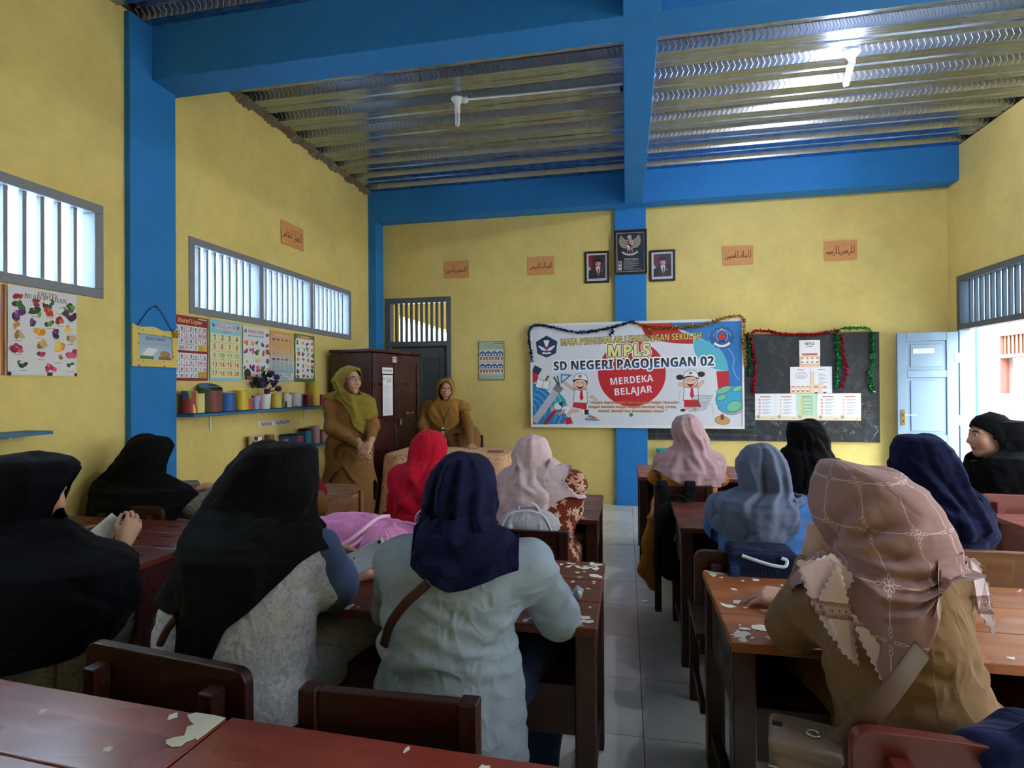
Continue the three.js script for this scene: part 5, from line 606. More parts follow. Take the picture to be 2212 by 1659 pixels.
{ // pot of purple paper flowers
  const t = thing('flower_pot', 'white pot of purple artificial flowers on the upper shelf', 'flower pot', [0.085, 1.186, zs[8]]); part(t, 'pot', lathe([[0, 0.002], [0.044, 0.002], [0.054, 0.13], [0.057, 0.132], [0.05, 0.132], [0.04, 0.02], [0, 0.02]]), new THREE.MeshStandardMaterial({ roughness: 0.5, map: pat((c) => { c.fillStyle = '#dedce0'; c.fillRect(0, 0, 256, 256); c.fillStyle = '#7a3a3a'; c.fillRect(0, 70, 256, 10); c.fillStyle = '#5a4a5a'; for (let i = 0; i < 9; i++) c.fillRect(10 + i * 28, 100, 16, 26); }), side: THREE.DoubleSide }));
  const r = rng(77), leaf = [], petalM = std('#4d3577', 0.7, { side: THREE.DoubleSide }), leafM = std('#1f2c22', 0.7, { side: THREE.DoubleSide });
  for (let i = 0; i < 46; i++) { const a = r() * 6.3, e = r() * 1.5, q = 0.05 + r() * 0.09; leaf.push(placed(new THREE.SphereGeometry(0.03, 7, 5).scale(1, 0.12, 0.55), Math.cos(a) * q * Math.sin(e) * 0.9, 0.13 + q * Math.cos(e) * 1.25 + r() * 0.04, Math.sin(a) * q * Math.sin(e) * 1.25, r() * 3, r() * 6, r() * 3)); }
  part(t, 'foliage', merged(leaf), leafM).userData.kind = 'stuff';
  for (const [x, y, z] of [[0.04, 0.27, -0.1], [0.05, 0.2, 0.1], [0.07, 0.17, -0.08], [0.06, 0.15, 0.06], [0.05, 0.22, -0.04], [0.06, 0.3, 0.0], [0.03, 0.24, 0.09]]) { const f = []; for (let k = 0; k < 6; k++) f.push(placed(new THREE.SphereGeometry(0.02, 7, 5).scale(1, 0.3, 0.8), x + 0.01, y + Math.cos(k * 1.05) * 0.018, z + Math.sin(k * 1.05) * 0.018, k * 1.05, 0.6, 0)); part(t, 'flower', merged(f), petalM); }
}
const low = [2.455, 2.278, 1.88, 1.968, 1.712, 1.566, 1.43], onLow = (z, x = 0.085) => [x, 0.816, z];
tin('white tin with brown dots on the lower shelf', onLow(low[0]), 0.055, 0.15, dots('#dcd8d6', ['#5a3a32', '#3a2a2a'], 34, 16, 14));
tin('brown tin behind the dotted one on the lower shelf', onLow(low[1]), 0.04, 0.15, bands('#6a3a2e', '#8a5240'));
tin('pink tin in front of the blue craft box on the lower shelf', onLow(low[2], 0.11), 0.044, 0.1, bands('#b05a6a', '#8a3a50', '#c07a8a'));
{ const t = thing('craft_box', 'low blue craft box on the lower shelf', 'box', onLow(low[3], 0.06)); slab(t, 'box_body', [-0.05, 0, -0.1], [0.03, 0.11, 0.06], std('#2e4f86', 0.6)); slab(t, 'box_lid', [-0.052, 0.11, -0.102], [0.032, 0.125, 0.062], std('#1c2436', 0.6)); }
{ const t = thing('craft_box', 'bright blue craft box with black lid on the lower shelf', 'box', onLow(low[4], 0.07)); slab(t, 'box_body', [-0.04, 0, -0.045], [0.04, 0.135, 0.045], std('#2f7fb0', 0.6)); slab(t, 'box_lid', [-0.042, 0.135, -0.047], [0.042, 0.16, 0.047], std('#15181f', 0.6)); }
tin('tall pink craft cup near the end of the lower shelf', onLow(low[5]), 0.046, 0.175, dots('#b58a90', ['#8a4a56', '#d8b8ba'], 18, 18, 15));
{ const t = thing('craft_box', 'pink craft box at the far end of the lower shelf', 'box', onLow(low[6] + 0.0, 0.08)); slab(t, 'box_body', [-0.045, 0, -0.06], [0.045, 0.11, 0.06], std('#a8717a', 0.7)); slab(t, 'box_lid', [-0.047, 0.11, -0.062], [0.047, 0.125, 0.062], std('#8a4f5c', 0.7)); }
{ const t = thing('paper_craft', 'flat pinkish paper craft lying on the lower shelf', 'craft', onLow((low[1] + low[3]) / 2, 0.1), 0.3); const s = new THREE.Shape(); s.moveTo(-0.12, 0); s.lineTo(0.1, 0.03); s.lineTo(0.12, 0.09); s.lineTo(-0.02, 0.06); s.closePath(); const g = new THREE.ExtrudeGeometry(s, { depth: 0.02, bevelEnabled: true, bevelSize: 0.004, bevelThickness: 0.004, bevelSegments: 1 }); g.rotateY(PI / 2); part(t, 'folded_card', g, std('#c79a90', 0.8)); }
{ // teal basket under the blackboard
  const t = thing('chalk_basket', 'small turquoise plastic basket on the wall under the blackboard', 'basket', [3.475, 0.549, 0.08]), m = std('#37a7a4', 0.45); const R = (k) => 0.055 + 0.014 * k;
  for (let i = 0; i < 22; i++) { const a = i / 22 * PI * 2; part(t, 'basket_slat', box(0.009, 0.08, 0.003, 0.001), m, [Math.cos(a) * R(0.5), 0.042, Math.sin(a) * R(0.5) * 0.75], [0, -a + PI / 2, 0]); }
  part(t, 'basket_floor', new THREE.CylinderGeometry(R(0), R(0), 0.006, 28).scale(1, 1, 0.75), m, [0, 0.004, 0]); part(t, 'basket_rim', lathe([[R(0.8), 0.08], [R(1) + 0.004, 0.08], [R(1.1) + 0.004, 0.112], [R(1), 0.112], [R(0.8), 0.08]]).scale(1, 1, 0.75), m);
}
// plants in the yard
{
  const r = rng(9), mk = (name, label, pos, n, L, w, col, droop) => { const t = thing(name, label, 'plant', pos); const m = std(col, 0.6, { side: THREE.DoubleSide }); part(t, 'pot', lathe([[0, 0], [0.16, 0], [0.22, 0.3], [0.24, 0.3], [0.2, 0.28], [0, 0.28]]), std('#9a5a44', 0.8)); part(t, 'stem', new THREE.CylinderGeometry(0.02, 0.03, 0.5, 8), std('#5a6a44', 0.8), [0, 0.5, 0]); for (let i = 0; i < n; i++) { const a = r() * 6.28, e = 0.2 + r() * 1.0, l = L * (0.7 + 0.5 * r()), p = [], u = []; const S = 6; for (let k = 0; k <= S; k++) { const q = k / S, x = Math.sin(e) * l * q, y = 0.6 + Math.cos(e) * l * q - droop * q * q * l, ww = w * Math.sin(PI * Math.min(1, q * 0.85 + 0.12)); for (const s of [-1, 1]) p.push(Math.cos(a) * x - Math.sin(a) * ww * s, y, Math.sin(a) * x + Math.cos(a) * ww * s); if (k) { const b = k * 2; u.push(b - 2, b - 1, b, b - 1, b + 1, b); } } const g = new THREE.BufferGeometry(); g.setAttribute('position', new THREE.Float32BufferAttribute(p, 3)); g.setIndex(u); g.computeVertexNormals(); part(t, 'leaf', g, m); } };
  mk('potted_plant', 'spiky dark green plant by the white building outside the door', [8.6, -0.02, -3.3], 40, 0.55, 0.018, '#55685a', 0.35);
  mk('potted_plant', 'broad pale leaved plant outside the door', [8.4, -0.02, -3.62], 14, 0.42, 0.07, '#a9c4b4', 0.5);
}
// ---------------------------------------------------------------- implicit surfaces
const smin = (a, b, k) => { const h = Math.max(k - Math.abs(a - b), 0) / k; return Math.min(a, b) - h * h * k * 0.25; };
const smax = (a, b, k) => -smin(-a, -b, k);
// surface nets on a box grid; far blocks are skipped
function meshField(f, lo, hi, cell, colorAt) {
  const n = [0, 1, 2].map((i) => Math.ceil((hi[i] - lo[i]) / cell) + 1), [nx, ny, nz] = n, F = new Float32Array(nx * ny * nz), B = 4;
  const at = (i, j, k) => (k * ny + j) * nx + i;
  for (let k = 0; k < nz; k += B) for (let j = 0; j < ny; j += B) for (let i = 0; i < nx; i += B) {
    const h = (B - 1) / 2, c = f(lo[0] + (i + h) * cell, lo[1] + (j + h) * cell, lo[2] + (k + h) * cell), far = Math.abs(c) > cell * B * 1.5;
    for (let kk = k; kk < Math.min(k + B, nz); kk++) for (let jj = j; jj < Math.min(j + B, ny); jj++) for (let ii = i; ii < Math.min(i + B, nx); ii++) F[at(ii, jj, kk)] = far ? c : f(lo[0] + ii * cell, lo[1] + jj * cell, lo[2] + kk * cell);
  }
  const id = new Int32Array(nx * ny * nz).fill(-1), pos = [], idx = [];
  for (let k = 0; k < nz - 1; k++) for (let j = 0; j < ny - 1; j++) for (let i = 0; i < nx - 1; i++) {
    let m = 0; const v = []; for (let c = 0; c < 8; c++) { const q = F[at(i + (c & 1), j + ((c >> 1) & 1), k + (c >> 2))]; v.push(q); if (q < 0) m++; }
    if (m === 0 || m === 8) continue;
    let x = 0, y = 0, z = 0, e = 0;
    for (let c = 0; c < 8; c++) for (const b of [1, 2, 4]) if (!(c & b)) { const d = c | b; if ((v[c] < 0) !== (v[d] < 0)) { const t = v[c] / (v[c] - v[d]); x += (c & 1) + (b === 1 ? t : 0); y += ((c >> 1) & 1) + (b === 2 ? t : 0); z += (c >> 2) + (b === 4 ? t : 0); e++; } }
    id[at(i, j, k)] = pos.length / 3; pos.push(lo[0] + (i + x / e) * cell, lo[1] + (j + y / e) * cell, lo[2] + (k + z / e) * cell);
  }
  const quad = (a, b, c, d, flip) => { if (a < 0 || b < 0 || c < 0 || d < 0) return; flip ? idx.push(a, c, b, a, d, c) : idx.push(a, b, c, a, c, d); };
  for (let k = 1; k < nz - 1; k++) for (let j = 1; j < ny - 1; j++) for (let i = 1; i < nx - 1; i++) {
    const s = F[at(i, j, k)] < 0;
    if (s !== F[at(i + 1, j, k)] < 0) quad(id[at(i, j - 1, k - 1)], id[at(i, j, k - 1)], id[at(i, j, k)], id[at(i, j - 1, k)], !s);
    if (s !== F[at(i, j + 1, k)] < 0) quad(id[at(i - 1, j, k - 1)], id[at(i - 1, j, k)], id[at(i, j, k)], id[at(i, j, k - 1)], !s);
    if (s !== F[at(i, j, k + 1)] < 0) quad(id[at(i - 1, j - 1, k)], id[at(i, j - 1, k)], id[at(i, j, k)], id[at(i - 1, j, k)], !s);
  }
  const g = new THREE.BufferGeometry(); g.setAttribute('position', new THREE.Float32BufferAttribute(pos, 3)); g.setIndex(idx); g.computeVertexNormals();
  if (colorAt) { const c = new Float32Array(pos.length); for (let i = 0; i < pos.length; i += 3) c.set(colorAt(pos[i], pos[i + 1], pos[i + 2]), i); g.setAttribute('color', new THREE.BufferAttribute(c, 3)); }
  return g;
}
// tapered capsule
function cap(a, b, ra, rb = ra) {
  const bx = b[0] - a[0], by = b[1] - a[1], bz = b[2] - a[2], L2 = bx * bx + by * by + bz * bz || 1e-9;
  return (x, y, z) => { const px = x - a[0], py = y - a[1], pz = z - a[2], t = clamp((px * bx + py * by + pz * bz) / L2, 0, 1), dx = px - bx * t, dy = py - by * t, dz = pz - bz * t; return Math.sqrt(dx * dx + dy * dy + dz * dz) - (ra + (rb - ra) * t); };
}
const ell = (c, r) => { const m = Math.min(...r); return (x, y, z) => { const a = (x - c[0]) / r[0], b = (y - c[1]) / r[1], d = (z - c[2]) / r[2]; return (Math.sqrt(a * a + b * b + d * d) - 1) * m; }; };
// smooth Catmull-Rom lookup in a table of rows sorted by falling y: [y, xL, xR, rz, zc]
function rowAt(rows, y, o = []) {
  const n = rows.length; if (y >= rows[0][0]) return Object.assign(o, rows[0]); if (y <= rows[n - 1][0]) return Object.assign(o, rows[n - 1]);
  let i = 0; while (rows[i + 1][0] > y) i++;
  const t = (rows[i][0] - y) / (rows[i][0] - rows[i + 1][0]), s = t * t * (3 - 2 * t) * 0.5 + t * 0.5;
  for (let k = 1; k < 5; k++) o[k] = lerp(rows[i][k], rows[i + 1][k], s); return o;
}
function stack(rows) {   // an upright body whose sections are ellipses
  const top = rows[0][0], bot = rows[rows.length - 1][0], o = [];
  return (x, y, z) => {
    rowAt(rows, y, o); const rx = Math.max(0.02, (o[2] - o[1]) / 2), rz = Math.max(0.02, o[3]), a = (x - (o[1] + o[2]) / 2) / rx, b = (z - o[4]) / rz, d = (Math.sqrt(a * a + b * b) - 1) * Math.min(rx, rz), dy = Math.max(y - top, bot - y);
    return dy > 0 ? (d > 0 ? Math.hypot(d, dy) : dy) : d;
  };
}
const unionOf = (list, k) => (x, y, z) => { let d = 1e9; for (const f of list) d = d > 1e8 ? f(x, y, z) : smin(d, f(x, y, z), k); return d; };
function pad(ptsList, m) { const lo = [1e9, 1e9, 1e9], hi = [-1e9, -1e9, -1e9]; for (const p of ptsList) for (let i = 0; i < 3; i++) { lo[i] = Math.min(lo[i], p[i] - m); hi[i] = Math.max(hi[i], p[i] + m); } return [lo, hi]; }
const rowPts = (rows) => rows.flatMap((r) => [[r[1], r[0], r[4] - r[3]], [r[2], r[0], r[4] + r[3]]]);

// ---------------------------------------------------------------- heads and hands
const SKIN = [0.52, 0.29, 0.2], LIP = [0.36, 0.09, 0.075], BROW = [0.03, 0.018, 0.014], EYE = [0.75, 0.72, 0.7];
// head in its own axes: +z the face, +y up, origin between the ears
function headField() {
  const skull = ell([0, 0.03, -0.015], [0.073, 0.095, 0.092]), jaw = ell([0, -0.045, 0.022], [0.056, 0.066, 0.064]), list = [skull, jaw, ell([0, -0.098, 0.058], [0.024, 0.018, 0.02]), ell([0.034, -0.022, 0.055], [0.03, 0.03, 0.028]), ell([-0.034, -0.022, 0.055], [0.03, 0.03, 0.028]), cap([0, -0.05, -0.02], [0, -0.19, -0.04], 0.05, 0.056)];
  const base = unionOf(list, 0.03), nose = cap([0, 0.012, 0.08], [0, -0.026, 0.1], 0.007, 0.012), n2 = unionOf([nose, ell([0.011, -0.03, 0.09], [0.009, 0.008, 0.01]), ell([-0.011, -0.03, 0.09], [0.009, 0.008, 0.01])], 0.008), brow = unionOf([cap([0.014, 0.03, 0.078], [0.046, 0.032, 0.062], 0.009), cap([-0.014, 0.03, 0.078], [-0.046, 0.032, 0.062], 0.009)], 0.01);
  const lips = unionOf([cap([-0.02, -0.061, 0.076], [0.02, -0.061, 0.076], 0.0055), cap([-0.017, -0.07, 0.075], [0.017, -0.07, 0.075], 0.006)], 0.004), ears = (x, y, z) => ell([0.076, -0.005, -0.012], [0.01, 0.03, 0.018])(Math.abs(x), y, z);
  return (x, y, z) => { let d = smin(base(x, y, z), n2(x, y, z), 0.014); d = smin(d, brow(x, y, z), 0.012); const ax = Math.abs(x); d = smax(d, -(Math.hypot(ax - 0.031, y - 0.01, z - 0.098) - 0.017), 0.012); d = smin(d, Math.hypot(ax - 0.031, y - 0.01, z - 0.066) - 0.0155, 0.003); d = smin(d, lips(x, y, z), 0.006); return smin(d, ears(x, y, z), 0.01); };
}
const HEADF = headField();
function headColor(x, y, z) {
  const ax = Math.abs(x); if (z > 0.05) {
    if (Math.abs(y + 0.0655) < 0.0105 - ax * 0.22 && ax < 0.023) return LIP;
    const bx = (ax - 0.031) / 0.02, by = (y - 0.033 + bx * bx * 0.004) / 0.005; if (bx * bx + by * by < 1) return BROW;
    const ex = (ax - 0.031) / 0.0135, ey = (y - 0.01) / 0.0068; if (ex * ex + ey * ey < 1 && z > 0.06) return Math.hypot(ax - 0.031, y - 0.01) < 0.006 ? BROW : Math.abs(ey) > 0.72 ? BROW : EYE;
    const k = 1 - 0.12 * Math.exp(-((y + 0.05) ** 2) / 0.002); return [SKIN[0], SKIN[1] * k, SKIN[2] * k];
  } return SKIN;
}
// hand in its own axes: wrist at the origin, +x to the fingers, +y out of the back of the hand, +z to the thumb
function handField({ curl = 0.3, spread = 0.1, thumb = 0.4, curls }) {
  const list = [], kn = [[0.084, 0.026], [0.088, 0.007], [0.083, -0.012], [0.074, -0.029]], len = [0.07, 0.078, 0.072, 0.056];
  for (const [x, z] of kn) list.push(cap([0.01, 0, z * 0.55], [x - 0.004, 0.002, z], 0.016, 0.0125));
  list.push(cap([-0.05, 0, 0], [0.015, 0, 0], 0.024, 0.022)); list.push(cap([0.012, -0.004, 0.014], [0.045, -0.008, 0.03], 0.017, 0.015));
  const palm = unionOf(list, 0.02), fingers = [];
  kn.forEach(([x, z], i) => { const c = curls ? curls[i] : curl, yaw = (1 - i * 0.75) * spread * 0.5; let a = 0, p = [x, 0.002, z]; const seg = [0.46, 0.3, 0.24], turn = [1.0, 1.25, 0.8], r = [0.0088, 0.0082, 0.0076, 0.0068].map((q) => (i === 3 ? q * 0.88 : q)); for (let s = 0; s < 3; s++) { a += turn[s] * c; const L = len[i] * seg[s], q = [p[0] + Math.cos(a) * L * Math.cos(yaw), p[1] - Math.sin(a) * L, p[2] + Math.cos(a) * L * Math.sin(yaw)]; fingers.push([cap(p, q, r[s], r[s + 1]), i]); p = q; } });
  const t0 = [0.022, -0.006, 0.024], d1 = V(0.7, -0.35 * thumb - 0.1, 0.75 - 0.5 * thumb).normalize(), t1 = [t0[0] + d1.x * 0.042, t0[1] + d1.y * 0.042, t0[2] + d1.z * 0.042], d2 = V(0.95, -0.5 * thumb, 0.35 - 0.6 * thumb).normalize(), t2 = [t1[0] + d2.x * 0.034, t1[1] + d2.y * 0.034, t1[2] + d2.z * 0.034], d3 = V(1, -0.7 * thumb, 0.15 - 0.6 * thumb).normalize(), t3 = [t2[0] + d3.x * 0.024, t2[1] + d3.y * 0.024, t2[2] + d3.z * 0.024];
  const th = [cap(t0, t1, 0.014, 0.0105), cap(t1, t2, 0.0105, 0.0092), cap(t2, t3, 0.0092, 0.0075)];
  return (x, y, z) => { let d = palm(x, y, z); const per = [1e9, 1e9, 1e9, 1e9]; for (const [f, i] of fingers) per[i] = Math.min(per[i], f(x, y, z)); let m = 1e9; for (let i = 0; i < 4; i++) m = Math.min(m, per[i]); d = smin(d, m, 0.009); let t = 1e9; for (const f of th) t = smin(t, f(x, y, z), 0.004); return smin(d, t, 0.008); };
}
const handCache = new Map();
// wrist position, direction of the fingers, direction of the back of the hand; left hands are mirrored
function handGeo({ at, dir, back, left, ...pose }) {
  const key = JSON.stringify(pose); if (!handCache.has(key)) handCache.set(key, meshField(handField(pose), [-0.08, -0.11, -0.06], [0.19, 0.05, 0.09], 0.0034, () => SKIN));
  const g = handCache.get(key).clone(), X = V(...dir).normalize(), Y0 = V(...back), Z = V().crossVectors(X, Y0).normalize(), Y = V().crossVectors(Z, X).normalize();
  // +z (thumb) lies to the left of a right hand seen from its back with the fingers away: z = x cross y is right of it, so right hands are mirrored
  const m = new THREE.Matrix4().makeBasis(X, Y, left ? Z : Z.clone().negate()); m.setPosition(...at); g.applyMatrix4(m);
  if (!left) { const ix = g.index.array; for (let i = 0; i < ix.length; i += 3) { const t = ix[i]; ix[i] = ix[i + 1]; ix[i + 1] = t; } } g.computeVertexNormals(); return g;
}

// ---------------------------------------------------------------- veils: rings of cloth hung from the crown, open at the face
function veil(rows, { face = 180, open = 0, openTop, openBot, fold = 0.012, seed = 1, nFold = 9, ridges = [], creases = [], wild = 9, hem } = {}) {
  // face: direction of the face in degrees, 0 = +z, 90 = +x, 180 = -z (away from the viewer)
  const yT = rows[0][0], yB = rows[rows.length - 1][0], H = yT - yB, NR = 130, NA = 168, phi = face * PI / 180, o = [], pos = [], uv = [], idx = [], rimPts = [[], []];
  const hemAt = (x) => { let a = hem[0], b = hem[hem.length - 1]; if (x <= a[0]) return a[1]; if (x >= b[0]) return b[1]; for (let k = 1; k < hem.length; k++) if (x <= hem[k][0]) { const q = (x - hem[k - 1][0]) / (hem[k][0] - hem[k - 1][0]); return lerp(hem[k - 1][1], hem[k][1], q); } };
  rowAt(rows, yB + H * 0.25, o); const cx0 = (o[1] + o[2]) / 2, rx0 = (o[2] - o[1]) / 2;
  const r = rng(seed * 977), ph = Array.from({ length: 6 }, () => r() * 6.28), fr = [nFold, nFold * 2 - 1, nFold + 4], dr = [r() * 3 - 1.5, r() * 4 - 2, r() * 3 - 1.5];
  // pulled folds: a crest with a valley beside it, running from one point of the cloth to another
  const pulls = [...creases]; for (let k = 0; k < wild; k++) { const a = r() * 360, t0 = 0.18 + r() * 0.45; pulls.push([a, t0, a + (r() - 0.5) * 110, t0 + 0.12 + r() * 0.3, 0.012 + r() * 0.01, fold * (0.6 + r() * 0.6)]); }
  const pl = pulls.map(([a0, t0, a1, t1, w, amp]) => { const dx = (a1 - a0) * PI / 180 * 0.13, dy = (t1 - t0) * H; return [a0 * PI / 180, t0 * H, dx, dy, dx * dx + dy * dy, w, amp]; });
  for (let j = 0; j <= NR; j++) {
    const t = j / NR, tt = t < 0.12 ? t * t / 0.12 * 0.5 + t * 0.5 : t, y0 = yT - H * tt; rowAt(rows, y0, o);
    const dome = (q) => { const w = clamp((yT - q) / 0.014, 0, 1); return Math.sqrt(1 - (1 - w) * (1 - w)) * 0.985 + 0.015; };
    let gap = 0, y = y0, cx = (o[1] + o[2]) / 2, rx = (o[2] - o[1]) / 2 * dome(y), cz = o[4], rz = o[3] * dome(y); if (open) { const q = (y - (openTop + openBot) / 2) / ((openTop - openBot) / 2); gap = Math.abs(q) < 1 ? open * PI / 180 * Math.pow(1 - Math.abs(q) ** 2.4, 0.6) : 0; }
    for (let i = 0; i <= NA; i++) {
      const u = i / NA, th = phi + gap + u * (PI * 2 - 2 * gap), k = sstep(t, 0.1, 1);
      if (hem) {   // the hem hangs at a height of its own in every direction
        const yh = hemAt(cx0 + Math.sin(th) * rx0), q = sstep(t, 0.25, 1), Hh = lerp(H, yT - yh, q); y = yT - Hh * tt; rowAt(rows, y, o); cx = (o[1] + o[2]) / 2; rx = (o[2] - o[1]) / 2 * dome(y); cz = o[4]; rz = o[3] * dome(y);
      }
      const f1 = Math.cos(th * fr[0] + ph[0] + dr[0] * t * 3 + 1.4 * noise3(th * 1.2, t * 2, seed)), f2 = Math.cos(th * fr[1] + ph[1] + dr[1] * t * 4 + 1.5 * noise3(th * 2, t * 3, seed + 9)), f3 = fbm(Math.cos(th) * 2.3 + seed, t * 4, Math.sin(th) * 2.3, 3);
      const sharp = (q) => Math.sign(q) * Math.pow(Math.abs(q), 0.75); let d = fold * (k * (sharp(f1) * 0.6 + f2 * 0.28) + f3 * 1.1 * (0.35 + k * 0.65));
      for (const [a0, a1, w, amp, t0, t1] of ridges) { const q = clamp((t - t0) / (t1 - t0), 0, 1), e = Math.atan2(Math.sin(th - (a0 + (a1 - a0) * q) * PI / 180), Math.cos(th - (a0 + (a1 - a0) * q) * PI / 180)) / (w * PI / 180); d += amp * Math.exp(-e * e) * Math.sin(PI * clamp(q * 0.96 + 0.04, 0, 1)) ** 0.5; }
      for (const [a0, b0, dx, dy, L2, w, amp] of pl) { const qx = Math.atan2(Math.sin(th - a0), Math.cos(th - a0)) * 0.13, qy = tt * H - b0, s = clamp((qx * dx + qy * dy) / L2, 0, 1), ex = qx - s * dx, ey = qy - s * dy, dist = Math.hypot(ex, ey); if (dist > w * 4) continue; const side = Math.sign(ex * dy - ey * dx), sd = dist * side, tp = Math.min(1, s * 5 + 0.25) * Math.min(1, (1 - s) * 2.2); d += amp * tp * (Math.exp(-(dist * dist) / (w * w)) - 0.7 * Math.exp(-((sd - w * 1.5) ** 2) / (w * w))); }
      const dampen = Math.min(1, rx / 0.06) * (open && gap > 0 ? Math.min(1, Math.min(u, 1 - u) * 14 + 0.25) : 1); d *= dampen;
      const rr = 1 + d / Math.max(0.05, (rx + rz) / 2);
      pos.push(cx + Math.sin(th) * rx * rr, y + (t < 0.04 ? 0 : d * 0.25), cz + Math.cos(th) * rz * rr); uv.push((th - phi) * 0.16, y);
      if (open && gap > 0 && (i === 0 || i === NA)) rimPts[i ? 1 : 0].push(pos.slice(-3));
      if (i && j) { const b = j * (NA + 1) + i; idx.push(b, b - 1, b - NA - 1, b - 1, b - NA - 2, b - NA - 1); }
    }
  }
  // turned-in hem
  const base = NR * (NA + 1), m = pos.length / 3; rowAt(rows, yB, o); const cx = (o[1] + o[2]) / 2, cz = o[4];
  for (const [s, up] of [[0.975, -0.003], [0.94, 0.03]]) for (let i = 0; i <= NA; i++) { const q = (base + i) * 3; pos.push(cx + (pos[q] - cx) * s, pos[q + 1] + up, cz + (pos[q + 2] - cz) * s); uv.push(uv[(base + i) * 2], uv[(base + i) * 2 + 1]); }
  for (let k = 0; k < 2; k++) for (let i = 1; i <= NA; i++) { const b = m + k * (NA + 1) + i, a = k ? b - NA - 1 : base + i; idx.push(b, b - 1, a, b - 1, a - 1, a); }
  const g = new THREE.BufferGeometry(); g.setAttribute('position', new THREE.Float32BufferAttribute(pos, 3)); g.setAttribute('uv', new THREE.Float32BufferAttribute(uv, 2)); g.setIndex(idx); g.userData.strip = [NR, NA];
  let rimGeo = null; if (open && rimPts[0].length > 4) { const loop = [...rimPts[0], ...rimPts[1].reverse()].filter((_, i) => i % 3 === 0); rimGeo = tube(loop, 0.0042, 140, 6, true); }
  return { g, rimGeo };
}
// lift every point of a cloth that has sunk into what it covers back to its surface, then relax normals
function drapeOver(g, f, m) {
  const p = g.attributes.position, e = 0.004;
  for (let i = 0; i < p.count; i++) { let x = p.getX(i), y = p.getY(i), z = p.getZ(i), moved = false; for (let it = 0; it < 9; it++) { const d = f(x, y, z); if (d >= m) break; let gx = f(x + e, y, z) - d, gy = f(x, y + e, z) - d, gz = f(x, y, z + e) - d; gy *= 0.35; const L = Math.hypot(gx, gy, gz) || 1, s = Math.min(0.05, (m - d) * 1.1 + 0.0005); x += gx / L * s; y += gy / L * s; z += gz / L * s; moved = true; } if (moved) p.setXYZ(i, x, y, z); }
  g.computeVertexNormals();
  const s = g.userData.strip; if (s) { const nn = g.attributes.normal, A = V(), B = V(); for (let j = 0; j <= s[0]; j++) { const a = j * (s[1] + 1), b = a + s[1]; A.fromBufferAttribute(p, a); B.fromBufferAttribute(p, b); if (A.distanceTo(B) < 2e-3) { A.fromBufferAttribute(nn, a).add(B.fromBufferAttribute(nn, b)).normalize(); nn.setXYZ(a, A.x, A.y, A.z); nn.setXYZ(b, A.x, A.y, A.z); } } }
}
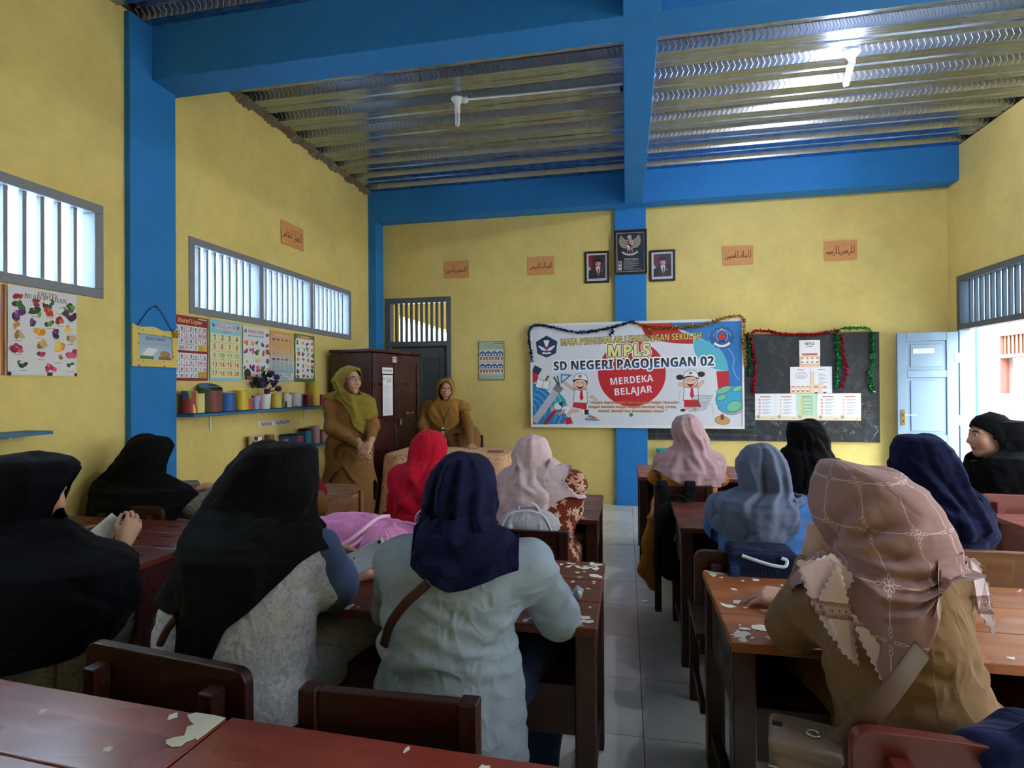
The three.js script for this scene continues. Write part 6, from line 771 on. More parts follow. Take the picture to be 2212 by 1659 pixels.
// ---------------------------------------------------------------- a person
const skinMat = new THREE.MeshPhysicalMaterial({ color: '#ffffff', vertexColors: true, roughness: 0.55, sheen: 0.1 });
function cylUV(g, cx, cz, s = 1) { const p = g.attributes.position, uv = new Float32Array(p.count * 2); for (let i = 0; i < p.count; i++) { uv[2 * i] = Math.atan2(p.getX(i) - cx, p.getZ(i) - cz) * 0.2 * s; uv[2 * i + 1] = p.getY(i) * s; } g.setAttribute('uv', new THREE.BufferAttribute(uv, 2)); return g; }
function person(P) {
  const { label, base, head, torso, arms = [], hands = [], veils = [], legs, extras, group } = P;
  const t = thing('person', label, 'person', base, 0, group), off = (g) => g.translate(-base[0], -base[1], -base[2]);
  // body: one surface from head to feet, a little inside the clothes, hands and head on finer grids
  const hq = new THREE.Quaternion().setFromEuler(new THREE.Euler((head.pitch ?? 0) * PI / 180, head.yaw * PI / 180, (head.roll ?? 0) * PI / 180, 'YXZ')), hm = new THREE.Matrix4().compose(V(...head.at), hq, V(1, 1, 1).multiplyScalar(head.size ?? 1)), inv = hm.clone().invert(), e = inv.elements, hs = head.size ?? 1;
  const headWorld = (x, y, z) => HEADF(e[0] * x + e[4] * y + e[8] * z + e[12], e[1] * x + e[5] * y + e[9] * z + e[13], e[2] * x + e[6] * y + e[10] * z + e[14]) * hs;
  const limbs = arms.flatMap(({ pts, r }) => pts.slice(1).map((p, i) => [pts[i], p, r[i], r[i + 1]]));
  const legSeg = legs ? legs.pts.flatMap((l) => l.slice(1).map((p, i) => [l[i], p, legs.r[i], legs.r[i + 1]])) : [];
  const neck = V(0, -0.17, -0.036).applyMatrix4(hm).toArray(), top = [(torso[0][1] + torso[0][2]) / 2, torso[0][0] - 0.03, torso[0][4]], body = stack(torso), inner = [(x, y, z) => body(x, y, z) + 0.022, cap(neck, top, 0.05, 0.06), ...limbs.map(([a, b, ra, rb]) => cap(a, b, Math.max(0.018, ra - 0.016), Math.max(0.017, rb - 0.014))), ...legSeg.map(([a, b, ra, rb]) => cap(a, b, ra * 0.72, rb * 0.72))];
  const bodyF = unionOf(inner, 0.03), [lo, hi] = pad([...rowPts(torso), neck, ...limbs.flatMap((l) => [l[0], l[1]]), ...legSeg.flatMap((l) => [l[0], l[1]])], 0.09);
  const geos = [meshField((x, y, z) => smin(bodyF(x, y, z), headWorld(x, y, z), 0.02), lo, hi, 0.016, () => SKIN)];
  const hg = meshField(HEADF, [-0.1, -0.2, -0.13], [0.1, 0.15, 0.14], head.fine ? 0.003 : 0.006, headColor).applyMatrix4(hm); geos.push(hg);
  for (const h of hands) geos.push(handGeo(h));
  const bodyGeo = mergeGeometries(geos.map((g) => { g.deleteAttribute('uv'); return g; })); off(bodyGeo); part(t, 'body', bodyGeo, skinMat);
  // upper garment
  const tq = [(torso[0][1] + torso[0][2]) / 2, torso[0][4]], wr = P.wrinkle ?? 0.006, sd = base[0] * 13.7, wd = P.wrinkleFn;
  const sleeves = limbs.map(([a, b, ra, rb]) => cap(a, b, ra, rb)), shirtBase = (x, y, z) => { let d = body(x, y, z); for (const f of sleeves) d = smin(d, f(x, y, z), 0.045); return d; };
  const shirtF = (x, y, z) => { let d = shirtBase(x, y, z); if (Math.abs(d) < 0.06) { const a = noise3(x * 7 + sd, y * 16 + noise3(x * 5, y * 5, z * 5) * 1.5, z * 7), b = noise3(x * 15 + y * 9, y * 24 - x * 8 + sd, z * 14); d += wr * ((1 - Math.abs(a) * 2) * 0.9 + (1 - Math.abs(b) * 2) * 0.45); if (wd) d += wd(x, y, z); } return d; };
  const [sl, sh] = pad([...rowPts(torso), ...limbs.flatMap((l) => [l[0], l[1]])], 0.1), sg = cylUV(meshField(shirtF, sl, sh, P.cell ?? 0.011), ...tq); off(sg); part(t, P.topName ?? 'blouse', sg, P.topMat);
  if (legs) { const lf = unionOf(legSeg.map(([a, b, ra, rb]) => cap(a, b, ra, rb)), legs.skirt ? 0.16 : 0.05), lw = (x, y, z) => { let d = lf(x, y, z); if (Math.abs(d) < 0.05) d += 0.006 * (1 - Math.abs(noise3(x * 8 + sd, y * 9, z * 10)) * 2); return d; }, [a, b] = pad(legSeg.flatMap((l) => [l[0], l[1]]), 0.16), lg = cylUV(meshField(lw, a, b, 0.015), ...tq); off(lg); part(t, legs.skirt ? 'skirt' : 'trousers', lg, legs.mat);
    for (const l of legs.pts) { const f = l[l.length - 1], fd = legs.toe ?? [0, 0, -1]; const sg2 = meshField(unionOf([cap([f[0], 0.035, f[2]], [f[0] + fd[0] * 0.14, 0.03, f[2] + fd[2] * 0.14], 0.036, 0.03), cap([f[0] - fd[0] * 0.05, 0.035, f[2] - fd[2] * 0.05], [f[0], 0.06, f[2]], 0.034, 0.036)], 0.03), [f[0] - 0.22, -0.004, f[2] - 0.25], [f[0] + 0.22, 0.13, f[2] + 0.25], 0.009); off(sg2); part(t, 'shoe', sg2, M.black); } }
  const upper = arms.map(({ pts, r }) => cap(pts[0], pts[1], r[0], r[1])), bodyV = unionOf(inner.slice(0, 2), 0.03), under = (x, y, z) => { let d = body(x, y, z) - wr * 0.8; for (const f of upper) d = smin(d, f(x, y, z), 0.045); return Math.min(d, bodyV(x, y, z), headWorld(x, y, z)); };
  for (const v of veils) { const { g, rimGeo } = veil(v.rows, v); drapeOver(g, under, v.lift ?? 0.009); if (rimGeo) drapeOver(rimGeo, under, 0.006); off(g); const m = part(t, v.name ?? 'veil', g, v.mat); if (rimGeo) { off(rimGeo); part(m, 'veil_hem', rimGeo, v.hemMat ?? v.mat); } }
  extras?.(t, (g) => off(g)); return t;
}
// a flat strap along a line of points
function strap(pts, w, th, across) {
  const c = new THREE.CatmullRomCurve3(pts.map((p) => V(...p)), false, 'centripetal'), N = 44, K = 12, pos = [], uv = [], idx = []; let prev = V(1, 0, 0);
  for (let i = 0; i <= N; i++) { const p = c.getPoint(i / N), t = c.getTangent(i / N); let s = across ? V(...across) : V().crossVectors(t, V(0, 0, 1)); s.addScaledVector(t, -s.dot(t)); if (s.length() < 0.15) s = prev.clone(); s.normalize(); if (s.dot(prev) < 0) s.negate(); prev = s.clone(); const n = V().crossVectors(t, s).normalize(); for (let k = 0; k <= K; k++) { const a = k / K * PI * 2, q = p.clone().addScaledVector(s, Math.cos(a) * w).addScaledVector(n, Math.sin(a) * th); pos.push(q.x, q.y, q.z); uv.push(k / K * w * 4, i / N); if (i && k) { const b = i * (K + 1) + k; idx.push(b, b - K - 1, b - 1, b - 1, b - K - 1, b - K - 2); } } }
  for (const e of [0, N]) { const m = pos.length / 3, p = c.getPoint(e / N); pos.push(p.x, p.y, p.z); uv.push(0, 0); for (let k = 1; k <= K; k++) { const b = e * (K + 1) + k; e ? idx.push(m, b - 1, b) : idx.push(m, b, b - 1); } }
  const g = new THREE.BufferGeometry(); g.setAttribute('position', new THREE.Float32BufferAttribute(pos, 3)); g.setAttribute('uv', new THREE.Float32BufferAttribute(uv, 2)); g.setIndex(idx); g.computeVertexNormals(); return g;
}
const sit = (x, z, { spread = 0.1, knee = 0.42, r = [0.085, 0.075, 0.055], foot = -0.02 } = {}) => ({ pts: [-1, 1].map((s) => [[x + s * 0.08, 0.5, z], [x + s * spread, 0.5, z - knee], [x + s * spread, 0.07, z - knee - foot]]), r });
const desky = (s, x, y, z, { out = 0.24, reach = 0.42, inn = 0.1, ey = 0.75, r = [0.062, 0.052, 0.04] } = {}) => ({ pts: [[x + s * 0.155, y - 0.055, z], [x + s * out, ey, z - 0.15], [x + s * inn, 0.735, z - reach]], r });
const restHand = (s, x, z, reach, inn) => ({ at: [x + s * inn, 0.715, z - reach], dir: [-s * 0.5, -0.05, -0.85], back: [0, 1, 0.05], left: s < 0, curl: 0.35, thumb: 0.5 });
// ---------------------------------------------------------------- cloths
const C = {
  black: cloth('#07070b', { sheen: 0.04 }), blackBlue: cloth('#080a14', { sheen: 0.05 }), navy: cloth('#0d1133', { sheen: 0.06 }), navyGown: cloth('#1b2148', { sheen: 0.2 }), red: cloth('#b3122f', { sheen: 0.2 }), palePink: cloth('#c4adb4'), dustyPink: cloth('#b3929a'), greyBlue: cloth('#5d6780'), denim: cloth('#3e6aa6'), mustard: cloth('#8a7a34'), ochre: cloth('#9a7336'), khaki: cloth('#8a6238'), khaki2: cloth('#7d5a36'), shirtBlue: cloth('#8f9fb0', { bump: 0.006 }), slate: cloth('#4d5f88'), orange: cloth('#b5742c'), jeans: cloth('#20304f'), brownSkirt: cloth('#7a5630'), darkSkirt: cloth('#15151c'), beigeDress: cloth('#7f6246', { bump: 0.006 }),
};
const patterned = (hex, cols, seed, rep = 3) => cloth(hex, { map: canvasTex(512, 512, (c) => {
  c.fillStyle = hex; c.fillRect(0, 0, 512, 512); const r = rng(seed);
  for (let i = 0; i < 32; i++) for (let j = 0; j < 32; j++) { c.fillStyle = cols[(r() * cols.length) | 0]; c.globalAlpha = 0.35; if ((i + j) % 2) c.fillRect(i * 16, j * 16, 16, 16); }
  c.globalAlpha = 0.8; for (let i = 0; i < 190; i++) { const x = r() * 512, y = r() * 512; c.strokeStyle = cols[(r() * cols.length) | 0]; c.lineWidth = 2; c.beginPath(); for (let k = 0; k < 5; k++) { c.moveTo(x, y); c.quadraticCurveTo(x + Math.cos(k * 1.26) * 22, y + Math.sin(k * 1.26) * 8, x + Math.cos(k * 1.26 + 0.4) * 22, y + Math.sin(k * 1.26 + 0.4) * 22); } c.stroke(); }
}, { wrap: true, repeat: [rep, rep] }) });
C.lace = patterned('#bcc0cc', ['#d6dae4', '#8088a0', '#9aa2b8', '#c9c6be'], 3, 4);
C.greyPrint = patterned('#6e6862', ['#8a847a', '#4e4a48', '#9a958a'], 5, 6);
C.floral = cloth('#6e2a1c', { map: canvasTex(512, 512, (c) => { c.fillStyle = '#74301f'; c.fillRect(0, 0, 512, 512); const r = rng(8); for (let i = 0; i < 40; i++) { const x = r() * 512, y = r() * 512; c.fillStyle = ['#d9b9a2', '#caa088', '#e2cbb8'][(r() * 3) | 0]; for (let k = 0; k < 5; k++) { c.beginPath(); c.ellipse(x + Math.cos(k * 1.26) * 20, y + Math.sin(k * 1.26) * 20, 19, 9, k * 1.26, 0, 7); c.fill(); } } }, { wrap: true, repeat: [3.2, 3.2] }) });
C.beigeVeil = cloth('#967672', { bump: 0.003, map: canvasTex(1024, 1024, (c) => {   // chains of links between four-petalled flowers
  c.fillStyle = '#997876'; c.fillRect(0, 0, 1024, 1024); c.strokeStyle = '#d2bfc0'; c.lineWidth = 7; const ov = (x, y, a, b, r) => { c.beginPath(); c.ellipse(x, y, a, b, r, 0, 7); c.stroke(); };
  for (let i = 0; i < 2; i++) for (let j = 0; j < 2; j++) { const x = 256 + i * 512, y = 256 + j * 512; for (let k = 0; k < 4; k++) { const a = k * PI / 2; if ((i + j) % 2) ov(x + Math.cos(a + PI / 4) * 34, y + Math.sin(a + PI / 4) * 34, 32, 20, a + PI / 4); for (const q of [60, 112]) ov(x + Math.cos(a) * q, y + Math.sin(a) * q, 27, 15, a); for (let q = 146; q < 260; q += 14) { c.beginPath(); c.arc(x + Math.cos(a) * q, y + Math.sin(a) * q, 3.4, 0, 7); c.stroke(); } } }
}, { wrap: true, repeat: [5, 5] }) });
C.lacePink = cloth('#b9a2a8', { map: canvasTex(512, 512, (c) => { c.fillStyle = '#dcc6d0'; c.fillRect(0, 0, 512, 512); c.fillStyle = '#9c7d7a'; c.fillRect(0, 300, 512, 110); c.strokeStyle = '#c3adb0'; c.lineWidth = 5; for (let i = 0; i < 14; i++) for (let k = 0; k < 3; k++) { c.beginPath(); c.ellipse(18 + i * 38, 355, 15, 34, k * 1.05, 0, 7); c.stroke(); } }, { wrap: true, repeat: [6, 6] }) });

const stdSit = (x, z, w, ySh, zc = z) => [[ySh + 0.02, x - w * 0.3, x + w * 0.3, 0.07, zc], [ySh - 0.03, x - w * 0.47, x + w * 0.47, 0.095, zc], [ySh - 0.1, x - w * 0.5, x + w * 0.5, 0.115, zc + 0.01], [ySh - 0.25, x - w * 0.47, x + w * 0.47, 0.125, zc + 0.02], [ySh - 0.42, x - w * 0.46, x + w * 0.46, 0.13, zc + 0.02], [0.5, x - w * 0.52, x + w * 0.52, 0.15, zc], [0.43, x - w * 0.5, x + w * 0.5, 0.15, zc]];
// default head under a veil: below its crown
const headIn = (rows, yaw, d = 0.128, pitch = 8) => { const o = rowAt(rows, rows[0][0] - d, []); return { at: [(o[1] + o[2]) / 2, rows[0][0] - d, o[4]], yaw, pitch, size: 0.96 }; };

// 1 the long black veil, left of centre
{
  const rows = [[1.193, 1.943, 2.021, 0.05, 4.95], [1.182, 1.905, 2.089, 0.09, 4.95], [1.161, 1.881, 2.11, 0.115, 4.95], [1.108, 1.829, 2.113, 0.125, 4.95], [1.051, 1.788, 2.115, 0.13, 4.95], [0.996, 1.748, 2.108, 0.135, 4.95], [0.956, 1.741, 2.133, 0.14, 4.99], [0.935, 1.752, 2.183, 0.15, 5.03], [0.918, 1.761, 2.195, 0.15, 5.06], [0.884, 1.773, 2.215, 0.15, 5.09], [0.803, 1.756, 2.215, 0.15, 5.1], [0.705, 1.721, 2.211, 0.16, 5.1], [0.539, 1.682, 2.202, 0.17, 5.1]];
  const torso = [[0.942, 1.964, 2.116, 0.06, 5.1], [0.904, 1.878, 2.192, 0.085, 5.1], [0.859, 1.798, 2.206, 0.1, 5.1], [0.802, 1.757, 2.2, 0.115, 5.1], [0.704, 1.693, 2.207, 0.13, 5.1], [0.624, 1.683, 2.202, 0.14, 5.1], [0.555, 1.674, 2.196, 0.15, 5.1], [0.488, 1.671, 2.219, 0.15, 5.1], [0.377, 1.665, 2.189, 0.15, 5.1]];
  person({ label: 'woman in the longest black veil and a grey printed dress, holding a pale phone', base: [2.05, 0, 5.1], head: headIn(rows, 150), torso, topMat: C.lace, topName: 'dress', wrinkle: 0.005,
    arms: [{ pts: [[2.15, 0.893, 5.06], [2.186, 0.759, 4.98], [2.13, 0.727, 4.78]], r: [0.062, 0.066, 0.04] }], veils: [{ rows, face: 160, fold: 0.011, seed: 3, mat: C.black, hem: [[1.851, 0.741], [1.875, 0.655], [1.892, 0.608], [1.944, 0.608], [1.997, 0.618], [2.009, 0.666], [2.03, 0.722], [2.075, 0.761], [2.137, 0.822], [2.189, 0.881], [2.241, 0.939], [2.301, 0.985], [2.317, 0.993]], ridges: [[-60, -10, 12, 0.014, 0.15, 0.8], [20, 30, 8, 0.012, 0.2, 1]] }],
    hands: [{ at: [2.125, 0.703, 4.74], dir: [0.75, -0.1, -0.5], back: [-0.1, -0.75, 0.6], left: false, curl: 0.55, thumb: 0.6 }, { at: [2.007, 0.766, 4.66], dir: [0.85, -0.1, -0.1], back: [-0.3, 0.6, -0.6], left: true, curl: 0.55, thumb: 0.3 }], legs: { ...sit(2.02, 5.1, { r: [0.11, 0.1, 0.08] }), skirt: true, mat: C.lace },
    extras: (t, off) => { const g = meshField((x, y, z) => { let d = smin(cap([2.193, 0.896, 5.04], [2.182, 0.755, 4.97], 0.05, 0.075)(x, y, z), cap([2.182, 0.755, 4.97], [2.141, 0.735, 4.82], 0.075, 0.05)(x, y, z), 0.04); return d + 0.003 * noise3(x * 20, y * 20, z * 20); }, [2.24, 0.691, 5.25].map((q, i) => q - (i === 2 ? 0.65 : 0.05)), [2.424, 1.046, 5.2].map((q) => q + 0.06), 0.008); off(g); cylUV(g, 0, 0); part(t, 'over_sleeve', g, C.slate); const s = tube([[1.818, 0.66, 5.24], [1.842, 0.703, 5.24], [1.884, 0.748, 5.25]], 0.011, 20, 8); off(s); part(t, 'bag_strap', s, std('#4a2c1e', 0.6)); } });
}
// 2 navy veil and pale blue shirt
{
  const rows = [[1.173, 2.595, 2.652, 0.05, 5], [1.162, 2.566, 2.673, 0.085, 5], [1.148, 2.547, 2.69, 0.105, 5], [1.122, 2.526, 2.705, 0.118, 5], [1.078, 2.508, 2.712, 0.125, 5], [1.027, 2.498, 2.713, 0.125, 5], [0.965, 2.492, 2.714, 0.12, 5], [0.95, 2.481, 2.725, 0.13, 5.03], [0.938, 2.452, 2.77, 0.14, 5.06], [0.919, 2.434, 2.8, 0.15, 5.09], [0.887, 2.419, 2.822, 0.15, 5.1], [0.811, 2.42, 2.823, 0.15, 5.11]];
  const torso = [[0.969, 2.512, 2.735, 0.07, 5.1], [0.941, 2.447, 2.795, 0.1, 5.1], [0.913, 2.416, 2.83, 0.12, 5.1], [0.875, 2.405, 2.837, 0.13, 5.1], [0.778, 2.413, 2.809, 0.14, 5.1], [0.717, 2.421, 2.791, 0.15, 5.1], [0.659, 2.413, 2.792, 0.155, 5.1], [0.601, 2.406, 2.809, 0.16, 5.1], [0.541, 2.392, 2.817, 0.165, 5.1], [0.452, 2.38, 2.82, 0.17, 5.1], [0.353, 2.371, 2.828, 0.17, 5.1]];
  person({ label: 'woman in a navy veil and pale grey blue shirt at the bottom centre', base: [2.55, 0, 5.1], head: headIn(rows, 180), torso, topMat: C.shirtBlue, topName: 'shirt', wrinkle: 0.006, cell: 0.009,
    wrinkleFn: (x, y, z) => { let d = 0; if (z > 5.0) { const q = y - 0.66 - 1.3 * (x - 2.5) * (x - 2.5); d -= 0.01 * Math.exp(-q * q / 0.0005); d += 0.008 * Math.exp(-((q + 0.03) ** 2) / 0.0006); for (let k = 0; k < 4; k++) { const w = y - 0.79 + 0.045 * k - (2.72 - x) * (0.55 - k * 0.1); d -= 0.006 * Math.exp(-w * w / 0.00018) * sstep(x, 2.46, 2.62); } } return d; },
    arms: [{ pts: [[2.819, 0.881, 5.07], [2.88, 0.692, 4.93], [2.769, 0.62, 4.72]], r: [0.075, 0.062, 0.042] }, { pts: [[2.442, 0.868, 5.07], [2.371, 0.693, 4.95], [2.371, 0.572, 4.72]], r: [0.066, 0.055, 0.042] }],
    hands: [{ at: [2.756, 0.624, 4.7], dir: [-0.75, -0.05, -0.5], back: [0, 1, 0], left: false, curl: 0.3, thumb: 0.4 }, { at: [2.375, 0.572, 4.7], dir: [0.6, -0.05, -0.7], back: [0, 1, 0], left: true, curl: 0.3, thumb: 0.4 }], veils: [{ rows, face: 180, fold: 0.01, seed: 5, nFold: 7, mat: C.navy, hem: [[2.529, 0.986], [2.538, 0.952], [2.542, 0.912], [2.595, 0.887], [2.645, 0.863], [2.694, 0.871], [2.76, 0.895], [2.797, 0.903], [2.815, 0.944], [2.832, 0.973], [2.844, 0.994]], ridges: [[-8, -14, 7, 0.018, 0.05, 1], [-30, -22, 6, -0.014, 0.1, 1], [18, 10, 8, 0.012, 0.1, 0.9], [50, 28, 9, 0.014, 0.2, 0.9]] }],
    legs: { ...sit(2.62, 5.08, { spread: 0.17, r: [0.095, 0.09, 0.065] }), mat: C.jeans },
    extras: (t, off) => { const s = strap([[2.616, 0.898, 5.29], [2.555, 0.842, 5.285], [2.511, 0.786, 5.27], [2.463, 0.698, 5.21]], 0.012, 0.003); off(s); part(t, 'bag_strap', s, std('#3d2318', 0.6)); } });
}
// 3 red veil
{
  const rows = [[1.136, 2.031, 2.098, 0.05, 3.75], [1.114, 2.002, 2.126, 0.09, 3.75], [1.08, 1.974, 2.148, 0.11, 3.75], [1.034, 1.96, 2.153, 0.118, 3.75], [0.987, 1.955, 2.148, 0.118, 3.75], [0.963, 1.95, 2.154, 0.12, 3.77], [0.939, 1.903, 2.201, 0.13, 3.79], [0.898, 1.871, 2.246, 0.14, 3.8], [0.838, 1.86, 2.265, 0.145, 3.8], [0.73, 1.849, 2.277, 0.15, 3.8], [0.634, 1.841, 2.286, 0.15, 3.8]];
  person({ label: 'woman in a bright red veil sitting before the flowered table', base: [2.07, 0, 3.8], head: headIn(rows, 182), torso: stdSit(2.07, 3.78, 0.34, 0.94), topMat: C.red, topName: 'gown', arms: [-1, 1].map((s) => desky(s, 2.07, 0.94, 3.78)), hands: [-1, 1].map((s) => restHand(s, 2.07, 3.78, 0.45, 0.08)), veils: [{ rows, face: 182, fold: 0.012, seed: 8, mat: C.red, ridges: [[-25, 20, 9, 0.018, 0.25, 0.75], [-55, -5, 9, 0.02, 0.4, 0.8], [30, -30, 8, -0.014, 0.3, 0.7]] }], legs: { ...sit(2.07, 3.8, { r: [0.11, 0.1, 0.08] }), skirt: true, mat: C.red } });
}
// 4 pale pink veil
{
  const rows = [[1.116, 2.582, 2.654, 0.05, 3.75], [1.102, 2.553, 2.675, 0.085, 3.75], [1.076, 2.529, 2.691, 0.108, 3.75], [1.024, 2.512, 2.707, 0.118, 3.75], [0.958, 2.502, 2.714, 0.12, 3.75], [0.921, 2.477, 2.719, 0.12, 3.77], [0.887, 2.45, 2.728, 0.13, 3.79], [0.852, 2.437, 2.775, 0.145, 3.8], [0.81, 2.432, 2.773, 0.15, 3.81], [0.688, 2.424, 2.779, 0.15, 3.81]];
  person({ label: 'woman in a pale pink veil with a floral brown sleeve, next to the aisle', base: [2.66, 0, 3.8], head: headIn(rows, 176), torso: stdSit(2.66, 3.78, 0.36, 0.94), topMat: C.floral, topName: 'dress', arms: [{ pts: [[2.82, 0.88, 3.78], [2.798, 0.745, 3.72], [2.76, 0.735, 3.4]], r: [0.075, 0.062, 0.045] }, desky(-1, 2.66, 0.94, 3.78)], hands: [-1, 1].map((s) => restHand(s, 2.66, 3.78, 0.42, 0.08)), veils: [{ rows, face: 176, fold: 0.012, seed: 11, mat: C.palePink, hem: [[2.451, 0.708], [2.614, 0.719], [2.659, 0.743], [2.713, 0.78], [2.788, 0.853]], ridges: [[-40, 30, 8, 0.02, 0.2, 0.8], [10, 40, 8, 0.016, 0.35, 0.9], [-10, -50, 7, -0.012, 0.3, 0.8]] }], legs: { ...sit(2.66, 3.8, { r: [0.11, 0.1, 0.08] }), skirt: true, mat: C.floral } });
}
// 5 hidden red veil bent over the left desk
{
  const x = 1.16, z = 3.62, rows = [[0.83, x - 0.05, x + 0.05, 0.05, z - 0.16], [0.81, x - 0.1, x + 0.09, 0.1, z - 0.15], [0.76, x - 0.13, x + 0.125, 0.13, z - 0.13], [0.72, x - 0.15, x + 0.14, 0.15, z - 0.1], [0.68, x - 0.19, x + 0.15, 0.17, z - 0.02], [0.62, x - 0.2, x + 0.15, 0.18, z + 0.02]];
  person({ label: 'woman in a dark red veil bent over the pale desk, mostly hidden', base: [x, 0, z + 0.3], head: { at: [x, 0.775, z - 0.14], yaw: 180, pitch: 60, size: 0.9 }, torso: [[0.74, x - 0.1, x + 0.1, 0.1, z], [0.7, x - 0.17, x + 0.17, 0.14, z + 0.1], [0.6, x - 0.18, x + 0.18, 0.16, z + 0.24], [0.5, x - 0.19, x + 0.19, 0.17, z + 0.3], [0.43, x - 0.18, x + 0.18, 0.16, z + 0.3]], topMat: C.brownSkirt, arms: [{ pts: [[x + 0.14, 0.69, z + 0.08], [1.387, 0.708, 3.72], [x + 0.05, 0.72, z - 0.22]], r: [0.055, 0.055, 0.04] }], hands: [{ at: [x + 0.03, 0.715, z - 0.24], dir: [-0.6, 0, -0.6], back: [0, 1, 0], left: false, curl: 0.3 }], veils: [{ rows, face: 180, fold: 0.01, seed: 14, mat: cloth('#7d1526') }], legs: { ...sit(x, z + 0.3, { r: [0.1, 0.09, 0.07] }), skirt: true, mat: C.brownSkirt } });
}
// 6 dusty pink veil before the banner
{
  const rows = [[1.178, 3.425, 3.496, 0.05, 2.82], [1.16, 3.391, 3.524, 0.09, 2.82], [1.122, 3.367, 3.55, 0.115, 2.82], [1.068, 3.361, 3.572, 0.125, 2.82], [1.009, 3.378, 3.591, 0.125, 2.82], [0.962, 3.369, 3.604, 0.125, 2.82], [0.929, 3.339, 3.613, 0.13, 2.84], [0.896, 3.311, 3.642, 0.14, 2.86], [0.862, 3.273, 3.671, 0.15, 2.87], [0.831, 3.25, 3.674, 0.155, 2.88], [0.794, 3.247, 3.677, 0.155, 2.88], [0.721, 3.246, 3.682, 0.155, 2.88]];
  person({ label: 'woman in a dusty pink veil and orange brown uniform in front of the banner', base: [3.47, 0, 2.85], head: headIn(rows, 168), torso: stdSit(3.47, 2.84, 0.36, 0.94), topMat: C.orange, arms: [-1, 1].map((s) => desky(s, 3.47, 0.93, 2.84, { reach: 0.5, out: 0.205, r: [0.05, 0.046, 0.038] })), hands: [-1, 1].map((s) => restHand(s, 3.47, 2.84, 0.54, 0.08)), veils: [{ rows, face: 168, fold: 0.013, seed: 17, mat: C.dustyPink, hem: [[3.237, 0.844], [3.32, 0.806], [3.402, 0.762], [3.473, 0.762], [3.564, 0.75], [3.644, 0.744], [3.66, 0.764]], ridges: [[-30, 25, 8, 0.022, 0.1, 0.9], [10, 45, 7, 0.016, 0.2, 0.9], [-60, -10, 7, -0.012, 0.2, 0.8]] }], legs: { ...sit(3.47, 2.85, { r: [0.1, 0.09, 0.07] }), skirt: true, mat: C.orange } });
}
// 7 black veil before the blackboard
{
  const rows = [[1.148, 4.103, 4.176, 0.05, 2.85], [1.134, 4.056, 4.212, 0.085, 2.85], [1.111, 4.048, 4.243, 0.11, 2.85], [1.069, 4.045, 4.271, 0.122, 2.85], [1.027, 4.052, 4.284, 0.125, 2.85], [0.973, 4.052, 4.283, 0.12, 2.85], [0.931, 4.051, 4.297, 0.125, 2.87], [0.888, 4.064, 4.321, 0.135, 2.88], [0.828, 4.082, 4.327, 0.14, 2.89], [0.766, 4.076, 4.316, 0.14, 2.9], [0.727, 4.091, 4.285, 0.12, 2.9]];
  person({ label: 'woman in a black veil and ochre uniform in front of the blackboard', base: [4.19, 0, 2.85], head: { ...headIn(rows, 205), size: 1 }, torso: [[0.983, 4.049, 4.208, 0.06, 2.87], [0.95, 4.015, 4.236, 0.09, 2.87], [0.888, 4.006, 4.261, 0.1, 2.87], [0.776, 4.011, 4.28, 0.11, 2.87], [0.636, 4.015, 4.294, 0.13, 2.87], [0.356, 4.008, 4.307, 0.14, 2.87], [0.244, 4.012, 4.306, 0.14, 2.87]], topMat: C.orange, arms: [-1, 1].map((s) => desky(s, 4.16, 0.92, 2.86, { reach: 0.5, out: 0.18, r: [0.045, 0.045, 0.038] })), hands: [-1, 1].map((s) => restHand(s, 4.19, 2.86, 0.54, 0.08)), veils: [{ rows, face: 215, open: 44, openTop: rows[0][0] - 0.05, openBot: rows[0][0] - 0.245, fold: 0.01, seed: 19, mat: C.black }], legs: { ...sit(4.19, 2.87, { r: [0.1, 0.09, 0.07] }), skirt: true, mat: C.orange } });
}
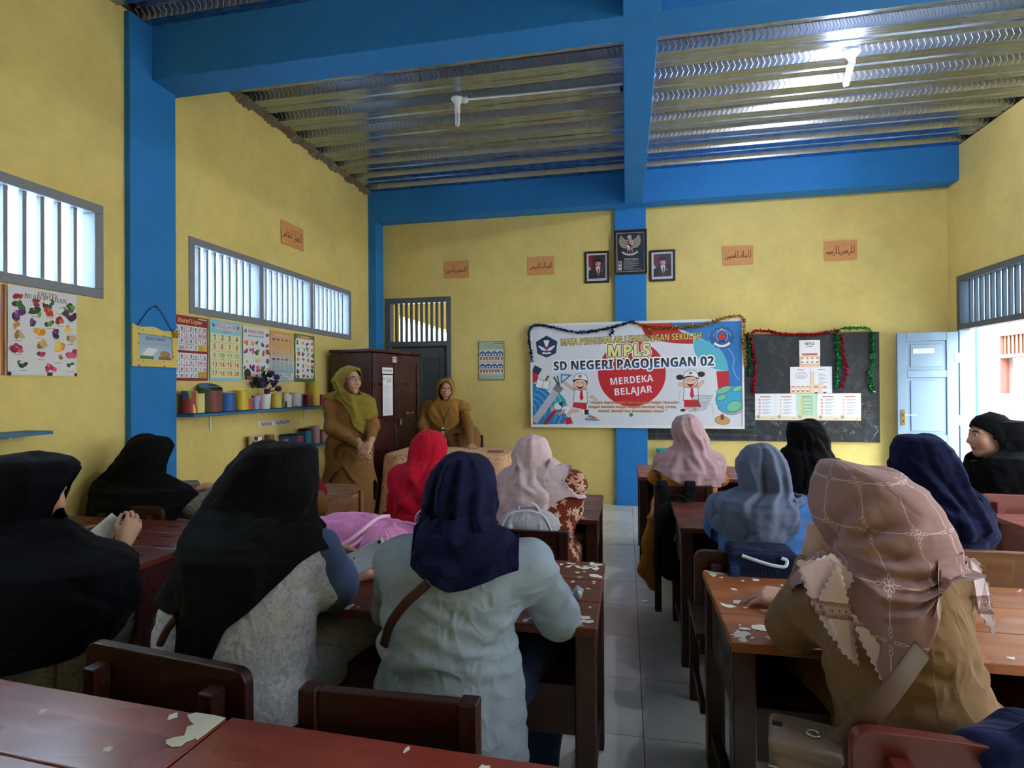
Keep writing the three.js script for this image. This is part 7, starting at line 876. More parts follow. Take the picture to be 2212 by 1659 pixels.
// 8 grey blue veil
{
  const rows = [[1.118, 3.595, 3.661, 0.05, 4.05], [1.105, 3.573, 3.687, 0.085, 4.05], [1.077, 3.549, 3.712, 0.108, 4.05], [1.044, 3.53, 3.73, 0.118, 4.05], [1.01, 3.53, 3.739, 0.122, 4.05], [0.975, 3.539, 3.745, 0.122, 4.05], [0.933, 3.544, 3.75, 0.12, 4.05], [0.914, 3.493, 3.746, 0.13, 4.08], [0.896, 3.446, 3.759, 0.14, 4.1], [0.864, 3.433, 3.775, 0.15, 4.11], [0.823, 3.434, 3.778, 0.155, 4.11], [0.761, 3.437, 3.785, 0.155, 4.11], [0.657, 3.44, 3.791, 0.155, 4.11]];
  person({ label: 'woman in a grey blue veil and denim blouse right of the aisle', base: [3.63, 0, 4.05], head: headIn(rows, 180), torso: [[0.911, 3.548, 3.71, 0.07, 4.06], [0.88, 3.474, 3.781, 0.1, 4.06], [0.835, 3.445, 3.812, 0.12, 4.06], [0.749, 3.45, 3.818, 0.13, 4.06], [0.643, 3.457, 3.818, 0.14, 4.06], [0.479, 3.443, 3.83, 0.15, 4.06], [0.364, 3.442, 3.829, 0.15, 4.06]], topMat: C.denim, arms: [{ pts: [[3.775, 0.858, 4.05], [3.851, 0.731, 3.95], [3.75, 0.735, 3.6]], r: [0.06, 0.055, 0.04] }, { pts: [[3.475, 0.847, 4.05], [3.469, 0.734, 3.95], [3.53, 0.735, 3.6]], r: [0.055, 0.05, 0.04] }], hands: [-1, 1].map((s) => restHand(s, 3.64, 4.02, 0.47, 0.09)), veils: [{ rows, face: 180, fold: 0.012, seed: 23, nFold: 8, mat: C.greyBlue, hem: [[3.415, 0.872], [3.425, 0.788], [3.461, 0.738], [3.506, 0.686], [3.526, 0.7], [3.584, 0.728], [3.659, 0.755], [3.699, 0.775], [3.739, 0.832], [3.752, 0.884]], ridges: [[-10, -28, 7, -0.02, 0.12, 0.9], [14, 2, 8, 0.018, 0.05, 0.95], [40, 34, 6, 0.016, 0.1, 0.9], [-40, -16, 8, 0.016, 0.1, 0.8]] }], legs: { ...sit(3.63, 4.05, { r: [0.1, 0.09, 0.07] }), skirt: true, mat: C.darkSkirt } });
}
// 9 navy veil and gown, right
{
  const rows = [[1.161, 4.184, 4.246, 0.05, 4], [1.152, 4.172, 4.282, 0.09, 4], [1.133, 4.16, 4.324, 0.115, 4], [1.099, 4.146, 4.354, 0.125, 4], [1.054, 4.144, 4.375, 0.13, 4], [1.01, 4.152, 4.39, 0.13, 4], [0.96, 4.165, 4.402, 0.13, 4], [0.922, 4.165, 4.407, 0.14, 4.03], [0.886, 4.163, 4.422, 0.15, 4.05], [0.848, 4.165, 4.43, 0.155, 4.06], [0.816, 4.171, 4.438, 0.15, 4.06], [0.779, 4.187, 4.412, 0.14, 4.06]];
  person({ label: 'woman in a navy veil and navy gown to the right of the big beige veil', base: [4.33, 0, 4.02], head: headIn(rows, 176), torso: [[0.937, 4.219, 4.374, 0.07, 4.03], [0.901, 4.182, 4.421, 0.11, 4.03], [0.855, 4.175, 4.451, 0.13, 4.03], [0.8, 4.171, 4.463, 0.14, 4.03], [0.699, 4.167, 4.456, 0.15, 4.03], [0.515, 4.157, 4.466, 0.16, 4.03], [0.423, 4.156, 4.465, 0.16, 4.03]], topMat: C.navyGown, topName: 'gown', wrinkle: 0.008, arms: [{ pts: [[4.418, 0.884, 4.02], [4.5, 0.753, 3.92], [4.42, 0.735, 3.6]], r: [0.062, 0.06, 0.042] }, desky(-1, 4.33, 0.95, 4.0)], hands: [-1, 1].map((s) => restHand(s, 4.33, 4.0, 0.46, 0.09)), veils: [{ rows, face: 176, fold: 0.012, seed: 29, mat: C.navy, ridges: [[-50, 0, 9, 0.016, 0.2, 0.7], [-20, 20, 8, -0.012, 0.25, 0.8], [30, 36, 8, 0.016, 0.2, 1]] }], legs: { ...sit(4.33, 4.0, { r: [0.11, 0.1, 0.08] }), skirt: true, mat: C.navyGown } });
}
// 10 black veil in profile at the right edge
{
  const rows = [[1.157, 5.128, 5.27, 0.05, 2.85], [1.146, 5.053, 5.329, 0.085, 2.85], [1.093, 5.055, 5.369, 0.1, 2.85], [1.041, 5.069, 5.382, 0.105, 2.85], [0.988, 5.084, 5.391, 0.105, 2.85], [0.966, 5.027, 5.396, 0.13, 2.87], [0.949, 5.001, 5.398, 0.15, 2.88], [0.886, 5, 5.417, 0.17, 2.88], [0.807, 5.006, 5.432, 0.18, 2.88], [0.716, 5.015, 5.449, 0.18, 2.88]];
  const top = rows[0][0];
  person({ label: 'woman in a black veil seen in profile at the right edge by the open door', base: [5.14, 0, 2.85], head: { at: [5.122, 1.063, 2.85], yaw: -92, pitch: 4, size: 1.02, fine: true }, torso: stdSit(5.18, 2.86, 0.32, 0.88), topMat: C.greyPrint, arms: [{ pts: [[5.057, 0.87, 2.83], [5.07, 0.726, 2.72], [4.98, 0.74, 2.4]], r: [0.05, 0.05, 0.042] }], hands: [restHand(-1, 5.08, 2.84, 0.47, 0.09)], veils: [{ rows, face: -90, open: 52, openTop: top - 0.035, openBot: top - 0.242, fold: 0.009, seed: 31, mat: C.black }], legs: { ...sit(5.14, 2.86, { r: [0.1, 0.09, 0.07] }), skirt: true, mat: C.darkSkirt } });
}
// 11 black cape at the left edge
{
  const rows = [[1.142, 0.947, 1.037, 0.05, 4.95], [1.13, 0.897, 1.079, 0.09, 4.95], [1.116, 0.861, 1.147, 0.11, 4.95], [1.096, 0.843, 1.172, 0.118, 4.95], [1.045, 0.826, 1.17, 0.12, 4.95], [0.992, 0.817, 1.148, 0.12, 4.95], [0.945, 0.808, 1.114, 0.12, 4.95], [0.913, 0.796, 1.084, 0.125, 4.95], [0.886, 0.778, 1.088, 0.14, 4.95], [0.852, 0.751, 1.152, 0.16, 4.95], [0.82, 0.752, 1.234, 0.18, 4.97], [0.79, 0.73, 1.389, 0.2, 4.97], [0.768, 0.732, 1.433, 0.21, 4.98], [0.683, 0.745, 1.446, 0.22, 5], [0.62, 0.752, 1.442, 0.22, 5.01], [0.557, 0.762, 1.405, 0.21, 5.02], [0.488, 0.777, 1.357, 0.2, 5.03], [0.407, 0.785, 1.293, 0.18, 5.03]], top = rows[0][0];
  person({ label: 'woman in a long black cape at the left edge, typing on a white phone', base: [0.95, 0, 5.05], head: { at: [1.016, 1.008, 4.95], yaw: 128, pitch: 22, size: 1.0 }, torso: stdSit(0.9, 5.1, 0.36, 0.85), topMat: C.greyPrint, arms: [{ pts: [[1.06, 0.8, 5.08], [1.261, 0.716, 4.85], [1.018, 0.679, 4.6]], r: [0.06, 0.052, 0.042] }, { pts: [[0.76, 0.8, 5.06], [0.82, 0.72, 4.85], [0.741, 0.706, 4.55]], r: [0.06, 0.05, 0.036] }],
    hands: [{ at: [0.99, 0.713, 4.56], dir: [0.05, 0.95, -0.5], back: [0.8, -0.15, 0.5], left: false, curl: 0.5, thumb: 0.6 }, { at: [0.727, 0.704, 4.53], dir: [0.85, 0.35, -0.3], back: [-0.2, 0.6, -0.7], left: true, curl: 0.25, thumb: 0.3 }],
    veils: [{ rows, face: 122, open: 40, openTop: top - 0.06, openBot: top - 0.26, hem: [[0.958, 0.459], [1.407, 0.508], [1.493, 0.58], [1.553, 0.649], [1.592, 0.711], [1.607, 0.77], [1.617, 0.831]], fold: 0.01, seed: 37, mat: C.blackBlue, ridges: [[40, 50, 8, 0.012, 0.05, 0.5], [0, 20, 10, 0.014, 0.3, 1]] }], legs: { ...sit(0.95, 5.1, { r: [0.11, 0.1, 0.08] }), skirt: true, mat: C.greyPrint } });
}
// 12 black cape further left, behind the red desk
{
  const rows = [[1.093, 0.299, 0.414, 0.05, 3.78], [1.072, 0.261, 0.464, 0.09, 3.78], [1.044, 0.232, 0.482, 0.112, 3.78], [0.998, 0.196, 0.495, 0.12, 3.78], [0.957, 0.154, 0.488, 0.122, 3.78], [0.9, 0.098, 0.469, 0.125, 3.78], [0.853, 0.038, 0.438, 0.13, 3.78], [0.825, 0.024, 0.543, 0.15, 3.8], [0.789, 0.027, 0.641, 0.17, 3.82], [0.705, 0.039, 0.616, 0.18, 3.84], [0.649, 0.05, 0.586, 0.18, 3.85], [0.606, 0.056, 0.552, 0.16, 3.85]], top = rows[0][0];
  person({ label: 'woman in a black cape with grey printed sleeves by the blue column on the left', base: [0.38, 0, 3.82], head: { ...headIn(rows, 140), pitch: 20, size: 1 }, torso: stdSit(0.38, 3.84, 0.34, 0.84), topMat: C.greyPrint, arms: [{ pts: [[0.5, 0.79, 3.82], [0.573, 0.67, 3.68], [0.62, 0.74, 3.4]], r: [0.065, 0.066, 0.045] }, desky(-1, 0.42, 0.88, 3.82, { out: 0.16 })], hands: [{ at: [0.6, 0.715, 3.36], dir: [-0.3, 0, -0.9], back: [0, 1, 0], left: false, curl: 0.3 }, restHand(-1, 0.42, 3.82, 0.46, 0.06)], veils: [{ rows, face: 125, open: 40, openTop: top - 0.06, openBot: top - 0.25, fold: 0.009, seed: 41, mat: C.black }], legs: { ...sit(0.45, 3.82, { r: [0.1, 0.09, 0.07] }), skirt: true, mat: C.greyPrint } });
}
// 13 the beige printed veil, front right
{
  const rows = [[1.185, 3.549, 3.585, 0.06, 5.1], [1.176, 3.539, 3.616, 0.1, 5.1], [1.158, 3.53, 3.685, 0.125, 5.1], [1.124, 3.517, 3.747, 0.14, 5.1], [1.076, 3.511, 3.779, 0.145, 5.1], [1.031, 3.522, 3.801, 0.145, 5.1], [0.997, 3.538, 3.806, 0.145, 5.11], [0.97, 3.553, 3.793, 0.145, 5.13], [0.941, 3.545, 3.786, 0.15, 5.15], [0.902, 3.53, 3.791, 0.165, 5.16], [0.837, 3.521, 3.807, 0.175, 5.16], [0.742, 3.511, 3.832, 0.18, 5.16], [0.689, 3.516, 3.848, 0.18, 5.16]];
  const torso = [[0.963, 3.591, 3.759, 0.08, 5.15], [0.936, 3.549, 3.784, 0.11, 5.15], [0.91, 3.533, 3.793, 0.13, 5.15], [0.833, 3.524, 3.813, 0.15, 5.15], [0.737, 3.518, 3.837, 0.16, 5.15], [0.669, 3.525, 3.856, 0.17, 5.15], [0.589, 3.544, 3.876, 0.18, 5.15], [0.508, 3.554, 3.897, 0.18, 5.15], [0.405, 3.548, 3.905, 0.18, 5.15]];
  person({ label: 'woman in a big beige veil printed with chains, chin on hand at the orange desk', base: [3.75, 0, 5.15], head: { at: [3.652, 1.033, 5.08], yaw: 200, pitch: 10, roll: 10, size: 1.0 }, torso, topMat: C.beigeDress, topName: 'dress', wrinkle: 0.009, cell: 0.01,
    arms: [{ pts: [[3.564, 0.89, 5.12], [3.5, 0.737, 4.98], [3.582, 0.864, 4.86]], r: [0.075, 0.064, 0.036] }, { pts: [[3.792, 0.89, 5.1], [3.869, 0.737, 4.85], [3.57, 0.704, 4.72]], r: [0.07, 0.055, 0.036] }],
    hands: [{ at: [3.588, 0.887, 4.86], dir: [0.18, 0.9, 0.1], back: [-0.9, 0.1, 0.35], left: true, curl: 0.95, thumb: 0.8 }, { at: [3.575, 0.71, 4.72], dir: [-0.9, 0.02, -0.2], back: [0.1, 0.9, 0.3], left: false, curl: 0.4, thumb: 0.4 }],
    veils: [{ rows, face: 205, hem: [[3.479, 1.004], [3.509, 0.978], [3.517, 0.909], [3.536, 0.854], [3.574, 0.791], [3.582, 0.764], [3.606, 0.79], [3.643, 0.834], [3.691, 0.923], [3.707, 0.975]], fold: 0.008, seed: 43, nFold: 5, mat: C.beigeVeil, wild: 5, creases: [[-72, 0.42, -12, 0.13, 0.016, 0.022], [-72, 0.43, 25, 0.22, 0.017, 0.024], [-72, 0.44, 40, 0.4, 0.014, 0.016], [-72, 0.46, 30, 0.56, 0.014, 0.02], [-66, 0.5, 48, 0.66, 0.013, 0.022], [60, 0.6, -10, 0.65, 0.014, 0.018], [70, 0.52, 10, 0.72, 0.014, 0.018], [-40, 0.62, 50, 0.74, 0.015, 0.016]] }],
    legs: { ...sit(3.8, 5.1, { r: [0.12, 0.11, 0.08] }), skirt: true, mat: C.beigeDress },
    extras: (t, off) => {
      // pinked tails of the veil: triangular folded cloth with toothed edges
      const tail = (name, pts, depth, bend) => { const s = new THREE.Shape(), P2 = [], n = pts.length; for (let i = 0; i < n; i++) { const a = pts[i], b = pts[(i + 1) % n], L = Math.hypot(b[0] - a[0], b[1] - a[1]), m = a[3] ? 1 : Math.max(1, Math.round(L / 0.008)); for (let k = 0; k < m; k++) { const q = k / m, z = k % 2 ? 0.003 : -0.002, nx = (b[1] - a[1]) / L, ny = -(b[0] - a[0]) / L; P2.push([lerp(a[0], b[0], q) + nx * z, lerp(a[1], b[1], q) + ny * z]); } } P2.forEach(([x, y], i) => s[i ? 'lineTo' : 'moveTo'](x, y)); const g = new THREE.ExtrudeGeometry(s, { depth: 0.004, bevelEnabled: false, curveSegments: 2 }); const p = g.attributes.position; for (let i = 0; i < p.count; i++) { const x = p.getX(i), y = p.getY(i); p.setZ(i, p.getZ(i) + depth + bend(x, y)); } g.computeVertexNormals(); uvBox(g); off(g); part(t, name, g, C.lacePink); };
      const q = (a) => a.slice(0, 2);
      tail('veil_tail', [q([3.521, 0.996, 5.24]), q([3.442, 0.98, 5.24]), q([3.469, 0.894, 5.24]), q([3.512, 0.815, 5.24]), q([3.541, 0.869, 5.24]), q([3.554, 0.951, 5.24])], 5.235, (x, y) => 0.012 * Math.sin(x * 60 + y * 20));
      tail('veil_tail', [q([3.516, 0.989, 5.25]), q([3.482, 0.908, 5.25]), q([3.519, 0.803, 5.25]), q([3.558, 0.767, 5.25]), q([3.543, 0.873, 5.25])], 5.25, (x, y) => 0.01 * Math.cos(x * 50));
      tail('veil_tail', [q([3.529, 0.897, 5.3]), q([3.551, 0.833, 5.3]), q([3.589, 0.753, 5.3]), q([3.619, 0.79, 5.3])], 5.29, (x, y) => 0.006 * Math.cos(x * 40));
      tail('veil_tail', [q([3.794, 0.986, 5.12]), q([3.801, 0.913, 5.12]), q([3.845, 0.828, 5.12]), q([3.856, 0.917, 5.12]), q([3.834, 0.976, 5.12])], 5.16, (x, y) => 0.02 * Math.sin(y * 25));
      const st = strap([[3.625, 0.863, 5.365], [3.565, 0.807, 5.4], [3.514, 0.737, 5.4], [3.476, 0.667, 5.36]], 0.02, 0.004); off(st); part(t, 'bag_strap', st, std('#5b463c', 0.6)); } });
}
// 14 the teacher in profile by the cupboard
{
  const rows = [[1.554, 0.628, 0.709, 0.04, 1.95], [1.533, 0.583, 0.754, 0.085, 1.95], [1.483, 0.538, 0.767, 0.105, 1.95], [1.426, 0.506, 0.753, 0.115, 1.95], [1.368, 0.533, 0.73, 0.115, 1.95], [1.326, 0.546, 0.739, 0.12, 1.95], [1.285, 0.475, 0.786, 0.13, 1.92], [1.226, 0.435, 0.803, 0.14, 1.9], [1.142, 0.43, 0.82, 0.145, 1.9], [0.883, 0.443, 0.832, 0.145, 1.9]], top = rows[0][0];
  const torso = [[1.326, 0.555, 0.709, 0.07, 1.9], [1.293, 0.454, 0.772, 0.1, 1.9], [1.242, 0.422, 0.803, 0.115, 1.9], [1.142, 0.435, 0.811, 0.125, 1.9], [0.996, 0.462, 0.819, 0.125, 1.9], [0.85, 0.452, 0.841, 0.14, 1.9], [0.683, 0.442, 0.849, 0.15, 1.9], [0.516, 0.441, 0.848, 0.16, 1.9], [0.141, 0.439, 0.855, 0.17, 1.9]];
  person({ label: 'standing woman in a mustard veil and brown uniform in profile beside the cupboard, hands clasped', base: [0.63, 0, 1.9], head: { at: [0.668, 1.425, 1.95], yaw: 66, pitch: 0, size: 1.0, fine: true }, torso, topMat: C.khaki, topName: 'tunic', arms: [{ pts: [[0.473, 1.236, 1.95], [0.509, 1.002, 2], [0.84, 0.868, 2.12]], r: [0.07, 0.058, 0.042] }, { pts: [[0.788, 1.224, 1.86], [0.86, 1.01, 1.9], [0.916, 0.867, 2.1]], r: [0.062, 0.055, 0.04] }],
    hands: [{ at: [0.854, 0.869, 2.13], dir: [0.5, -0.75, 0.3], back: [-0.2, 0.2, 0.9], left: false, curl: 0.45, thumb: 0.6 }, { at: [0.935, 0.879, 2.14], dir: [-0.4, -0.8, 0.25], back: [0.35, 0.2, 0.8], left: true, curl: 0.5, thumb: 0.6 }],
    veils: [{ rows, face: 64, open: 50, openTop: top - 0.035, openBot: top - 0.265, hem: [[0.539, 1.271], [0.592, 1.263], [0.653, 1.222], [0.701, 1.137], [0.731, 1.02], [0.796, 0.944], [0.848, 0.901], [0.879, 1.009], [0.902, 1.19]], fold: 0.012, seed: 47, nFold: 6, mat: C.mustard, ridges: [[-30, 10, 8, 0.014, 0.1, 0.5], [-60, 20, 8, 0.012, 0.15, 0.6], [30, 40, 7, 0.012, 0.4, 0.9]] }],
    legs: { pts: [-1, 1].map((s) => [[0.63 + s * 0.07, 0.85, 1.9], [0.63 + s * 0.075, 0.45, 1.9], [0.63 + s * 0.075, 0.09, 1.9]]), r: [0.15, 0.14, 0.13], skirt: true, mat: C.khaki2, toe: [0.5, 0, 0.8] },
    extras: (t, off) => { const gl = []; const m = new THREE.Matrix4().compose(V(0.668, 1.425, 1.95), new THREE.Quaternion().setFromEuler(new THREE.Euler(0, 66 * PI / 180, 0)), V(1, 1, 1)); for (const s of [-1, 1]) gl.push(placed(new THREE.TorusGeometry(0.021, 0.002, 6, 22).scale(1.1, 0.8, 1), s * 0.032, 0.008, 0.102)); gl.push(placed(new THREE.CylinderGeometry(0.0016, 0.0016, 0.02, 6), 0, 0.012, 0.104, 0, 0, PI / 2)); for (const s of [-1, 1]) gl.push(placed(new THREE.CylinderGeometry(0.0016, 0.0016, 0.1, 6), s * 0.062, 0.012, 0.055, PI / 2, 0, 0)); const g = merged(gl).applyMatrix4(m); off(g); part(t, 'glasses', g, std('#2a1c3a', 0.3)); const b = new THREE.SphereGeometry(0.008, 10, 8).translate(0.761, 1.339, 2.07); off(b); part(t, 'brooch', b, M.brass); } });
}
// 15 the teacher leaning on the table
{
  const rows = [[1.457, 1.13, 1.219, 0.04, 0.78], [1.437, 1.098, 1.255, 0.085, 0.78], [1.397, 1.082, 1.27, 0.105, 0.78], [1.332, 1.066, 1.275, 0.115, 0.78], [1.272, 1.071, 1.264, 0.115, 0.78], [1.237, 1.066, 1.269, 0.115, 0.78], [1.207, 0.979, 1.336, 0.13, 0.76], [1.161, 0.913, 1.371, 0.145, 0.74], [1.024, 0.898, 1.388, 0.15, 0.73], [0.878, 0.897, 1.387, 0.15, 0.73]], top = rows[0][0];
  const torso = [[1.221, 1.029, 1.266, 0.07, 0.72], [1.18, 0.932, 1.355, 0.1, 0.72], [1.115, 0.9, 1.38, 0.115, 0.72], [1.014, 0.905, 1.375, 0.13, 0.72], [0.887, 0.92, 1.363, 0.135, 0.72], [0.736, 0.93, 1.357, 0.14, 0.72], [0.534, 0.928, 1.361, 0.15, 0.72], [0.131, 0.915, 1.369, 0.16, 0.72]];
  const ha = [1.185, 1.332, 0.79];
  person({ label: 'woman in a mustard veil, glasses and name badge leaning on the flowered table', base: [1.3, 0, 0.72], head: { at: ha, yaw: 14, pitch: 6, roll: -4, size: 0.95, fine: true }, torso, topMat: C.khaki, topName: 'tunic', arms: [{ pts: [[1.356, 1.142, 0.76], [1.44, 0.939, 0.84], [1.527, 0.788, 1.08]], r: [0.06, 0.052, 0.04] }, { pts: [[0.947, 1.141, 0.76], [0.923, 0.945, 0.84], [1.032, 0.772, 1.08]], r: [0.06, 0.052, 0.04] }],
    hands: [{ at: [1.542, 0.767, 1.1], dir: [0.45, -0.15, 0.8], back: [0, 1, 0.1], left: true, curl: 0.12, thumb: 0.2 }, { at: [1.04, 0.755, 1.1], dir: [-0.2, -0.15, 0.9], back: [0, 1, 0.1], left: false, curl: 0.12, thumb: 0.2 }],
    veils: [{ rows, face: 14, open: 47, openTop: top - 0.03, openBot: top - 0.245, hem: [[0.955, 1.185], [0.98, 1.106], [1.011, 1.047], [1.073, 0.968], [1.135, 0.925], [1.196, 0.891], [1.258, 0.921], [1.325, 0.98], [1.376, 1.083], [1.422, 1.175]], fold: 0.012, seed: 53, nFold: 6, mat: C.ochre, ridges: [[-20, -35, 8, 0.016, 0.5, 1], [40, 55, 8, 0.016, 0.5, 1]] }],
    legs: { pts: [-1, 1].map((s) => [[1.3 + s * 0.08, 0.82, 0.7], [1.3 + s * 0.08, 0.45, 0.68], [1.3 + s * 0.08, 0.09, 0.66]]), r: [0.15, 0.14, 0.13], skirt: true, mat: C.khaki2, toe: [0.1, 0, 1] },
    extras: (t, off) => { const m = new THREE.Matrix4().compose(V(...ha), new THREE.Quaternion().setFromEuler(new THREE.Euler(0.1, 14 * PI / 180, -0.07, 'YXZ')), V(1, 1, 1).multiplyScalar(0.95)); const gl = []; for (const s of [-1, 1]) gl.push(placed(new THREE.TorusGeometry(0.022, 0.0018, 6, 22).scale(1.15, 0.85, 1), s * 0.033, 0.006, 0.104)); gl.push(placed(new THREE.CylinderGeometry(0.0015, 0.0015, 0.02, 6), 0, 0.012, 0.106, 0, 0, PI / 2)); const g = merged(gl).applyMatrix4(m); off(g); part(t, 'glasses', g, std('#3a2a2e', 0.3));
      const l = tube([[1.153, 1.121, 0.99], [1.207, 1.054, 1], [1.216, 0.968, 1]], 0.004, 16, 6); off(l); part(t, 'lanyard', l, M.darkPlastic); const l2 = tube([[1.285, 1.15, 0.99], [1.237, 1.054, 1], [1.216, 0.968, 1]], 0.004, 16, 6); off(l2); part(t, 'lanyard', l2, M.darkPlastic);
      const b = box(0.058, 0.105, 0.006, 0.003).clone().translate(1.211, 0.896, 1); off(b); part(t, 'name_badge', b, std('#1d1a1c', 0.5)); const b2 = new THREE.PlaneGeometry(0.04, 0.05).translate(1.212, 0.882, 1.004); off(b2); part(t, 'badge_card', b2, std('#a89a94', 0.6)); const b3 = new THREE.PlaneGeometry(0.042, 0.018).translate(1.213, 0.934, 1.004); off(b3); part(t, 'badge_card', b3, std('#c9c6cc', 0.6)); } });
}
// ---------------------------------------------------------------- bags, phones and other small things
function blobBag(fn, lo, hi, cell = 0.008) { return cylUV(meshField(fn, lo, hi, cell), (lo[0] + hi[0]) / 2, (lo[2] + hi[2]) / 2); }
const rbox = (c, h, r) => (x, y, z) => { const a = Math.abs(x - c[0]) - h[0] + r, b = Math.abs(y - c[1]) - h[1] + r, d = Math.abs(z - c[2]) - h[2] + r; return Math.hypot(Math.max(a, 0), Math.max(b, 0), Math.max(d, 0)) + Math.min(Math.max(a, b, d), 0) - r; };
const crumple = (k, s, sd = 0) => (x, y, z) => k * ((1 - Math.abs(noise3(x * s + sd, y * s, z * s)) * 2) + 0.4 * noise3(x * s * 2.3, y * s * 2.3, z * s * 2.3 + sd));
{ // pink backpack lying on the desk
  const t = thing('backpack', 'pink school backpack lying on the desk between the black and navy veils', 'backpack', [2.06, 0.682, 4.52], -0.05); t.scale.setScalar(1.14);
  const dotM = cloth('#d277b4', { map: canvasTex(256, 256, (c) => { c.fillStyle = '#d885bb'; c.fillRect(0, 0, 256, 256); const r = rng(3); for (let i = 0; i < 26; i++) { c.fillStyle = ['#8a4a86', '#b0569a', '#efb4d8'][(r() * 3) | 0]; c.beginPath(); c.arc(r() * 256, r() * 256, 4, 0, 7); c.fill(); } }, { wrap: true, repeat: [9, 9] }) });
  const cr = crumple(0.006, 14, 3);
  part(t, 'bag_body', blobBag((x, y, z) => smin(ell([-0.06, 0.075, -0.02], [0.19, 0.085, 0.15])(x, y, z), smin(ell([0.13, 0.06, 0.0], [0.13, 0.07, 0.14])(x, y, z), rbox([0, 0.03, 0], [0.2, 0.03, 0.13], 0.03)(x, y, z), 0.05), 0.05) + cr(x, y, z), [-0.3, -0.01, -0.2], [0.3, 0.2, 0.2]), dotM);
  const fp = crumple(0.004, 16, 7); part(t, 'front_pocket', blobBag((x, y, z) => ell([0.12, 0.07, 0.06], [0.1, 0.075, 0.1])(x, y, z) + fp(x, y, z), [-0.02, -0.01, -0.07], [0.26, 0.18, 0.2]), cloth('#dd8ec2'));
  const edge = std('#e6bcd6', 0.6); part(t, 'piping', tube([[-0.2, 0.04, 0.12], [-0.05, 0.06, 0.15], [0.03, 0.11, 0.12], [0.07, 0.155, 0.03], [0.06, 0.14, -0.08]], 0.007, 40, 8), edge); part(t, 'piping', tube([[-0.2, 0.025, 0.135], [-0.04, 0.04, 0.165], [0.04, 0.09, 0.14], [0.085, 0.14, 0.05]], 0.006, 40, 8), edge);
  part(t, 'zip_pull', box(0.008, 0.022, 0.005, 0.002), edge, [0.15, 0.145, 0.06]);
  const s = new THREE.Shape(); for (let k = 0; k <= 40; k++) { const a = k / 40 * PI * 2, q = 0.034 * (1 + 0.16 * Math.cos(a * 6)); s[k ? 'lineTo' : 'moveTo'](Math.cos(a) * q, Math.sin(a) * q * 0.8); } const patch = part(t, 'sewn_patch', uvBox(new THREE.ExtrudeGeometry(s, { depth: 0.004, bevelEnabled: true, bevelSize: 0.002, bevelThickness: 0.002, bevelSegments: 1 })), std('#e39cc9', 0.7), [0.15, 0.098, 0.155], [-0.45, 0.15, 0.1]);
  part(patch, 'stitching', merged([tube([[-0.018, 0, 0.007], [-0.006, 0.012, 0.007], [0.006, 0, 0.007], [0.016, 0.01, 0.007]], 0.0018, 20, 5), tube([[-0.016, -0.01, 0.007], [0, -0.016, 0.007], [0.016, -0.008, 0.007]], 0.0018, 20, 5)]), std('#f2d2e6', 0.6));
  const hs = strap([[0.2, 0.06, -0.06], [0.19, 0.15, -0.05], [0.24, 0.185, -0.03], [0.31, 0.15, 0.0], [0.34, 0.06, 0.03]], 0.026, 0.008, [0, 0.2, 1]); part(t, 'shoulder_strap', hs, cloth('#c9c9d2')); part(t, 'mesh_lining', strap([[0.21, 0.055, -0.055], [0.2, 0.137, -0.045], [0.245, 0.17, -0.025], [0.3, 0.14, 0.0], [0.325, 0.055, 0.03]], 0.024, 0.004, [0, 0.2, 1]), cloth('#a0489a'));
}
{ // pale backpack over the chair
  const t = thing('backpack', 'pale grey backpack standing on the chair seat behind the pale pink veil', 'backpack', [2.63, 0.432, 3.99]); const cr = crumple(0.005, 13, 9);
  part(t, 'bag_body', blobBag((x, y, z) => smin(rbox([0, 0.17, 0], [0.13, 0.17, 0.07], 0.06)(x, y, z), ell([0, 0.3, 0], [0.12, 0.065, 0.065])(x, y, z), 0.05) + cr(x, y, z), [-0.18, -0.01, -0.12], [0.18, 0.42, 0.12]), cloth('#a9abb2'));
  part(t, 'carry_handle', strap([[-0.05, 0.35, 0.01], [-0.03, 0.385, 0.01], [0.03, 0.388, 0.01], [0.06, 0.35, 0.01]], 0.014, 0.004, [0, 0, 1]), cloth('#b9bac2')); for (const x of [-0.07, 0.0, 0.07]) part(t, 'seam_strip', strap([[x, 0.2, 0.077], [x, 0.3, 0.074], [x * 0.8, 0.36, 0.03]], 0.01, 0.003), cloth('#c4c3d2')); part(t, 'zip', tube([[-0.12, 0.27, 0.06], [-0.08, 0.345, 0.06], [0, 0.365, 0.055], [0.08, 0.345, 0.06], [0.12, 0.27, 0.06]], 0.004, 30, 6), std('#d9d9de', 0.5));
}
{ // toy duck
  const t = thing('toy_duck', 'tiny yellow toy duck hooked to the chair before the navy veil', 'toy', [2.54, 0.689, 4.165]); const m = std('#e2b21f', 0.5); part(t, 'duck_body', meshField(unionOf([ell([0, 0.012, 0], [0.014, 0.012, 0.012]), ell([-0.004, 0.03, 0], [0.009, 0.009, 0.009])], 0.006), [-0.03, -0.005, -0.03], [0.03, 0.05, 0.03], 0.0025), m); part(t, 'beak', new THREE.ConeGeometry(0.005, 0.01, 8), std('#d96a1f', 0.5), [-0.015, 0.029, 0.002], [0, 0, PI / 2]); part(t, 'red_cap', new THREE.SphereGeometry(0.007, 10, 6, 0, 7, 0, 1.6), std('#c0302a', 0.5), [-0.003, 0.036, 0]); part(t, 'hook', new THREE.TorusGeometry(0.005, 0.001, 6, 12), M.steel, [0.004, 0.042, 0]);
}
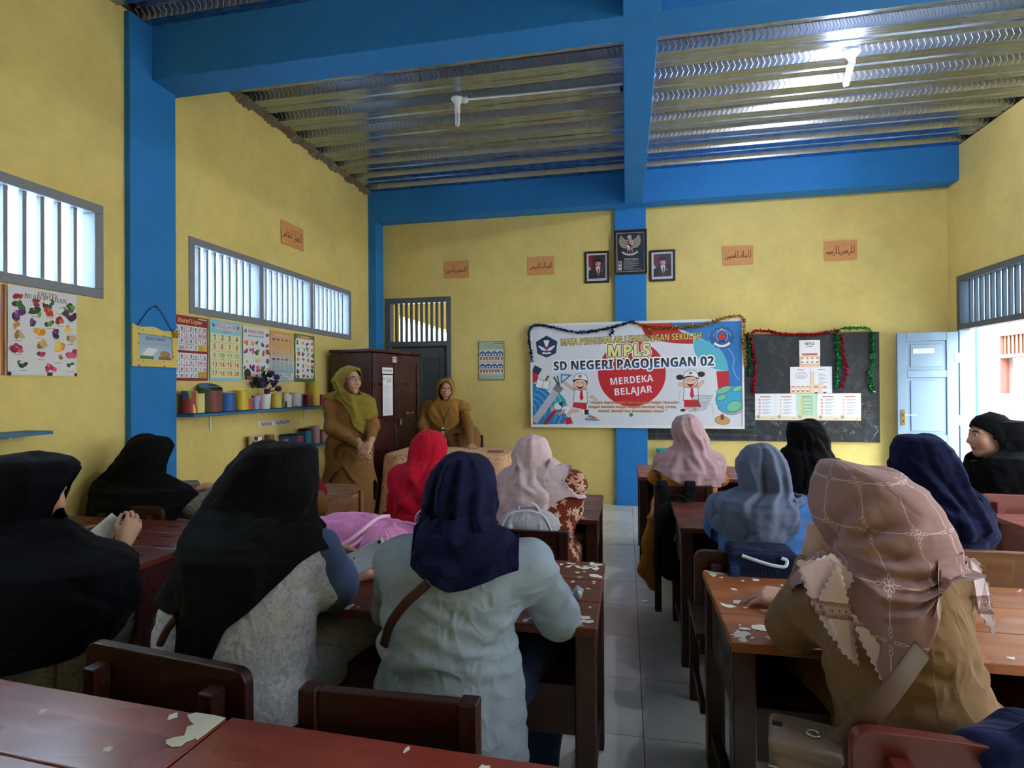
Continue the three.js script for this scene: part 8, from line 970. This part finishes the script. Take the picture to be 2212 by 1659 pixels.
{ // black backpack on the chair by the aisle
  const t = thing('backpack', 'big black backpack hanging on the chair by the aisle', 'backpack', [3.37, 0.24, 3.15]); const cr = crumple(0.004, 12, 4), m = cloth('#0c0c10', { sheen: 0.05 });
  part(t, 'bag_body', blobBag((x, y, z) => smin(rbox([0, 0.2, 0], [0.13, 0.2, 0.075], 0.06)(x, y, z), ell([0.01, 0.36, -0.01], [0.12, 0.09, 0.07])(x, y, z), 0.06) + cr(x, y, z), [-0.19, -0.02, -0.12], [0.19, 0.5, 0.12]), m); part(t, 'front_pocket', blobBag((x, y, z) => rbox([0.01, 0.14, 0.075], [0.1, 0.13, 0.03], 0.028)(x, y, z) + cr(x, y, z) * 0.6, [-0.14, -0.02, 0.02], [0.16, 0.32, 0.13]), m);
  for (const s of [-1, 1]) part(t, 'shoulder_strap', strap([[s * 0.07, 0.4, 0.0], [s * 0.075, 0.48, -0.04], [s * 0.08, 0.535, -0.07], [s * 0.08, 0.542, -0.11], [s * 0.08, 0.44, -0.145]], 0.03, 0.006), m); part(t, 'carry_handle', tube([[-0.05, 0.44, 0.0], [-0.03, 0.475, 0.01], [0.03, 0.475, 0.01], [0.05, 0.44, 0.0]], 0.007, 20, 8), m); part(t, 'reflective_trim', strap([[-0.03, 0.24, 0.108], [0.0, 0.32, 0.1], [0.06, 0.34, 0.085]], 0.004, 0.002), std('#9aa0aa', 0.4)); part(t, 'zip_pull', box(0.04, 0.006, 0.004, 0.001), M.steel, [0.06, 0.425, 0.055]);
}
{ const t = thing('jacket', 'orange brown jacket hanging off the chair side by the aisle', 'jacket', [3.2, 0.12, 3.02]); const cr = crumple(0.011, 11, 2); part(t, 'jacket_body', blobBag((x, y, z) => smin(cap([0.06, 0.5, -0.02], [0.02, 0.32, 0], 0.03, 0.045)(x, y, z), smin(cap([0.02, 0.32, 0], [0.0, 0.12, 0.02], 0.045, 0.055)(x, y, z), cap([0.0, 0.12, 0.02], [0.04, 0.03, 0.03], 0.05, 0.03)(x, y, z), 0.03), 0.03) + cr(x, y, z), [-0.12, -0.04, -0.1], [0.15, 0.58, 0.12]), C.orange); part(t, 'collar', blobBag((x, y, z) => cap([0.03, 0.43, 0.0], [0.08, 0.47, 0.0], 0.03, 0.025)(x, y, z) + cr(x, y, z) * 0.5, [-0.03, 0.37, -0.06], [0.14, 0.52, 0.06]), C.orange); part(t, 'white_tag', box(0.05, 0.1, 0.004, 0.001), M.paper, [0.06, 0.5, 0.03], [0, 0.2, -0.3]); }
{ // navy backpack on the round-backed chair
  const t = thing('backpack', 'navy backpack with a white handle hung on the chair behind the grey blue veil', 'backpack', [3.56, 0.44, 4.39]); const cr = crumple(0.004, 13, 6), m = cloth('#151f3a', { sheen: 0.08 });
  part(t, 'bag_body', blobBag((x, y, z) => smin(rbox([0, 0.15, -0.09], [0.125, 0.15, 0.055], 0.05)(x, y, z), rbox([0, 0.3, -0.045], [0.12, 0.03, 0.075], 0.028)(x, y, z), 0.03) + cr(x, y, z), [-0.18, -0.02, -0.19], [0.18, 0.38, 0.08]), m); part(t, 'flap', blobBag((x, y, z) => rbox([0.0, 0.27, 0.03], [0.125, 0.055, 0.016], 0.014)(x, y, z) + cr(x, y, z) * 0.6, [-0.17, 0.17, -0.02], [0.17, 0.36, 0.07]), m);
  part(t, 'carry_handle', strap([[-0.08, 0.316, 0.048], [-0.03, 0.302, 0.056], [0.03, 0.288, 0.058], [0.062, 0.289, 0.056], [0.066, 0.308, 0.052], [0.05, 0.314, 0.05]], 0.006, 0.003), std('#bfd6e2', 0.5)); part(t, 'side_strap', strap([[-0.1, 0.32, 0.03], [-0.105, 0.25, 0.05], [-0.1, 0.2, 0.05]], 0.016, 0.003), cloth('#22335c'));
}
{ // taupe shoulder bag
  const t = thing('handbag', 'taupe leather handbag with metal fittings at the side of the beige veiled woman', 'bag', [3.45, 0.45, 5.24], -0.25); const m = new THREE.MeshPhysicalMaterial({ color: '#7a685a', roughness: 0.45, clearcoat: 0.15 });
  part(t, 'bag_body', blobBag((x, y, z) => smin(rbox([0, 0.075, 0], [0.066, 0.075, 0.055], 0.03)(x, y, z), rbox([0.005, 0.13, 0], [0.06, 0.03, 0.05], 0.025)(x, y, z), 0.02) + 0.002 * noise3(x * 30, y * 30, z * 30), [-0.12, -0.01, -0.08], [0.12, 0.19, 0.08], 0.005), m); part(t, 'lid', blobBag((x, y, z) => rbox([0.003, 0.15, 0.006], [0.07, 0.014, 0.06], 0.012)(x, y, z) - 0.002 * (1 - Math.min(1, Math.abs(x) * 12)), [-0.12, 0.12, -0.08], [0.12, 0.18, 0.09], 0.004), m); part(t, 'zip', tube([[-0.066, 0.1, 0.048], [0, 0.105, 0.057], [0.066, 0.1, 0.048]], 0.003, 20, 6), M.steel); part(t, 'buckle', new THREE.TorusGeometry(0.012, 0.003, 8, 18), M.steel, [0.02, 0.168, 0.01], [PI / 2, 0, 0.3]); part(t, 'clasp', merged([placed(new THREE.CapsuleGeometry(0.006, 0.02, 4, 10), 0, 0, 0, 0, 0, PI / 2), placed(new THREE.TorusGeometry(0.009, 0.0025, 8, 16), 0.02, 0, 0)]), M.brass, [0.056, 0.06, 0.05]); part(t, 'stud', box(0.02, 0.004, 0.014, 0.001), M.black, [-0.05, 0.166, 0.0]); part(t, 'bag_piping', tube([[-0.062, 0.012, 0.048], [0, 0.008, 0.056], [0.062, 0.012, 0.048]], 0.004, 20, 6), m);
}
function phone(label, p, rot, w, h, body, cams) {
  const t = thing('phone', label, 'phone', p); t.rotation.set(...rot); part(t, 'phone_case', new RoundedBoxGeometry(w, h, 0.009, 3, 0.004), body); if (cams) { const g = part(t, 'camera_plate', new RoundedBoxGeometry(0.03, 0.03, 0.003, 2, 0.0014), body, [-w / 2 + 0.02, h / 2 - 0.02, 0.005]); for (const [x, y] of cams) part(g, 'lens', new THREE.CylinderGeometry(0.0062, 0.0062, 0.003, 16), M.black, [x, y, 0.002], [PI / 2, 0, 0]); } else part(t, 'phone_screen', new THREE.PlaneGeometry(w * 0.9, h * 0.94), std('#0b0d14', 0.15), [0, 0, 0.0047]); return t;
}
const paleCase = new THREE.MeshPhysicalMaterial({ color: '#c3cdd4', roughness: 0.25, clearcoat: 0.5 });
{ const t = phone('pale clear cased phone with two lenses held by the woman in the longest black veil', [2.193, 0.774, 4.76], [-0.3, 0.1, -1.05], 0.078, 0.158, paleCase, [[-0.007, 0.006], [0.008, 0.006]]); t.children[0].name = 'phone_case'; part(t, 'sticker', new THREE.PlaneGeometry(0.022, 0.022), printed(64, 64, (c) => { c.fillStyle = '#c9d0d6'; c.fillRect(0, 0, 64, 64); c.fillStyle = '#6a6f78'; c.fillRect(8, 8, 22, 22); c.fillRect(36, 36, 20, 20); c.fillRect(12, 42, 16, 10); }), [-0.012, -0.04, 0.0052]); }
phone('white phone held over the red desk by the woman at the left edge', [0.882, 0.751, 4.56], [-0.35, 0.75, -0.6], 0.076, 0.15, std('#dfe4ea', 0.3), []);
phone('black phone lying on the orange desk under the fingers of the beige veiled woman', [3.543, 0.688, 4.65], [-PI / 2, 0, 0.9], 0.07, 0.14, M.darkPlastic, null);
{ const t = thing('folded_cloth', 'navy cloth bundled over the chair in the bottom right corner', 'cloth', [3.77, 0.6, 5.42]); const cr = crumple(0.016, 10, 12); part(t, 'cloth', blobBag((x, y, z) => smin(ell([0.02, 0.11, 0.0], [0.16, 0.055, 0.1])(x, y, z), ell([0.12, 0.12, 0.0], [0.12, 0.09, 0.1])(x, y, z), 0.05) + cr(x, y, z), [-0.22, -0.02, -0.16], [0.32, 0.28, 0.16]), C.navyGown); }
{ const t = thing('litter_scrap', 'two white paper scraps on the floor tiles of the aisle', 'paper', [3.185, 0.002, 2.923]); for (const [x, z, a] of [[0, 0, 0.4], [0.07, 0.01, 1.1]]) part(t, 'scrap', box(0.04, 0.002, 0.022, 0), M.paper, [x, 0.001, z], [0, a, 0]); }
{ const t = thing('crumpled_wrapper', 'crumpled grey blue plastic wrapper on the flecked desk by the aisle', 'wrapper', [2.883, 0.682, 4.741]); const cr = crumple(0.012, 24, 5); part(t, 'plastic_film', blobBag((x, y, z) => ell([0, 0.014, 0], [0.05, 0.02, 0.035])(x, y, z) + cr(x, y, z), [-0.09, -0.004, -0.08], [0.09, 0.07, 0.08], 0.004), new THREE.MeshPhysicalMaterial({ color: '#7d8c9a', roughness: 0.3, clearcoat: 0.4 })); }
scene.traverse((o) => { if (o.isMesh) { o.castShadow = true; o.receiveShadow = true; } });
renderer.render(scene, camera);
